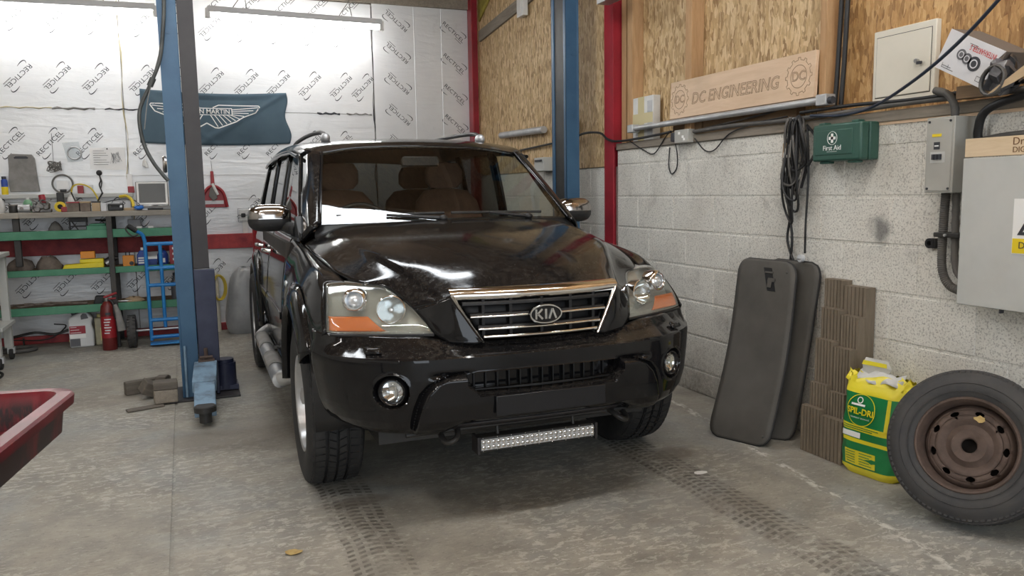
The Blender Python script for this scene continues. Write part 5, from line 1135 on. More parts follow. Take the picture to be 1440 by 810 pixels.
# --- shelf 1
S1, S2, S3 = 1.042, .707, .382
t = item('angle_stand', 'black metal angle stand on the top green shelf', 'stand', loc=(-.875, 8.06, S1)); mb = MB(); mb.box((0, 0, .105), (.15, .05, .05)); mb.build('head', 'steel_black', t, bevel=.004)
for x in (-.068, .068): mb = MB(); mb.tube([(x, 0, .09), (x, 0, .0)], .008, 6); mb.build('leg', 'steel_black', t)
mb = MB(); mb.tube([(-.05, 0, .085), (0, 0, .0)], .006, 6); mb.tube([(-.068, 0, .04), (.068, 0, .04)], .006, 6); mb.build('brace', 'steel_black', t)
mb = MB(); mb.grid([[(-1.06 + .06 * math.cos(a) * f, 8.1 + .05 * math.sin(a) * f, S1 + h) for a in np.linspace(0, 2 * math.pi, 13)[:-1]] for f, h in ((1, 0), (.9, .03), (.5, .07), (.1, .09))], closed_v=True); single(mb, 'oily_rag', 'wool_grey', 'dark oily rag bunched on the top green shelf', 'rag', 60)
mb = MB(); mb.grid([[(-1.21 + .19 * i / 4, 7.94 + .06 * j, S1 + .006 + .008 * math.sin(i * 1.3)) for i in range(6)] for j in range(3)]); single(mb, 'paper_sheet', 'paper', 'white paper sheet lying on the top green shelf', 'paper', 60, solid=.001)
mb = MB(); mb.bb(-.80, -.63, 7.93, 8.15, S1, S1 + .045); mb.bb(-.78, -.65, 7.95, 8.13, S1 + .045, S1 + .06); single(mb, 'green_tray', 'green_paint', 'green metal tray on the top green shelf', 'tray', None, .005)
mb = MB(); mb.tube([(-.74, 8.1, S1 + .09), (-.62, 8.0, S1 + .085)], .008, 6); single(mb, 'rod_offcut', 'steel_black', 'black rod lying across the green metal tray', 'rod', 60)
for x, lab in ((-.38, 'small white box on the top green shelf nearer the sack truck handle'), (-.285, 'small white box on the top green shelf nearer the lift post')): mb = MB(); mb.box((x, 7.99, S1 + .014), (.045, .05, .028)); single(mb, 'white_box', 'white_plastic', lab, 'box', None, .003, 'small white boxes on the shelf')
mb = MB(); mb.box((-.43, 8.22, S1 + .045), (.11, .05, .08)); single(mb, 'grey_unit', 'carton_print', 'pale grey box at the back of the top green shelf', 'box', None, .006)
# --- shelf 2
def heap(x, y, z, rx, ry, h, n=18, seed=1):
    r = random.Random(seed); mb = MB(); mb.grid([[(x + rx * f * math.cos(a) * (1 + .18 * r.uniform(-1, 1)), y + ry * f * math.sin(a) * (1 + .18 * r.uniform(-1, 1)), z + hh * h * (1 + .2 * r.uniform(-1, 1)) if hh else z) for a in np.linspace(0, 2 * math.pi, n + 1)[:-1]] for f, hh in ((1, 0), (1.0, .3), (.85, .65), (.5, .9), (.12, 1))], closed_v=True); return mb
single(heap(-1.36, 8.13, S2, .10, .08, .10, seed=3), 'rag_heap', 'cloth_brown', 'brown rags heaped at the end of the middle green shelf', 'rags', 60, group='rags on the middle shelf')
single(heap(-1.125, 8.05, S2, .095, .09, .115, seed=5), 'rag_heap', 'cloth_brown', 'grey-brown rags heaped beside the yellow ramp', 'rags', 60, group='rags on the middle shelf')
t = item('yellow_ramp', 'yellow plastic ramp tool on the middle green shelf', 'ramp', loc=(-.85, 8.02, S2)); mb = MB(); mb.prism([(-.17, 0), (.16, 0), (.16, .055), (-.15, .04)], 'y', -.05, .05); mb.build('ramp_base', 'tool_yellow', t, bevel=.005); mb = MB(); mb.prism([(-.03, .05), (.16, .05), (.16, .085), (-.03, .082)], 'y', -.035, .045); mb.build('ramp_top', 'tool_yellow', t, bevel=.005)
mb = MB(); mb.box((-.815, 8.03, S2 + .12), (.115, .07, .062)); single(mb, 'orange_box', 'tool_orange', 'orange box sitting on the yellow ramp tool', 'box', None, .005)
t = item('angle_grinder', 'black and silver power tool on the middle green shelf', 'power tool', loc=(-.665, 8.10, S2)); mb = MB(); mb.tube([(-.06, 0, .03), (.05, .02, .075)], [.026, .032], 12); mb.build('motor_body', 'steel_black', t, 50); mb = MB(); mb.cyl((-.015, -.035, .03), (.03, -.03, .055), .022, 14); mb.build('gear_head', 'galv', t, 40); mb = MB(); mb.tube([(.05, .02, .075), (.075, .025, .07)], .018, 10); mb.build('handle', 'steel_black', t, 50)
t = item('orange_tester', 'orange electrical box with two black terminals on the middle shelf', 'box', loc=(-.49, 8.02, S2)); mb = MB(); mb.box((0, 0, .05), (.095, .06, .10)); mb.build('case', 'tool_orange', t, bevel=.005)
for x in (-.02, .01): mb = MB(); mb.cyl((x, 0, .10), (x, 0, .135), .005, 8); mb.build('terminal', 'print_black', t)
mb = MB(); mb.cyl((.025, -.03, .03), (.025, -.037, .03), .018, 14); mb.build('dial', 'print_black', t, 40)
t = item('blue_jug', 'blue plastic fluid jug with white label on the middle shelf', 'jug', loc=(-.375, 8.05, S2)); mb = MB(); mb.prism([(-.045, 0), (.045, 0), (.045, .09), (.025, .135), (-.02, .14), (-.045, .10)], 'y', -.03, .03); mb.build('jug_body', 'tool_blue', t, bevel=.008); mb = MB(); mb.cyl((.0, 0, .14), (.0, 0, .165), .014, 12); mb.build('cap', 'print_white', t, 40); mb = MB(); [mb.bb(-.035, .03, -.0325, -.0305, .02 + .022 * i, .033 + .022 * i) for i in range(3)]; mb.build('label', 'print_white', t)
t = item('white_tub', 'white and blue tub on the middle shelf behind the sack truck', 'tub', loc=(-.295, 8.00, S2)); mb = MB(); mb.box((0, 0, .03), (.085, .07, .06)); mb.build('tub_body', 'tool_blue', t, bevel=.005); mb = MB(); mb.box((0, 0, .072), (.09, .075, .024)); mb.build('lid', 'print_white', t, bevel=.004)
t = item('blue_bottle', 'round dark blue bottle on the middle shelf behind the sack truck', 'bottle', loc=(-.205, 8.09, S2)); mb = MB(); lat(mb, [(0, 0), (.044, 0), (.048, .02), (.048, .09), (.03, .125), (.014, .135)], (0, 0, 0)); mb.build('bottle_body', 'tool_blue', t, 50); mb = MB(); lat(mb, [(.015, .133), (.015, .15), (0, .151)], (0, 0, 0)); mb.build('cap', 'print_black', t, 40); mb = MB(); mb.bb(-.02, .02, -.0505, -.046, .02, .06); mb.build('label', 'print_white', t)
t = item('red_tin', 'tall red box with white print at the shelf end by the lift post', 'box', loc=(-.10, 8.03, S2)); mb = MB(); mb.box((0, 0, .11), (.09, .07, .22)); mb.build('carton', 'tool_red', t, bevel=.004); mb = MB(); [mb.bb(-.02 + .0, .03, -.0372, -.0352, .04 + .05 * i, .06 + .05 * i) for i in range(3)]; mb.build('print', 'print_white', t)
# --- shelf 3
mb = MB(); mb.tube(path([(-1.50 + .07 * i + .02 * math.sin(i * 3), 8.02 + .05 * math.sin(i * 2.1), S3 + .012 + .012 * abs(math.sin(i * 1.4))) for i in range(10)] + [(-1.1 - .05 * i, 8.06 + .04 * math.sin(i * 1.7), S3 + .025) for i in range(6)], 4), .010, 6); single(mb, 'cable_heap', 'cloth_brown', 'brown cables strewn on the bottom green shelf', 'cable', 60)
mb = MB(); mb.prism([(-.80, S3), (-.72, S3), (-.705, S3 + .07), (-.78, S3 + .075)], 'y', 7.98, 8.06); single(mb, 'black_cup', 'cable_black', 'black plastic scoop on the bottom green shelf', 'scoop', None, .008)
t = item('hose_fitting', 'bright hose fitting on the bottom shelf by the extinguisher', 'fitting', loc=(-.74, 7.98, S3)); mb = MB(); mb.cyl((.09, 0, .015), (.14, 0, .018), .013, 10); mb.cyl((.20, 0, .015), (.25, 0, .015), .012, 10); mb.tube([(.14, 0, .018), (.20, 0, .015)], .008, 8); mb.build('fitting_body', 'chrome_dull', t, 50); mb = MB(); mb.box((.115, 0, .034), (.03, .025, .012)); mb.build('tap', 'print_black', t)
single(heap(-.47, 8.03, S3, .08, .07, .045, seed=9), 'brown_cloth', 'cardboard', 'tan cloth lying on the bottom green shelf behind the sack truck', 'cloth', 60)
t = item('black_bottle', 'tall dark bottle on the bottom shelf beside the lift post', 'bottle', loc=(-.115, 8.03, S3)); mb = MB(); lat(mb, [(0, 0), (.036, 0), (.038, .01), (.038, .15), (.02, .19), (.014, .22)], (0, 0, 0)); mb.build('bottle_body', 'jug_dark', t, 50); mb = MB(); lat(mb, [(.016, .22), (.016, .245), (0, .246)], (0, 0, 0)); mb.build('cap', 'print_black', t, 40)
# --- standing on the floor by the bench
jg = item('oil_jug', 'white and dark red oil jug standing on the floor under the bench', 'jug', loc=(-.915, 8.06, 0))
mb = MB(); mb.prism([(-.098, 0), (.098, 0), (.10, .13), (.085, .20), (.098, .26), (.04, .335), (-.085, .275), (-.10, .25)], 'y', -.06, .06); ob = mb.build('jug_body', 'jug_white', jg, bevel=.012)
mb = MB(); mb.prism([(.006, .25), (.065, .26), (.05, .30), (.02, .305), (.004, .285)], 'y', -.063, -.0595); mb.build('handle_opening', 'jug_dark', jg)
mb = MB(); mb.bb(-.092, .035, -.063, -.0595, .125, .195); mb.build('label', 'jug_red', jg); mb = MB(); mb.bb(-.092, .035, -.063, -.0595, .085, .120); mb.build('label', 'print_white', jg); mb = MB(); mb.bb(-.092, -.012, -.063, -.0595, .012, .080); mb.build('label', 'jug_dark', jg); mb = MB(); mb.cyl((-.05, 0, .285), (-.062, 0, .315), .02, 14); mb.build('cap', 'jug_dark', jg, 40)
for i, w in enumerate((.05, .07, .085, .06)): mb = MB(); mb.bb(-.085, -.085 + w, -.0642, -.0628, .182 - i * .024, .186 - i * .024); mb.build('print_line', 'print_white', jg)
t = item('tan_jug', 'tan oil container with yellow label behind the extinguisher', 'jug', loc=(-.725, 8.10, 0)); mb = MB(); mb.prism([(-.085, 0), (.085, 0), (.085, .21), (.05, .25), (-.085, .25)], 'y', -.06, .06); mb.build('jug_body', 'jug_tan', t, bevel=.012); mb = MB(); mb.cyl((-.045, 0, .25), (-.045, 0, .28), .022, 14); mb.build('cap', 'label_yellow', t, 40); mb = MB(); mb.bb(-.04, .07, -.063, -.0595, .04, .16); mb.build('label', 'label_yellow', t)
ex = item('fire_extinguisher', 'red fire extinguisher standing on the floor before the bench', 'extinguisher', loc=(-.672, 7.765, 0))
mb = MB(); lat(mb, [(0, 0), (.058, 0), (.060, .006), (.060, .34), (.052, .39), (.030, .42), (.022, .43)], (0, 0, 0), 28); mb.build('cylinder', 'extinguisher', ex, 50)
mb = MB(); lat(mb, [(.0608, .11), (.0608, .30)], (0, 0, 0), 28); mb.build('label_band', 'tool_red', ex, 60)
for i in range(6): mb = MB(); a0 = -math.pi / 2 - .55; mb.lathe([(.0614, .15 + .024 * i), (.0614, .160 + .024 * i)], 8, 'z', (0, 0, 0), a0=a0 + .1 * (i % 2), a1=a0 + .7 + .15 * (i % 3)); mb.build('label_print', 'carton_print', ex, 60)
mb = MB(); mb.lathe([(.0616, .315), (.0616, .335)], 10, 'z', (0, 0, 0), a0=-math.pi / 2 - .25, a1=-math.pi / 2 + .45); mb.build('label_print', 'print_black', ex, 60)
mb = MB(); lat(mb, [(.022, .43), (.024, .46), (.0, .462)], (0, 0, 0), 14); mb.build('valve', 'chrome_dull', ex, 40)
mb = MB(); mb.tube([(-.02, -.01, .465), (.085, -.01, .50)], .010, 8); mb.build('lever', 'tool_red', ex, 60); mb = MB(); mb.tube([(-.01, -.01, .45), (.075, -.01, .452)], .008, 8); mb.build('carry_handle', 'tool_red', ex, 60)
mb = MB(); mb.tube(path([(.02, -.01, .445), (.05, -.02, .41), (.055, -.04, .33), (.062, -.035, .27)], 6), .010, 8); mb.build('hose', 'cable_black', ex, 60)
# sack truck
tr = item('sack_truck', 'blue tubular sack truck leaning by the green shelves', 'sack truck', loc=(-.215, 7.74, 0))
def tb(n, mt, pts, r, parent=None, k=8): mb = MB(); mb.tube(pts, r, k); return mb.build(n, mt, parent or tr, 60)
L_, R_ = -.12, .15
for x in (L_, .0, R_): tb('upright', 'truck_blue', [(x, .06, .16 if x == 0 else .045), (x, .03, .95 if x == L_ else .92)], .016)
for z in (.915, .70, .545, .23, .075): tb('cross_bar', 'truck_blue', [(L_, .06 - .03 * z, z), (R_, .06 - .03 * z, z)], .017)
tb('handle_tube', 'truck_blue', path([(L_, .03, .94), (-.135, .02, 1.0), (-.18, .0, 1.035)], 4), .016); tb('handle_grip', 'cable_black', [(-.18, .0, 1.035), (-.245, -.01, 1.085)], .022)
tb('hand_guard', 'post_dark', path([(-.245, -.02, 1.085), (-.26, -.03, 1.05), (-.215, -.03, .995), (-.165, -.02, 1.005)], 4), .007)
tb('axle', 'galv', [(-.265, .055, .145), (.16, .055, .145)], .010)
mb = MB(); mb.bb(L_ - .01, R_ + .01, -.05, .07, .02, .032); mb.build('toe_plate', 'truck_blue', tr)
mb = MB(); mb.lathe([(.06, -.032), (.10, -.04), (.135, -.032), (.143, -.01), (.143, .01), (.135, .032), (.10, .04), (.06, .032)], 36, 'x', (-.275, .055, .144)); wl = mb.build('truck_tyre', 'rubber_grey', tr, 50)
mb = MB(); [mb.box((0, 0, 0), (.022, .020, .008), Matrix.Translation((-.275 + dx, .055, .144)) @ Matrix.Rotation(2 * math.pi * (i + .5 * (k % 2)) / 24, 4, 'X') @ Matrix.Translation((0, 0, .143))) for i in range(24) for k, dx in enumerate((-.022, .022))]; mb.build('tread', 'rubber_grey', wl)['kind'] = 'stuff'
mb = MB(); mb.lathe([(.0, -.03), (.062, -.025), (.062, .025), (.0, .03)], 24, 'x', (-.275, .055, .144)); mb.build('wheel_hub', 'steel_red_worn', tr, 40)
mb = MB(); mb.tube([(.066, -.035, .40), (.086, -.05, .33), (.108, -.06, .17)], [.014, .024, .036], 14); mb.build('discharge_horn', 'dust_grey', ex, 50)
# pale pipe with a coil of yellow cable, grey sack
mb = MB(); mb.cyl((.243, 8.31, .0), (.243, 8.31, .58), .033, 18); pl = single(mb, 'pale_pipe', 'pipe_pale', 'pale round pipe standing against the back wall', 'pipe', 50)
for i in range(5):
    mb = MB(); mb.tube([(.265 + .06 * math.cos(a) + .005 * i, 8.262 - .008 * i, .44 + (.115 + .006 * (i % 3)) * math.sin(a)) for a in np.linspace(0, 2 * math.pi, 25)[:-1]], .005, 6, closed=True)
    if i == 0: yc_ = thing('cable_coil', 'yellow cable coil hanging on the pale pipe', 'cable coil', (0, 0, 0))
    mb.build('loop', 'hose_yellow', yc_, 60)
sk = MB(); rows = []
r = random.Random(4)
for f, h in ((.86, 0), (1.06, .05), (1.10, .14), (1.02, .28), (.92, .42), (.80, .54), (.55, .615), (.2, .64)):
    rows.append([(.500 + .02 * h + .175 * f * math.copysign(abs(math.cos(a)) ** .8, math.cos(a)) + .010 * r.uniform(-1, 1), 8.15 + .13 * f * math.sin(a) + .010 * r.uniform(-1, 1), h + .006 * r.uniform(-1, 1) * (h > 0)) for a in np.linspace(0, 2 * math.pi, 29)[:-1]])
sk.grid(np.array([list(x) for x in rows]), closed_v=True); single(sk, 'plastic_sack', 'sack_grey', 'full grey plastic sack slumped against the back wall', 'sack', 60, sub=1)
# loose hose ring under the bench, steel cart at the picture edge
mb = MB(); mb.tube(path([(-1.62, 7.98, .02), (-1.40, 7.92, .02), (-1.28, 8.0, .02), (-1.36, 8.12, .02), (-1.6, 8.14, .02)], 6), .018, 8); single(mb, 'grey_hose', 'cable_grey', 'grey hose lying in a bend on the floor under the bench', 'hose', 60)
mb = MB(); mb.tube(path([(-1.5, 8.2, .10), (-1.3, 8.15, .14), (-1.15, 8.18, .11), (-1.0, 8.2, .15)], 5), .012, 6); mb.tube(path([(-1.5, 8.2, .08), (-1.2, 8.1, .08), (-1.05, 8.15, .18), (-1.15, 8.2, .20)], 5), .006, 6); mb.tube([(-1.4, 8.2, .09), (-1.4, 8.2, .0)], .008, 6); mb.tube([(-1.02, 8.2, .14), (-1.02, 8.2, .0)], .008, 6); single(mb, 'scrap_bar', 'steel_black', 'black metal bars lying on the floor at the back under the bench', 'scrap', 60)
mb = MB(); mb.tube([(-1.05, 8.28, .02), (-.86, 8.26, .02)], .012, 6); single(mb, 'yellow_rod', 'hose_yellow', 'short yellow rod on the floor under the bench', 'rod', 60)
ct = item('tool_cart', 'grey steel cart on castors at the picture edge before the bench', 'cart', loc=(-1.765, 7.24, 0))
mb = MB(); mb.bb(-.36, .40, -.05, .50, .865, .90); mb.build('top', 'cabinet_grey', ct, bevel=.004)
for x, y in ((.345, 0), (-.31, 0), (.345, .45), (-.31, .45)):
    mb = MB(); mb.bb(x - .03, x + .03, y - .03, y + .03, .10, .865); mb.build('leg', 'cabinet_grey', ct, bevel=.004)
    mb = MB(); mb.lathe([(0, -.016), (.042, -.016), (.048, -.010), (.048, .010), (.042, .016), (0, .016)], 20, 'x', (x + .015, y - .01, .048)); c = mb.build('castor', 'rubber', ct, 40); mb = MB(); mb.bb(x - .012, x + .042, y - .03, y + .02, .05, .10); mb.build('castor_fork', 'galv', c)
mb = MB(); mb.bb(-.36, .40, -.04, .48, .30, .33); mb.build('shelf', 'cabinet_grey', ct, bevel=.004)
mb = MB(); mb.bb(-1.57, -1.47, 7.12, 7.13, .45, .62); mb.tube([(-1.49, 7.125, .66), (-1.43, 7.125, .50), (-1.51, 7.125, .45)], .012, 6); single(mb, 'yellow_vest', 'tool_yellow', 'bright yellow strap hanging on the grey cart leg', 'strap', None)
mb = MB(); mb.tube(path([(-1.50, 6.95, .012), (-1.36, 6.82, .012), (-1.30, 6.72, .06), (-1.35, 6.66, .10), (-1.5, 6.62, .12), (-1.58, 6.6, .012)], 7), .010, 8); single(mb, 'black_strap', 'cable_black', 'black strap loop lying on the floor by the cart castor', 'strap', 60)
mb = MB(); mb.tube(path([(-1.42, 7.16, .50), (-1.38, 7.12, .30), (-1.40, 7.1, .16), (-1.46, 7.12, .012), (-1.40, 7.02, .012)], 6), .009, 8); single(mb, 'cart_cable', 'cable_black', 'black cable drooping from the grey cart to the floor', 'cable', 60)
# ---- red plastic tray near the camera
ty = item('drip_tray', 'red plastic drip tray with a dirty black flank close to the camera', 'tray', loc=(-.62, 1.95, 0))
def rrect(hx, hy, r, n=6):
    out = []
    for cx, cy, a0 in ((hx - r, hy - r, 0), (-hx + r, hy - r, math.pi / 2), (-hx + r, -hy + r, math.pi), (hx - r, -hy + r, 1.5 * math.pi)):
        out += [(cx + r * math.cos(a0 + math.pi / 2 * i / n), cy + r * math.sin(a0 + math.pi / 2 * i / n)) for i in range(n + 1)]
    return out
ty.location = (-.640, 1.880, 0); ty.rotation_euler = (0, 0, -.162)
hx, hy, zt = .30, .45, .852
def ring(hx, hy, r, z): return [(x, y, z) for x, y in rrect(hx, hy, r)]
mb = MB(); mb.grid([ring(hx - .050, hy - .050, .035, zt - .105), ring(hx - .030, hy - .030, .05, zt - .098), ring(hx - .022, hy - .022, .055, zt - .030), ring(hx, hy, .075, zt - .028), ring(hx + .002, hy + .002, .075, zt - .006), ring(hx - .004, hy - .004, .072, zt), ring(hx - .034, hy - .034, .05, zt), ring(hx - .042, hy - .042, .045, zt - .012), ring(hx - .056, hy - .056, .03, zt - .090), ring(hx - .075, hy - .075, .02, zt - .096)], closed_v=True)
m_ = len(rrect(1, 1, .1)); mb.f.append(tuple(range(9 * m_, 10 * m_))); mb.f.append(tuple(range(m_))[::-1]); mb.build('tray_body', 'tray_red', ty, 40)
mb = MB(); mb.cyl((0, 0, .05), (0, 0, zt - .105), .022, 14); mb.build('stem', 'steel_black', ty, 50)
mb = MB(); mb.lathe([(0, 0), (.24, 0), (.24, .02), (.05, .05), (0, .05)], 28, 'z'); mb.build('base', 'steel_black', ty, 40)
# ================================================================== things along the right wall
def W_(x, y, z): return (x, y, z)
# ---- carved plank sign
sg = thing('wooden_sign', 'carved wooden plank sign with gear emblems and lettering', 'sign', (XR - .02, 3.91, 1.779), rot=(0, .04, 0))
mb = MB(); mb.bb(-.012, .010, -.652, .655, .0, .236); mb.build('plank', 'timber_plank', sg, bevel=.002)
def on_sign(me, y, z, name):
    me.transform(frame_mat((-.0125, y, z), (0, -1, 0), (0, 0, 1))); return link(name, me, 'sign_groove', sg)
me = text_mesh('DC ENGINEERING', .098, 0, outline=.0013, shear=.15, xs=1.0).copy(); lo = min(v.co.x for v in me.vertices); hi = max(v.co.x for v in me.vertices)
me.transform(Matrix.Diagonal((.80 / (hi - lo), 1.0, 1, 1))); on_sign(me, .015, .105, 'carved_lettering')
def gear(r):
    pts = []
    for i in range(12):
        for da, rr in ((-.5, .86), (-.22, .86), (-.15, 1.0), (.15, 1.0), (.22, .86)): a = 2 * math.pi * (i + da) / 12; pts.append((rr * r * math.cos(a), rr * r * math.sin(a), 0))
    m = MB(); m.tube(pts, .0013, 4, closed=True); m.tube([(r * .60 * math.cos(a), r * .60 * math.sin(a), 0) for a in np.linspace(0, 2 * math.pi, 29)[:-1]], .0013, 4, closed=True); return m.mesh('carved_gear')
for y in (.548, -.535):
    on_sign(gear(.098).copy(), y, .118, 'carved_gear')
    me = text_mesh('DC', .070, 0, outline=.0012).copy(); on_sign(me, y, .118, 'carved_lettering')
# ---- unlit tube fitting holding the sign
t = thing('tube_fitting', 'unlit silver tube fitting fixed to the studs under the plank sign', 'light', (XR - .02, 4.10, 1.755))
mb = MB(); mb.cyl((-.02, -.90, 0), (-.02, .92, 0), .019, 16); mb.build('tube', 'galv', t, 60)
mb = MB(); mb.bb(.0, .022, -.92, .94, -.012, .022); mb.build('spine', 'galv', t, bevel=.003)
for y in (-.925, .925): mb = MB(); mb.bb(-.045, .02, y - .035, y + .035, -.028, .028); mb.build('end_holder', 'galv', t, bevel=.005)
mb = MB(); mb.cyl((-.02, -.96, -.005), (-.02, -.985, -.005), .018, 12); mb.build('end_knob', 'print_black', t, 40)
mb = MB(); mb.cyl((XR - .035, 6.55, 1.865), (XR - .035, 7.58, 1.885), .032, 16); single(mb, 'silver_pipe', 'galv', 'silver pipe fixed to the strand board behind the lift post', 'pipe', 60)
# ---- taped insulation offcut
t = thing('insulation_offcut', 'white foam offcut crossed with brown tape standing against the studs', 'offcut', (XR + .040, 4.98, 1.669))
mb = MB(); mb.bb(-.03, .03, -.145, .145, 0, .305); mb.build('foam', 'bag_white', t, bevel=.004)
mb = MB(); mb.bb(-.0325, -.0302, -.03, .05, 0, .305); mb.build('tape', 'label_tan', t); mb = MB(); mb.bb(-.0335, -.0326, -.145, .145, .12, .19); mb.build('tape', 'label_tan', t)
mb = MB(); mb.bb(-.033, -.0303, -.135, -.075, .03, .27); mb.build('foil_patch', 'galv', t)
# ---- grey socket with plug lead
t = thing('grey_socket', 'grey metal socket box with a plug lead on the block wall top', 'socket', (XR, 4.41, 1.66))
mb = MB(); mb.bb(-.055, .0, -.085, .065, -.042, .042); mb.build('box', 'grey_box', t, bevel=.004)
for y, z in ((.01, .02), (-.03, -.004), (-.045, -.02)): mb = MB(); mb.bb(-.057, -.0545, y - .010, y + .010, z - .008, z + .008); mb.build('switch', 'print_white', t)
mb = MB(); mb.box((-.035, .085, 0), (.05, .045, .06)); mb.build('plug', 'print_black', t, bevel=.008)
mb = MB(); mb.tube(path([(-.035, .085, -.03), (-.02, .08, -.12), (-.012, .10, -.20), (-.010, .16, -.235), (-.010, .195, -.18), (-.010, .185, -.06)], 7), .0045, 6); mb.build('lead', 'cable_black', t, 60)
# ---- cables along the top of the block wall
def cable(name, pts, r, mt, label, n=6): mb = MB(); mb.tube(path(pts, n), r, 7); return single(mb, name, mt, label, 'cable', 60)
cable('wall_cable', [(XR - .02, 7.6, 1.70), (XR - .02, 6.6, 1.73), (XR - .05, 6.0, 1.745), (XR - .05, 5.75, 1.775), (XR - .045, 5.50, 1.76), (XR - .055, 5.35, 1.70), (XR - .03, 5.2, 1.68), (XR - .03, 4.75, 1.69), (XR - .03, 4.55, 1.70)], .009, 'cable_black', 'black cable sagging along the strand board past the red column')
cable('wall_cable', [(XR - .02, 5.1, 1.675), (XR - .012, 4.92, 1.60), (XR - .012, 4.78, 1.57), (XR - .02, 4.62, 1.68), (XR - .03, 4.52, 1.705)], .004, 'cable_black', 'thin black cable drooping in a V beside the grey socket')
cable('wall_cable', [(XR - .02, 4.30, 1.64), (XR - .012, 4.2, 1.56), (XR - .012, 4.1, 1.56), (XR - .02, 3.95, 1.645), (XR - .03, 3.7, 1.685), (XR - .03, 3.45, 1.70)], .004, 'cable_black', 'thin dark cable drooping from the grey socket towards the cable coil')
cable('wall_cable', [(XR - .025, 4.30, 1.682), (XR - .025, 3.9, 1.688), (XR - .025, 3.5, 1.68), (XR - .025, 3.1, 1.682), (XR - .025, 2.7, 1.69), (XR - .025, 2.2, 1.685), (XR - .025, 1.6, 1.69)], .013, 'cable_grey', 'thick dusty grey cable along the wall ledge')
cable('wall_cable', [(XR - .03, 3.35, 1.71), (XR - .03, 3.0, 1.712), (XR - .03, 2.6, 1.70), (XR - .03, 2.1, 1.715), (XR - .03, 1.6, 1.71)], .009, 'cable_black', 'black cable above the dusty grey one on the wall ledge')
cable('wall_cable', [(XR + .02, 4.25, 1.70), (XR + .01, 3.9, 1.72), (XR - .0, 3.6, 1.74), (XR, 3.4, 1.78)], .006, 'cable_grey', 'dusty cable climbing behind the tube fitting')
cable('slung_cable', [(XR - .055, 3.25, 1.685), (2.98, 3.05, 1.668), (2.92, 2.80, 1.68), (2.80, 2.49, 1.742), (2.70, 2.22, 1.83), (2.60, 1.96, 1.95), (2.45, 1.6, 2.15)], .007, 'cable_navy', 'dark cable slung out from the wall across the carton')
for y, lab in ((3.165, 'dark vertical cable nearer the plank sign stud'), (3.125, 'dark vertical cable farther from the plank sign stud')):
    mb = MB(); mb.tube(path([(XR + .04, y, 3.7), (XR + .04, y - .01, 2.6), (XR + .035, y, 2.0), (XR + .03, y + .01, 1.73)], 5), .012, 8); single(mb, 'riser_cable', 'cable_black', lab, 'cable', 60, group='cables on the stud')
# ---- coil of black cable hung on the wall
ck = thing('cable_coil', 'big coil of black cable hung on the block wall beside the green first aid box', 'cable coil', (XR, 3.36, 1.68))
r = random.Random(11)
for i in range(11):
    w, h, dy = .055 + .03 * r.random(), .10 + .17 * r.random(), r.uniform(-.045, .03)
    pts = [(-.035 - .05 * (i / 11) + .012 * math.sin(3 * a + i), dy + (w * .55 + .02 * (1 - math.cos(a)) / 2) * math.sin(a) + .01 * math.sin(2 * a + i), -h + h * math.cos(a) + .012 * math.sin(2 * a + i)) for a in np.linspace(0, 2 * math.pi, 33)[:-1]]
    mb = MB(); mb.tube(pts, .0065, 6, closed=True); mb.build('loop', 'cable_black' if i % 3 else 'cable_grey', ck, 60)
mb = MB(); mb.tube(path([(-.05, .07, -.02), (-.05, .085, -.25), (-.04, .055, -.45), (-.03, .03, -.62), (-.02, .05, -.76)], 6), .007, 6); mb.build('tail', 'cable_black', ck, 60)
mb = MB(); mb.tube(path([(-.05, .055, -.30), (-.04, .04, -.50), (-.03, .065, -.64), (-.02, .02, -.76)], 6), .007, 6); mb.build('tail', 'cable_black', ck, 60)
mb = MB(); mb.tube(path([(-.05, -.085, -.05), (-.05, -.10, -.30), (-.045, -.085, -.55), (-.04, -.08, -.70)], 6), .006, 6); mb.build('tail', 'cable_black', ck, 60)
mb = MB(); mb.tube(path([(-.05, -.08, -.04), (-.05, -.14, -.10), (-.05, -.15, -.17), (-.05, -.09, -.26), (-.05, -.05, -.36)], 6), .0075, 6); mb.build('tail', 'cable_black', ck, 60)
mb = MB(); mb.box((-.05, .05, -.16), (.03, .07, .075)); mb.build('card_tag', 'cardboard', ck, bevel=.004)
mb = MB(); [mb.tube([(-.068, .015 + .012 * k, -.11), (-.072, .015 + .012 * k, -.20)], .0018, 4) for k in range(6)]; mb.build('clear_tie', 'white_plastic', ck)
mb = MB(); mb.tube([(.0, .0, .005), (-.07, .0, .0)], .006, 6); mb.build('nail', 'galv', ck)
# ---- first aid box
fa = thing('first_aid_box', 'green first aid box fixed to the block wall', 'first aid box', (XR, 3.012, 1.448))
mb = MB(); mb.bb(-.060, .0, -.155, .155, 0, .178); mb.build('case_back', 'aid_green', fa, bevel=.008)
mb = MB(); mb.bb(-.115, -.063, -.155, .155, 0, .178); mb.build('case_front', 'aid_green', fa, bevel=.010)
mb = MB(); mb.bb(-.1185, -.114, -.105, .135, .030, .148); mb.build('front_panel', 'aid_green', fa, bevel=.003)
for y in (.09, -.09): mb = MB(); mb.bb(-.10, -.06, y - .03, y + .03, -.012, .0); mb.build('latch', 'aid_green', fa, bevel=.004)
for y in (.11, -.10): mb = MB(); mb.bb(-.10, -.06, y - .022, y + .022, .176, .188); mb.build('hinge', 'aid_green', fa, bevel=.004)
mb = MB(); mb.bb(-.1198, -.1186, -.022 + .02, .022 + .02, .102, .116); mb.bb(-.1198, -.1186, .013, .027, .087, .131); mb.build('white_cross', 'print_white', fa)
mb = MB(); mb.tube([(-.119, .02 + .031 * math.cos(a), .109 + .031 * math.sin(a)) for a in np.linspace(0, 2 * math.pi, 29)[:-1]], .0013, 5, closed=True); mb.build('circle_mark', 'print_white', fa)
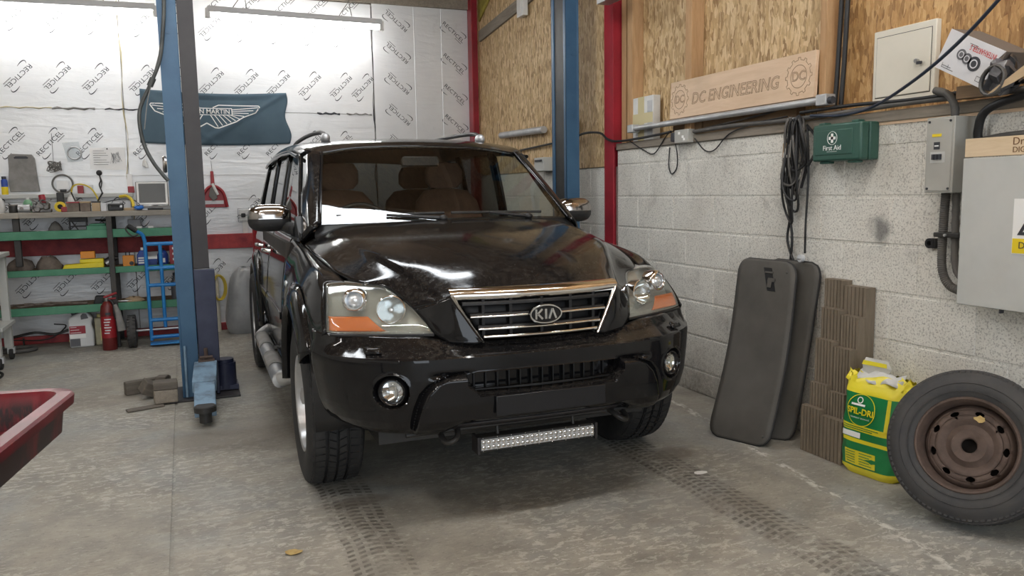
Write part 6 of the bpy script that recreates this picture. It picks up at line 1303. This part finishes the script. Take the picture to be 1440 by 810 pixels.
text_on('lettering', 'First Aid', .034, 'print_white', fa, (-.1192, .02, .062), (0, -1, 0), (0, 0, 1)); mb = MB(); mb.bb(-.1195, -.1187, -.012, .052, .044, .0455); mb.build('underline', 'print_white', fa)
# ---- cream access panel
pn = thing('access_panel', 'cream metal access cabinet with a small lock on the strand board', 'cabinet', (XR + .094, 2.80, 1.715))
mb = MB(); mb.bb(-.03, .0, -.172, .172, 0, .335); mb.build('frame', 'cream_metal', pn, bevel=.004)
mb = MB(); mb.bb(-.035, -.0305, -.150, .150, .026, .302); dr = mb.build('door', 'cream_metal', pn, bevel=.002)
mb = MB(); mb.tube([(-.0312, y, z) for y, z in ((-.152, .024), (.152, .024), (.152, .304), (-.152, .304))], .0016, 4, closed=True); mb.build('door_gap', 'print_black', pn)
mb = MB(); mb.cyl((-.036, -.085, .165), (-.050, -.085, .165), .010, 14); mb.build('lock', 'chrome_dull', dr, 40); mb = MB(); mb.bb(-.053, -.046, -.118, -.092, .148, .160); mb.build('key', 'print_black', dr)
# ---- torn carton of lamps wedged above the ledge
cb = thing('lamp_carton', 'torn white printed carton of electrical fittings wedged above the wall ledge', 'carton', (XR - .17, 2.307, 1.704))
d = Vector((0, -.29, -.155)).normalized(); u = Vector((0, -d.z, d.y)) * -1; u = Vector((0, -.155, .29)).normalized() * 1
U = Vector((0, .155, .29)).normalized() if False else Vector((0, d.z, -d.y)); U = U if U.z > 0 else -U
Mx = Matrix.Translation((0, .125, .10)) @ Matrix(((1, 0, 0), (0, d.y, U.y), (0, d.z, U.z))).to_4x4()   # local (x, along, up)
mb = MB(); mb.bb(0, .16, 0, .268, 0, .155, Mx); mb.build('carton_body', 'carton_dark', cb, bevel=.002)
mb = MB(); mb.add([(-.0015, 0, 0), (-.0015, .245, 0), (-.0015, .232, .03), (-.0015, .255, .045), (-.0015, .262, .075), (-.0015, .242, .085), (-.0015, .242, .105), (-.0015, .268, .155), (-.0015, 0, .155), (-.0002, 0, 0), (-.0002, .245, 0), (-.0002, .232, .03), (-.0002, .255, .045), (-.0002, .262, .075), (-.0002, .242, .085), (-.0002, .242, .105), (-.0002, .268, .155), (-.0002, 0, .155)], [tuple(range(9)), tuple(range(9, 18))[::-1]] + [(i, (i + 1) % 9, 9 + (i + 1) % 9, 9 + i) for i in range(9)], Mx); mb.build('printed_face', 'carton_print', cb)
for (a, b_, r_, mt) in ((.095, .083, .021, 'print_grey'), (.126, .077, .021, 'print_grey'), (.165, .070, .028, 'print_black')):
    mb = MB(); t_ = MB(); t_.cyl((-.0032, a, b_), (-.0016, a, b_), r_, 22); mb.add(t_.v, t_.f, Mx); mb.build('printed_picture', mt, cb, 40)
    mb = MB(); t_ = MB(); t_.lathe([(r_ * .45, -.0038), (r_ * .62, -.0038)], 18, 'x', (0, a, b_)); mb.add(t_.v, t_.f, Mx); mb.build('printed_picture', 'carton_print', cb, 40)
me = text_mesh('INTERHARTER S', .030, .0003, xs=.58).copy(); me.transform(Mx @ frame_mat((-.0022, .180, .122), (0, -1, 0), (0, 0, -1))); link('carton_lettering', me, 'print_red', cb)
for a0, a1, b0, b1 in ((.03, .09, .012, .014), (.03, .075, .020, .022), (.12, .16, .125, .127), (.11, .15, .132, .134), (.20, .27, .016, .018), (.20, .27, .034, .036), (.20, .201, .016, .036), (.235, .236, .016, .036), (.03, .031, .012, .03), (.06, .061, .012, .03)): mb = MB(); mb.bb(-.0028, -.0018, a0, a1, b0, b1, Mx); mb.build('printed_line', 'print_grey', cb)
mb = MB(); r = random.Random(2); mb.grid([[tuple(Mx @ Vector((.03 + .055 * math.sin(a) * f + .018 * r.uniform(-1, 1), .250 + .085 * h + .012 * r.uniform(-1, 1), .070 + .060 * f * math.cos(a) + .014 * r.uniform(-1, 1)))) for a in np.linspace(0, 2 * math.pi, 19)[:-1]] for h, f in ((-.1, 1), (.15, 1.15), (.4, 1.1), (.65, 1.0), (.85, .75), (1.0, .3))], closed_v=True); mb.build('cable_bundle_bag', 'bin_liner', cb, 25)
mb = MB(); mb.tube([tuple(Mx @ Vector((-.03 + .004 * i, .290 + .045 * math.cos(a), .05 + .055 * math.sin(a)))) for i in range(3) for a in np.linspace(0, 2 * math.pi, 17)[:-1]], .006, 6); mb.build('cable_bundle', 'cable_grey', cb, 60)
mb = MB(); mb.add([(XR - .20 - (XR - .17), -.24, -.01), (-.03, -.13, -.045), (-.03, -.30, .06), (-.03, -.36, .045)], [(0, 1, 2, 3)], None); mb.build('torn_flap', 'cardboard', cb, solid=.003)
mb = MB(); mb.bb(.10, .165, -.10, .10, -.03, .02); mb.build('support_block', 'timber_dark', cb)
# ---- distribution unit, conduits and big grey cabinet
cu_ = thing('isolator_box', 'tall grey electrical isolator box with switches on the block wall', 'isolator box', (XR, 2.43, 1.292))
mb = MB(); mb.bb(-.115, 0, -.062, .072, 0, .312); mb.build('case', 'grey_box', cu_, bevel=.003)
mb = MB(); mb.bb(-.1185, -.1155, -.052, .062, .008, .304); mb.build('front_cover', 'grey_box', cu_, bevel=.002)
for y in (-.045, .055):
    for z in (.018, .294): mb = MB(); mb.cyl((-.1185, y, z), (-.122, y, z), .005, 10); mb.build('screw', 'print_black', cu_, 40)
mb = MB(); mb.bb(-.1205, -.1186, .002, .030, .180, .210); mb.build('switch_window', 'print_black', cu_); mb = MB(); mb.bb(-.1215, -.1200, .006, .026, .192, .197); mb.build('switch_mark', 'print_white', cu_)
mb = MB(); mb.bb(-.1200, -.1186, -.025, .045, .125, .170); br_ = mb.build('breaker_plate', 'cabinet_grey', cu_)
for i in range(3): mb = MB(); mb.bb(-.130, -.120, .022 - i * .016, .032 - i * .016, .138, .160); mb.build('breaker', 'print_black', br_)
mb = MB(); mb.bb(-.1200, -.1186, -.004, .040, .232, .244); mb.build('warning_strip', 'print_yellow', cu_)
def corr(name, pts, r, mt, label, parent=None, n=8, step=.009):
    P = [Vector(p) for p in path(pts, n)]; D = [0]
    for a, b in zip(P[:-1], P[1:]): D.append(D[-1] + (b - a).length)
    k = int(D[-1] / step); Q = []; rs = []
    for i in range(k * 2 + 1):
        s = D[-1] * i / (k * 2); j = max(0, min(len(D) - 2, int(np.searchsorted(D, s)) - 1)); f = (s - D[j]) / max(D[j + 1] - D[j], 1e-9); Q.append(P[j].lerp(P[j + 1], f)); rs.append(r if i % 2 else r * .88)
    mb = MB(); mb.tube(Q, rs, 12); return tag(mb.build(name, mt, parent, 30), label, 'conduit' if label else None)
corr('flexible_conduit', [(XR - .055, 2.445, 1.29), (XR - .055, 2.45, 1.10), (XR - .055, 2.445, .97), (XR - .055, 2.41, .905), (XR - .055, 2.355, .885), (XR - .055, 2.31, .89)], .019, 'cable_grey', 'ribbed black conduit curving down from the isolator box, the outer one')
corr('flexible_conduit', [(XR - .055, 2.395, 1.29), (XR - .055, 2.39, 1.10), (XR - .055, 2.385, 1.0), (XR - .055, 2.36, .945), (XR - .055, 2.315, .925)], .016, 'cable_grey', 'smooth black conduit inside the curve of the ribbed one', step=.05)
t = thing('conduit_clamp', 'black saddle clamp holding the two conduits to the wall', 'clamp', (XR, 2.42, 1.115)); mb = MB(); mb.bb(-.082, 0, -.065, .055, -.010, .010); mb.build('bar', 'steel_black', t, bevel=.003); mb = MB(); mb.cyl((-.082, -.005, 0), (-.09, -.005, 0), .006, 8); mb.build('bolt', 'galv', t, 40)
corr('flexible_conduit', [(XR - .06, 2.415, 1.605), (XR - .06, 2.42, 1.65), (XR - .05, 2.46, 1.70), (XR - .045, 2.53, 1.725)], .017, 'cable_grey', 'short dusty conduit rising from the top of the isolator box', step=.05)
mb = MB(); mb.tube(path([(XR - .05, 1.9, 1.66), (XR - .06, 2.1, 1.66), (XR - .06, 2.27, 1.62), (XR - .05, 2.315, 1.54), (XR - .04, 2.31, 1.47)], 7), .017, 10); single(mb, 'looped_cable', 'cable_black', 'thick black cable bending down beside the isolator box', 'cable', 60)
mb = MB(); mb.tube(path([(XR - .020, 2.34, 1.50), (XR - .022, 2.2, 1.515), (XR - .022, 1.9, 1.52)], 6), .013, 8); single(mb, 'level_cable', 'cable_grey', 'dusty cable running level over the plywood name board', 'cable', 60)
mb = MB(); mb.cyl((XR - .02, 2.325, 1.39), (XR - .09, 2.30, 1.37), .012, 12); single(mb, 'brass_gland', 'chrome_dull', 'bright metal cable gland between the isolator box and grey cabinet', 'gland', 40)
kb = thing('fuse_cabinet', 'large pale grey electrical cabinet at the picture edge', 'cabinet', (XR - .004, 1.90, .85))
mb = MB(); mb.bb(-.14, 0, -.40, .385, 0, .575); mb.build('case', 'cabinet_grey', kb, bevel=.004)
mb = MB(); mb.bb(-.155, -.141, -.40, .388, -.004, .578); d_ = mb.build('door', 'cabinet_grey', kb, bevel=.003)
mb = MB(); mb.bb(-.150, -.13, .20, .206, -.020, -.003); mb.build('door_catch', 'print_black', kb)
mb = MB(); mb.bb(-.1575, -.1555, .025, .165, .214, .420); mb.build('warning_label', 'print_white', d_); mb = MB(); mb.bb(-.1585, -.1575, .027, .163, .217, .272); mb.build('warning_label', 'print_yellow', d_)
mb = MB(); mb.prism([(.042, .285), (.146, .285), (.094, .378)], 'x', -.1590, -.1578); mb.build('warning_triangle', 'print_black', d_); mb = MB(); mb.prism([(.064, .297), (.124, .297), (.094, .352)], 'x', -.1596, -.1590); mb.build('warning_triangle', 'print_white', d_)
text_on('warning_lettering', 'D', .036, 'print_black', d_, (-.1590, .126, .246), (0, -1, 0), (0, 0, 1))
nb = thing('name_board', 'small plywood board with burnt lettering on top of the grey cabinet', 'sign', (XR - .145, 2.0, 1.432)); mb = MB(); mb.bb(-.008, .008, -.25, .288, 0, .072); mb.build('board', 'ply', nb, bevel=.002)
for s_, z, sz in (('Dr', .050, .040), ('DIG', .019, .030)): text_on('burnt_lettering', s_, sz, 'timber_burnt', nb, (-.0085, .068 if s_ == 'Dr' else .064, z), (0, -1, 0), (0, 0, 1))
t = thing('pipe_clip', 'small black pipe clip screwed to the block wall', 'clip', (XR, 2.535, 1.072)); mb = MB(); mb.lathe([(.011, -.012), (.022, -.012), (.022, .012), (.011, .012)], 20, 'x', (-.014, .006, 0), closed=True); mb.build('loop', 'cable_black', t, 40); mb = MB(); mb.bb(-.024, 0, -.024, -.004, -.022, .022); mb.build('foot', 'cable_black', t, bevel=.003)
# ---- two kneeling boards leaning on the wall
def creeper(label, B0, B1, T0, T1, th, slot, zr):
    t = thing('creeper_board', label, 'creeper', (0, 0, 0), group='creeper boards against the wall'); B0, B1, T0, T1 = map(Vector, (B0, B1, T0, T1))
    nrm = (B1 - B0).cross(T0 - B0).normalized()
    def Q(u, v, dpt=0):
        p = (B0 * (1 - u) + B1 * u) * (1 - v) + (T0 * (1 - u) + T1 * u) * v; bow = -.045 * math.sin(math.pi * min(max(v, 0), 1)) ** 1.2; return tuple(p + nrm * (dpt + bow * zr))
    r = .10; rows = []
    for v in np.concatenate([np.linspace(0, .06, 6), np.linspace(.1, .9, 17), np.linspace(.92, 1, 7)]):
        e = 0
        for vv in (v, 1 - v):
            if vv < .085: e = .17 * (1 - math.sqrt(max(1 - (1 - vv / .085) ** 2, 0)))
        waist = .035 * math.sin(math.pi * v) * 0; rows.append([(u_, v) for u_ in np.linspace(e + waist, 1 - e - waist, 13)])
    mb = MB(); mb.grid([[Q(u, v) for u, v in r_] for r_ in rows]); bd_ = mb.build('pad', 'mat_rubber', t, 40, solid=th, off=0)
    edge = [r_[0] for r_ in rows] + [p for p in rows[-1][1:]] + [r_[-1] for r_ in rows[::-1][1:]] + [p for p in rows[0][::-1][1:-1]]
    mb = MB(); mb.tube([Q(u, v, -.001) for u, v in edge], .007, 6, closed=True); mb.build('edge_bead', 'rubber', t, 60)
    if slot:
        poly = [(.46, .955), (.60, .955), (.70, .83), (.56, .83)]; mb = MB()
        mb.add([Q(u, v, th / 2 + .002) for u, v in poly], [(0, 1, 2, 3)]); mb.build('hand_slot', 'cable_black', t, solid=.001)
        for a, b_, c_, d_ in ((.49, .925, .63, .935), (.55, .880, .675, .900), (.55, .848, .62, .880)): mb = MB(); mb.add([Q(a, b_, th / 2 + .004), Q(c_, b_, th / 2 + .004), Q(c_ + .01, d_, th / 2 + .004), Q(a + .01, d_, th / 2 + .004)], [(0, 1, 2, 3)]); mb.build('moulded_logo', 'mat_rubber', t, solid=.002)
        for u, v in ((.86, .94), (.90, .05)): mb = MB(); mb.ball(Q(u, v, th / 2), .007, 10, 6); mb.build('rivet', 'mat_rubber', t, 60)
    return t
creeper('scuffed black kneeling board with a hand slot, front one of two at the wall', (2.560, 3.495, .004), (2.688, 3.165, .004), (2.935, 3.72, .930), (2.960, 3.29, .930), .022, True, 1)
creeper('plain black kneeling board, rear one half hidden behind the other', (2.725, 3.40, .004), (2.885, 3.205, .004), (3.005, 3.56, .932), (3.005, 3.165, .932), .020, False, .6)
t = thing('plug_lead_end', 'clear plug end hanging on a lead over the kneeling boards', 'plug', (XR - .05, 3.285, .955)); mb = MB(); mb.cyl((-.02, 0, 0), (.0, 0, 0), .020, 16); mb.build('plug_body', 'tube_off', t, 50)
for k in (-1, 1): mb = MB(); mb.cyl((-.035, .008 * k, -.003), (-.02, .008 * k, -.003), .003, 8); mb.build('pin', 'chrome_dull', t)
# ---- stack of ribbed composite boards
def ribbed(label, y1, y0, z0, z1, x0, x1, lean):
    t = thing('decking_board', label, 'board', (0, 0, 0), group='ribbed boards against the wall'); n = 6
    w = (y1 - y0)
    prof = []
    for i in range(n):
        a = y0 + w * i / n; b_ = y0 + w * (i + 1) / n; prof += [(a + .001, 0), (b_ - .005, 0), (b_ - .005, .006), (b_ + .001, .006)]
    f = lambda z, x: x + (lean * (z - z0))
    rows = [[(f(z, x0 + d), y, z) for y, d in prof] + [(f(z, x1), prof[-1][0], z), (f(z, x1), prof[0][0], z)] for z in (z0, z1)]
    mb = MB(); mb.grid(rows, closed_v=True); k = len(rows[0]); mb.f.append(tuple(range(k))[::-1]); mb.f.append(tuple(range(k, 2 * k))); mb.build('plank', 'timber_deck', t, 20); return t
rows_ = ((3.115, 2.985, 2.84, .022, .865, 2.975, 3.032, 'rear'), (3.085, 2.955, 2.84, .012, .725, 2.930, 2.974, 'fourth'), (3.08, 2.955, 2.84, .012, .572, 2.892, 2.929, 'third'), (3.08, 2.96, 2.85, .012, .355, 2.866, 2.891, 'second'), (3.095, 2.965, 2.82, .002, .235, 2.828, 2.865, 'front'))
for ya, ym, yb_, z0, z1, x0, x1, nm in rows_:
    z0 = .0015
    ribbed('ribbed brown board nearer the kneeling boards, %s row of the stepped stack' % nm, ya, ym + .001, z0, z1, x0, x1, 0.0)
    ribbed('ribbed brown board nearer the absorbent bag, %s row of the stepped stack' % nm, ym - .001, yb_, z0, z1 - .022, x0, x1, 0.0)
# ---- bag of absorbent granules
bg = thing('absorbent_bag', 'green and yellow bag of absorbent granules standing on the floor', 'bag', (2.905, 2.672, 0), -1.45); bg.scale = (1, 1, .89)
Wd, Dp = .150, .095
def bag_ring(z, fx, fy, n=40, e=.55):
    return [(Wd * fx * math.copysign(abs(math.cos(a)) ** e, math.cos(a)), Dp * fy * math.copysign(abs(math.sin(a)) ** e, math.sin(a)), z) for a in np.linspace(0, 2 * math.pi, n + 1)[:-1]]
def bag_at(z):
    fx = np.interp(z, [0, .03, .10, .22, .36, .44, .48], [.86, .98, 1.0, .98, .98, 1.02, 1.04]); fy = np.interp(z, [0, .03, .10, .22, .36, .44, .48], [.86, 1.02, 1.10, 1.08, .95, .72, .50]); return fx, fy
def bag_band(z0, z1, mt, name, off=0.0, amin=None, amax=None):
    zs = np.linspace(z0, z1, max(3, int((z1 - z0) / .012) + 1)); rows = []
    for z in zs:
        fx, fy = bag_at(z); ring_ = []
        N = 64
        for i in range(N if amin is None else 25):
            a = 2 * math.pi * i / N if amin is None else amin + (amax - amin) * i / 24
            c, s_ = math.cos(a), math.sin(a); w = 1 + .018 * math.sin(5 * a + z * 31) + .012 * math.sin(9 * a - z * 47); ring_.append(((Wd * fx * w + off) * math.copysign(abs(c) ** .55, c), (Dp * fy * w + off) * math.copysign(abs(s_) ** .55, s_), z))
        rows.append(ring_)
    mb = MB(); mb.grid(rows, closed_v=amin is None); return mb.build(name, mt, bg, 60)
mb = MB(); mb.add(bag_ring(.0, .86, .86), [tuple(range(40))]); mb.build('bag_bottom', 'bag_yellow', bg)
for z0, z1, mt in ((0, .045, 'bag_yellow'), (.045, .175, 'bag_green'), (.175, .195, 'bag_yellow'), (.195, .235, 'bag_green'), (.235, .265, 'bag_yellow'), (.265, .425, 'bag_green'), (.425, .475, 'bag_yellow')): bag_band(z0, z1, mt, 'bag_panel')
mb = MB(); r = random.Random(5); N = 40
mb.grid([[(x * k + (.012 * r.uniform(-1, 1) if h > .48 else 0), y * ky + (.01 * r.uniform(-1, 1) if h > .48 else 0), h + (.016 * r.uniform(-1, 1) if h > .48 else 0) + .03 * (x > .08) * (h > .48) * 0) for x, y, _ in bag_ring(0, 1.04, .52, N)] for h, k, ky in ((.468, 1.0, 1.05), (.490, 1.02, .75), (.512, 1.03, .45), (.522, 1.0, .20))], closed_v=True); mb.build('bag_neck', 'bag_yellow', bg, 60)
mb = MB(); mb.grid([[(-.10 + .22 * i / 6, -.045 + .012 * math.sin(i * 2.2) + .05 * j / 3, .490 + .05 * j / 3 + .012 * math.sin(i * 1.7 + j)) for i in range(7)] for j in range(4)]); mb.build('inner_liner', 'bag_white', bg, 60, solid=.002)
mb = MB(); mb.add([(-.09, .0, .50), (.02, .01, .50), (.05, .0, .56), (.03, .0, .60), (-.075, -.01, .605), (-.085, -.02, .57)], [(0, 1, 2, 5), (2, 3, 4, 5)]); mb.build('folded_flap', 'bag_white', bg, solid=.003); mb = MB(); mb.add([(-.086, -.022, .568), (.03, -.004, .565), (.028, -.003, .585), (-.08, -.018, .59)], [(0, 1, 2, 3)]); mb.build('flap_stripe', 'bag_yellow', bg, solid=.002)
# front face print (front is -y)
def bag_pt(u, z, off=.002): # u across the front, -1..1
    fx, fy = bag_at(z); a = -math.pi / 2 + u * math.pi / 2; c, s_ = math.cos(a), math.sin(a); w = 1 + .018 * math.sin(5 * (a % (2 * math.pi)) + z * 31) + .012 * math.sin(9 * (a % (2 * math.pi)) - z * 47)
    return ((Wd * fx * w + off) * math.copysign(abs(c) ** .55, c), (Dp * fy * w + off) * math.copysign(abs(s_) ** .55, s_), z)
def wrap(me, u0, z0, k, off=.004):
    # wrap a flat mesh (x right, y up, metres) over the bag front
    for v in me.vertices:
        x, y = v.co.x * k, v.co.y * k
        # find u whose x matches
        z = z0 + y; lo, hi = -1.0, 1.0; tx_ = u0 + x
        for _ in range(26):
            mid = (lo + hi) / 2
            if bag_pt(mid, z)[0] < tx_: lo = mid
            else: hi = mid
        v.co = bag_pt((lo + hi) / 2, z, off)
    return me
def flat(polys):
    mb = MB()
    for pl_ in polys: mb.add([(x, y, 0) for x, y in pl_], [tuple(range(len(pl_)))])
    return mb.mesh('print')
def rect(x0, x1, y0, y1, n=8): return [[(x0 + (x1 - x0) * i / n, y0), (x0 + (x1 - x0) * (i + 1) / n, y0), (x0 + (x1 - x0) * (i + 1) / n, y1), (x0 + (x1 - x0) * i / n, y1)] for i in range(n)]
def circ(cx, cy, rx, ry, w, n=40): return [[(cx + (rx + d * w) * math.cos(a), cy + (ry + d * w) * math.sin(a)) for a, d in ((2 * math.pi * i / n, 0), (2 * math.pi * i / n, 1), (2 * math.pi * (i + 1) / n, 1), (2 * math.pi * (i + 1) / n, 0))] for i in range(n)]
link('round_emblem', wrap(flat(circ(-.030, 0, .070, .078, .004)), 0, .345, 1), 'bag_yellow', bg)
tm = text_mesh('SPIL-DRI', .040, 0, bold=.03).copy(); lo = min(v.co.x for v in tm.vertices); hi = max(v.co.x for v in tm.vertices); tm.transform(Matrix.Diagonal((.135 / (hi - lo), 1.1, 1, 1))); link('bag_lettering', wrap(tm, -.030, .338, 1, .006), 'bag_yellow', bg)
link('drop_mark', wrap(flat(rect(-.08, -.01, .022, .032, 6) + circ(-.04, .050, .010, .012, .005, 20)), 0, .345, 1, .005), 'print_white', bg)
tm = text_mesh('ABSORBENT GRANULES', .010, 0).copy(); lo = min(v.co.x for v in tm.vertices); hi = max(v.co.x for v in tm.vertices); tm.transform(Matrix.Diagonal((.10 / (hi - lo), 1, 1, 1))); link('bag_lettering', wrap(tm, -.030, .305, 1, .005), 'print_white', bg)
link('white_panel', wrap(flat(rect(-.12, -.02, -.014, .014, 8)), 0, .215, 1, .004), 'print_white', bg)
link('yellow_panel', wrap(flat(rect(-.10, .06, -.045, .035, 10)), 0, .10, 1, .004), 'bag_yellow', bg)
for i in range(5): link('small_print', wrap(flat(rect(-.09, -.09 + .05, .022 - .014 * i, .026 - .014 * i, 4) + rect(-.02, .045 - .01 * (i % 2), .022 - .014 * i, .026 - .014 * i, 4)), 0, .10, 1, .0055), 'bag_green', bg)
for i in range(2): link('small_print', wrap(flat(rect(-.12, .07 - .03 * i, .004 - .011 * i, .008 - .011 * i, 10)), 0, .25, 1, .0035), 'bag_green', bg)
link('side_stripe', wrap(flat(rect(.092, .108, -.06, .10, 3)), 0, .325, 1, .004), 'bag_yellow', bg)
tm = text_mesh('SPIL-DRI', .050, .0003, bold=.03).copy(); tm.transform(frame_mat((Wd * 1.0 + .010, .01, .40), (0, .06, -1), (0, 1, .06))); link('side_lettering', tm, 'bag_yellow', bg)
# ---- spare wheel leaning on the wall
sw = thing('spare_wheel', 'spare wheel with a rusty steel rim leaning against the block wall', 'wheel', (2.80, 2.128, .304)); sw.scale = (.88, .88, .88)
nrm = Vector((-.86, -.38, .34)).normalized(); sw.rotation_euler = nrm.to_track_quat('X', 'Z').to_euler()
Rw = .335
def spare_tyre():
    mb = MB(); h = .1025; rim = .205; R = Rw
    prof = [(rim, h * .80), (rim + .012, h * .92), (rim + .05, h * 1.02), (R - .055, h * 1.0), (R - .028, h * .92), (R - .010, h * .74)]
    for a in (.70, .25, -.25): prof += [(R, h * a), (R, h * (a - .38)), (R - .007, h * (a - .39)), (R - .007, h * (a - .44))]
    prof = prof[:-2] + [(R, -h * .70), (R - .010, -h * .74), (R - .028, -h * .92), (R - .055, -h), (rim + .05, -h * 1.02), (rim + .012, -h * .92), (rim, -h * .8)]
    mb.lathe(prof, 80, 'x')
    for i in range(84):
        for k, (a, b_) in enumerate(((.82, .52), (-.52, -.82))):
            t0 = 2 * math.pi * (i + .5 * k) / 84; t1 = t0 + 2 * math.pi / 84 * .66; vv = []
            for rr in (R - .02, R + .002):
                for th, x in ((t0, a), (t1, a), (t1, b_), (t0, b_)): r2 = rr - (.012 if abs(x) > .8 else 0); vv.append((h * x, r2 * math.cos(th), r2 * math.sin(th)))
            mb.add(vv, [(0, 1, 2, 3), (7, 6, 5, 4), (0, 4, 5, 1), (1, 5, 6, 2), (2, 6, 7, 3), (3, 7, 4, 0)])
    return mb
spare_tyre().build('tyre', 'rubber_grey', sw, 35)
for rr in (.232, .268): mb = MB(); mb.lathe([(rr, .1040), (rr + .002, .1062), (rr + .004, .1040)], 72, 'x'); mb.build('sidewall_ring', 'rubber_grey', sw, 60)
mb = MB(); mb.lathe([(.212, .088), (.207, .094), (.200, .092), (.192, .078), (.186, .040), (.180, -.09)], 64, 'x'); rm = mb.build('rim_flange', 'rust', sw, 40)
# pressed centre disc with eight slots (modelled as a ring of spokes between the holes)
mb = MB(); nh = 9
mb.lathe([(.034, .030), (.040, .036), (.068, .040), (.078, .030), (.095, .022), (.118, .038), (.134, .044)], 72, 'x'); mb.lathe([(.160, .040), (.170, .030), (.182, .018), (.186, .0)], 72, 'x')
def disc_x(r): return float(np.interp(r, [.134, .147, .160], [.044, .0455, .040]))
for i in range(nh):
    a0, a1 = 2 * math.pi * (i + .27) / nh, 2 * math.pi * (i + .73) / nh; rows = []
    for r_ in np.linspace(.134, .160, 6):
        q = math.sqrt(max(0, 1 - ((r_ - .147) / .013) ** 2)) * .5; rows.append([(disc_x(r_), r_ * math.cos(a), r_ * math.sin(a)) for a in np.linspace(2 * math.pi * i / nh + q * .26, 2 * math.pi * (i + 1) / nh - q * .26, 10)])
    mb.grid(rows)
mb.build('wheel_disc', 'rust', sw, 35, solid=.005)
mb = MB(); mb.lathe([(0, -.02), (.188, -.02)], 40, 'x'); mb.build('hub_shadow_plate', 'hub_shade_dark', sw)  # near-black sheet standing in for the shade behind the disc holes
for i in range(5): a = 2 * math.pi * i / 5 + .5; mb = MB(); mb.cyl((.030, .055 * math.cos(a), .055 * math.sin(a)), (.0415, .055 * math.cos(a), .055 * math.sin(a)), .0075, 12); mb.build('bolt_hole', 'print_black', sw, 40)
mb = MB(); mb.lathe([(.0335, .038), (.037, .040), (.040, .037)], 36, 'x'); mb.build('hub_ring', 'rust', sw, 60)
q = random.Random(3); mb = MB(); pts = [(.0475, .128 * math.cos(1.33) + .022 * (1 + .3 * q.uniform(-1, 1)) * math.cos(a), .128 * math.sin(1.33) + .014 * (1 + .3 * q.uniform(-1, 1)) * math.sin(a)) for a in np.linspace(0, 2 * math.pi, 12)[:-1]]; mb.add(pts, [tuple(range(11))]); tag(mb.build('leaf_scrap', 'leaf', sw, solid=.001))
# ---- bits on the floor
mb = MB(); pts = [(.30 + .030 * (1 + .35 * q.uniform(-1, 1)) * math.cos(a), 2.945 + .022 * math.sin(a), .004 + .004 * q.random()) for a in np.linspace(0, 2 * math.pi, 11)[:-1]]; mb.add(pts, [tuple(range(10))]); single(mb, 'dry_leaf', 'leaf', 'small dry yellow leaf lying on the concrete floor', 'leaf', None, solid=.001)
mb = MB(); mb.box((0, 0, .005), (.075, .014, .010)); tag(mb.build('wood_sliver', 'print_black', None, loc=(-.875, 3.24, 0), rot=(0, 0, .5)), 'dark thin sliver lying on the concrete by the drip tray', 'sliver')
mb = MB(); mb.bb(2.88, 3.02, 1.72, 1.83, 0, .014); mb.bb(2.88, 2.90, 1.72, 1.83, .014, .07); mb.bb(3.0, 3.02, 1.72, 1.83, .014, .07); single(mb, 'steel_bracket', 'steel_navy', 'dark steel bracket on the floor beside the spare wheel', 'bracket', None, .003)
for (x, y, s_, lab) in ((2.17, 3.02, .035, 'pale paint flake on the floor in front of the car wheel'),):
    mb = MB(); mb.add([(x + s_ * (1 + .3 * q.uniform(-1, 1)) * math.cos(a), y + s_ * .6 * math.sin(a), .002) for a in np.linspace(0, 2 * math.pi, 9)[:-1]], [tuple(range(8))]); single(mb, 'paint_flake', 'print_white', lab, 'flake', None, solid=.001)
# ---- lamp bracket at the top beside the red column, white junction box on the brace
mb = MB(); mb.bb(2.86, 2.96, 4.72, 5.30, 2.66, 2.69); mb.bb(2.86, 2.87, 4.72, 5.30, 2.69, 2.74); single(mb, 'metal_channel', 'galv', 'galvanised channel sticking out above the red column', 'channel', None, .003)
mb = MB(); mb.bb(XR - .07, XR - .022, 6.90, 7.05, 2.92, 3.10); mb.bb(XR - .075, XR - .07, 6.92, 7.03, 2.94, 3.08); single(mb, 'junction_box', 'white_plastic', 'white junction box fixed on the timber brace high on the wall', 'junction box', None, .004)
mb = MB(); mb.bb(XR - .045, XR, 5.93, 5.99, 1.80, 1.90); single(mb, 'small_socket', 'cream_metal', 'small pale switch box beside the lift post on the strand board', 'switch', None, .004)
t = thing('wall_bracket', 'pale blue metal box on the block wall behind the far lift post', 'box', (XR, 6.55, 1.50)); mb = MB(); mb.bb(-.09, 0, -.10, .10, 0, .12); mb.build('case', 'cabinet_grey', t, bevel=.004); mb = MB(); mb.bb(-.10, -.0905, -.07, .07, .085, .10); mb.build('lid', 'print_black', t)
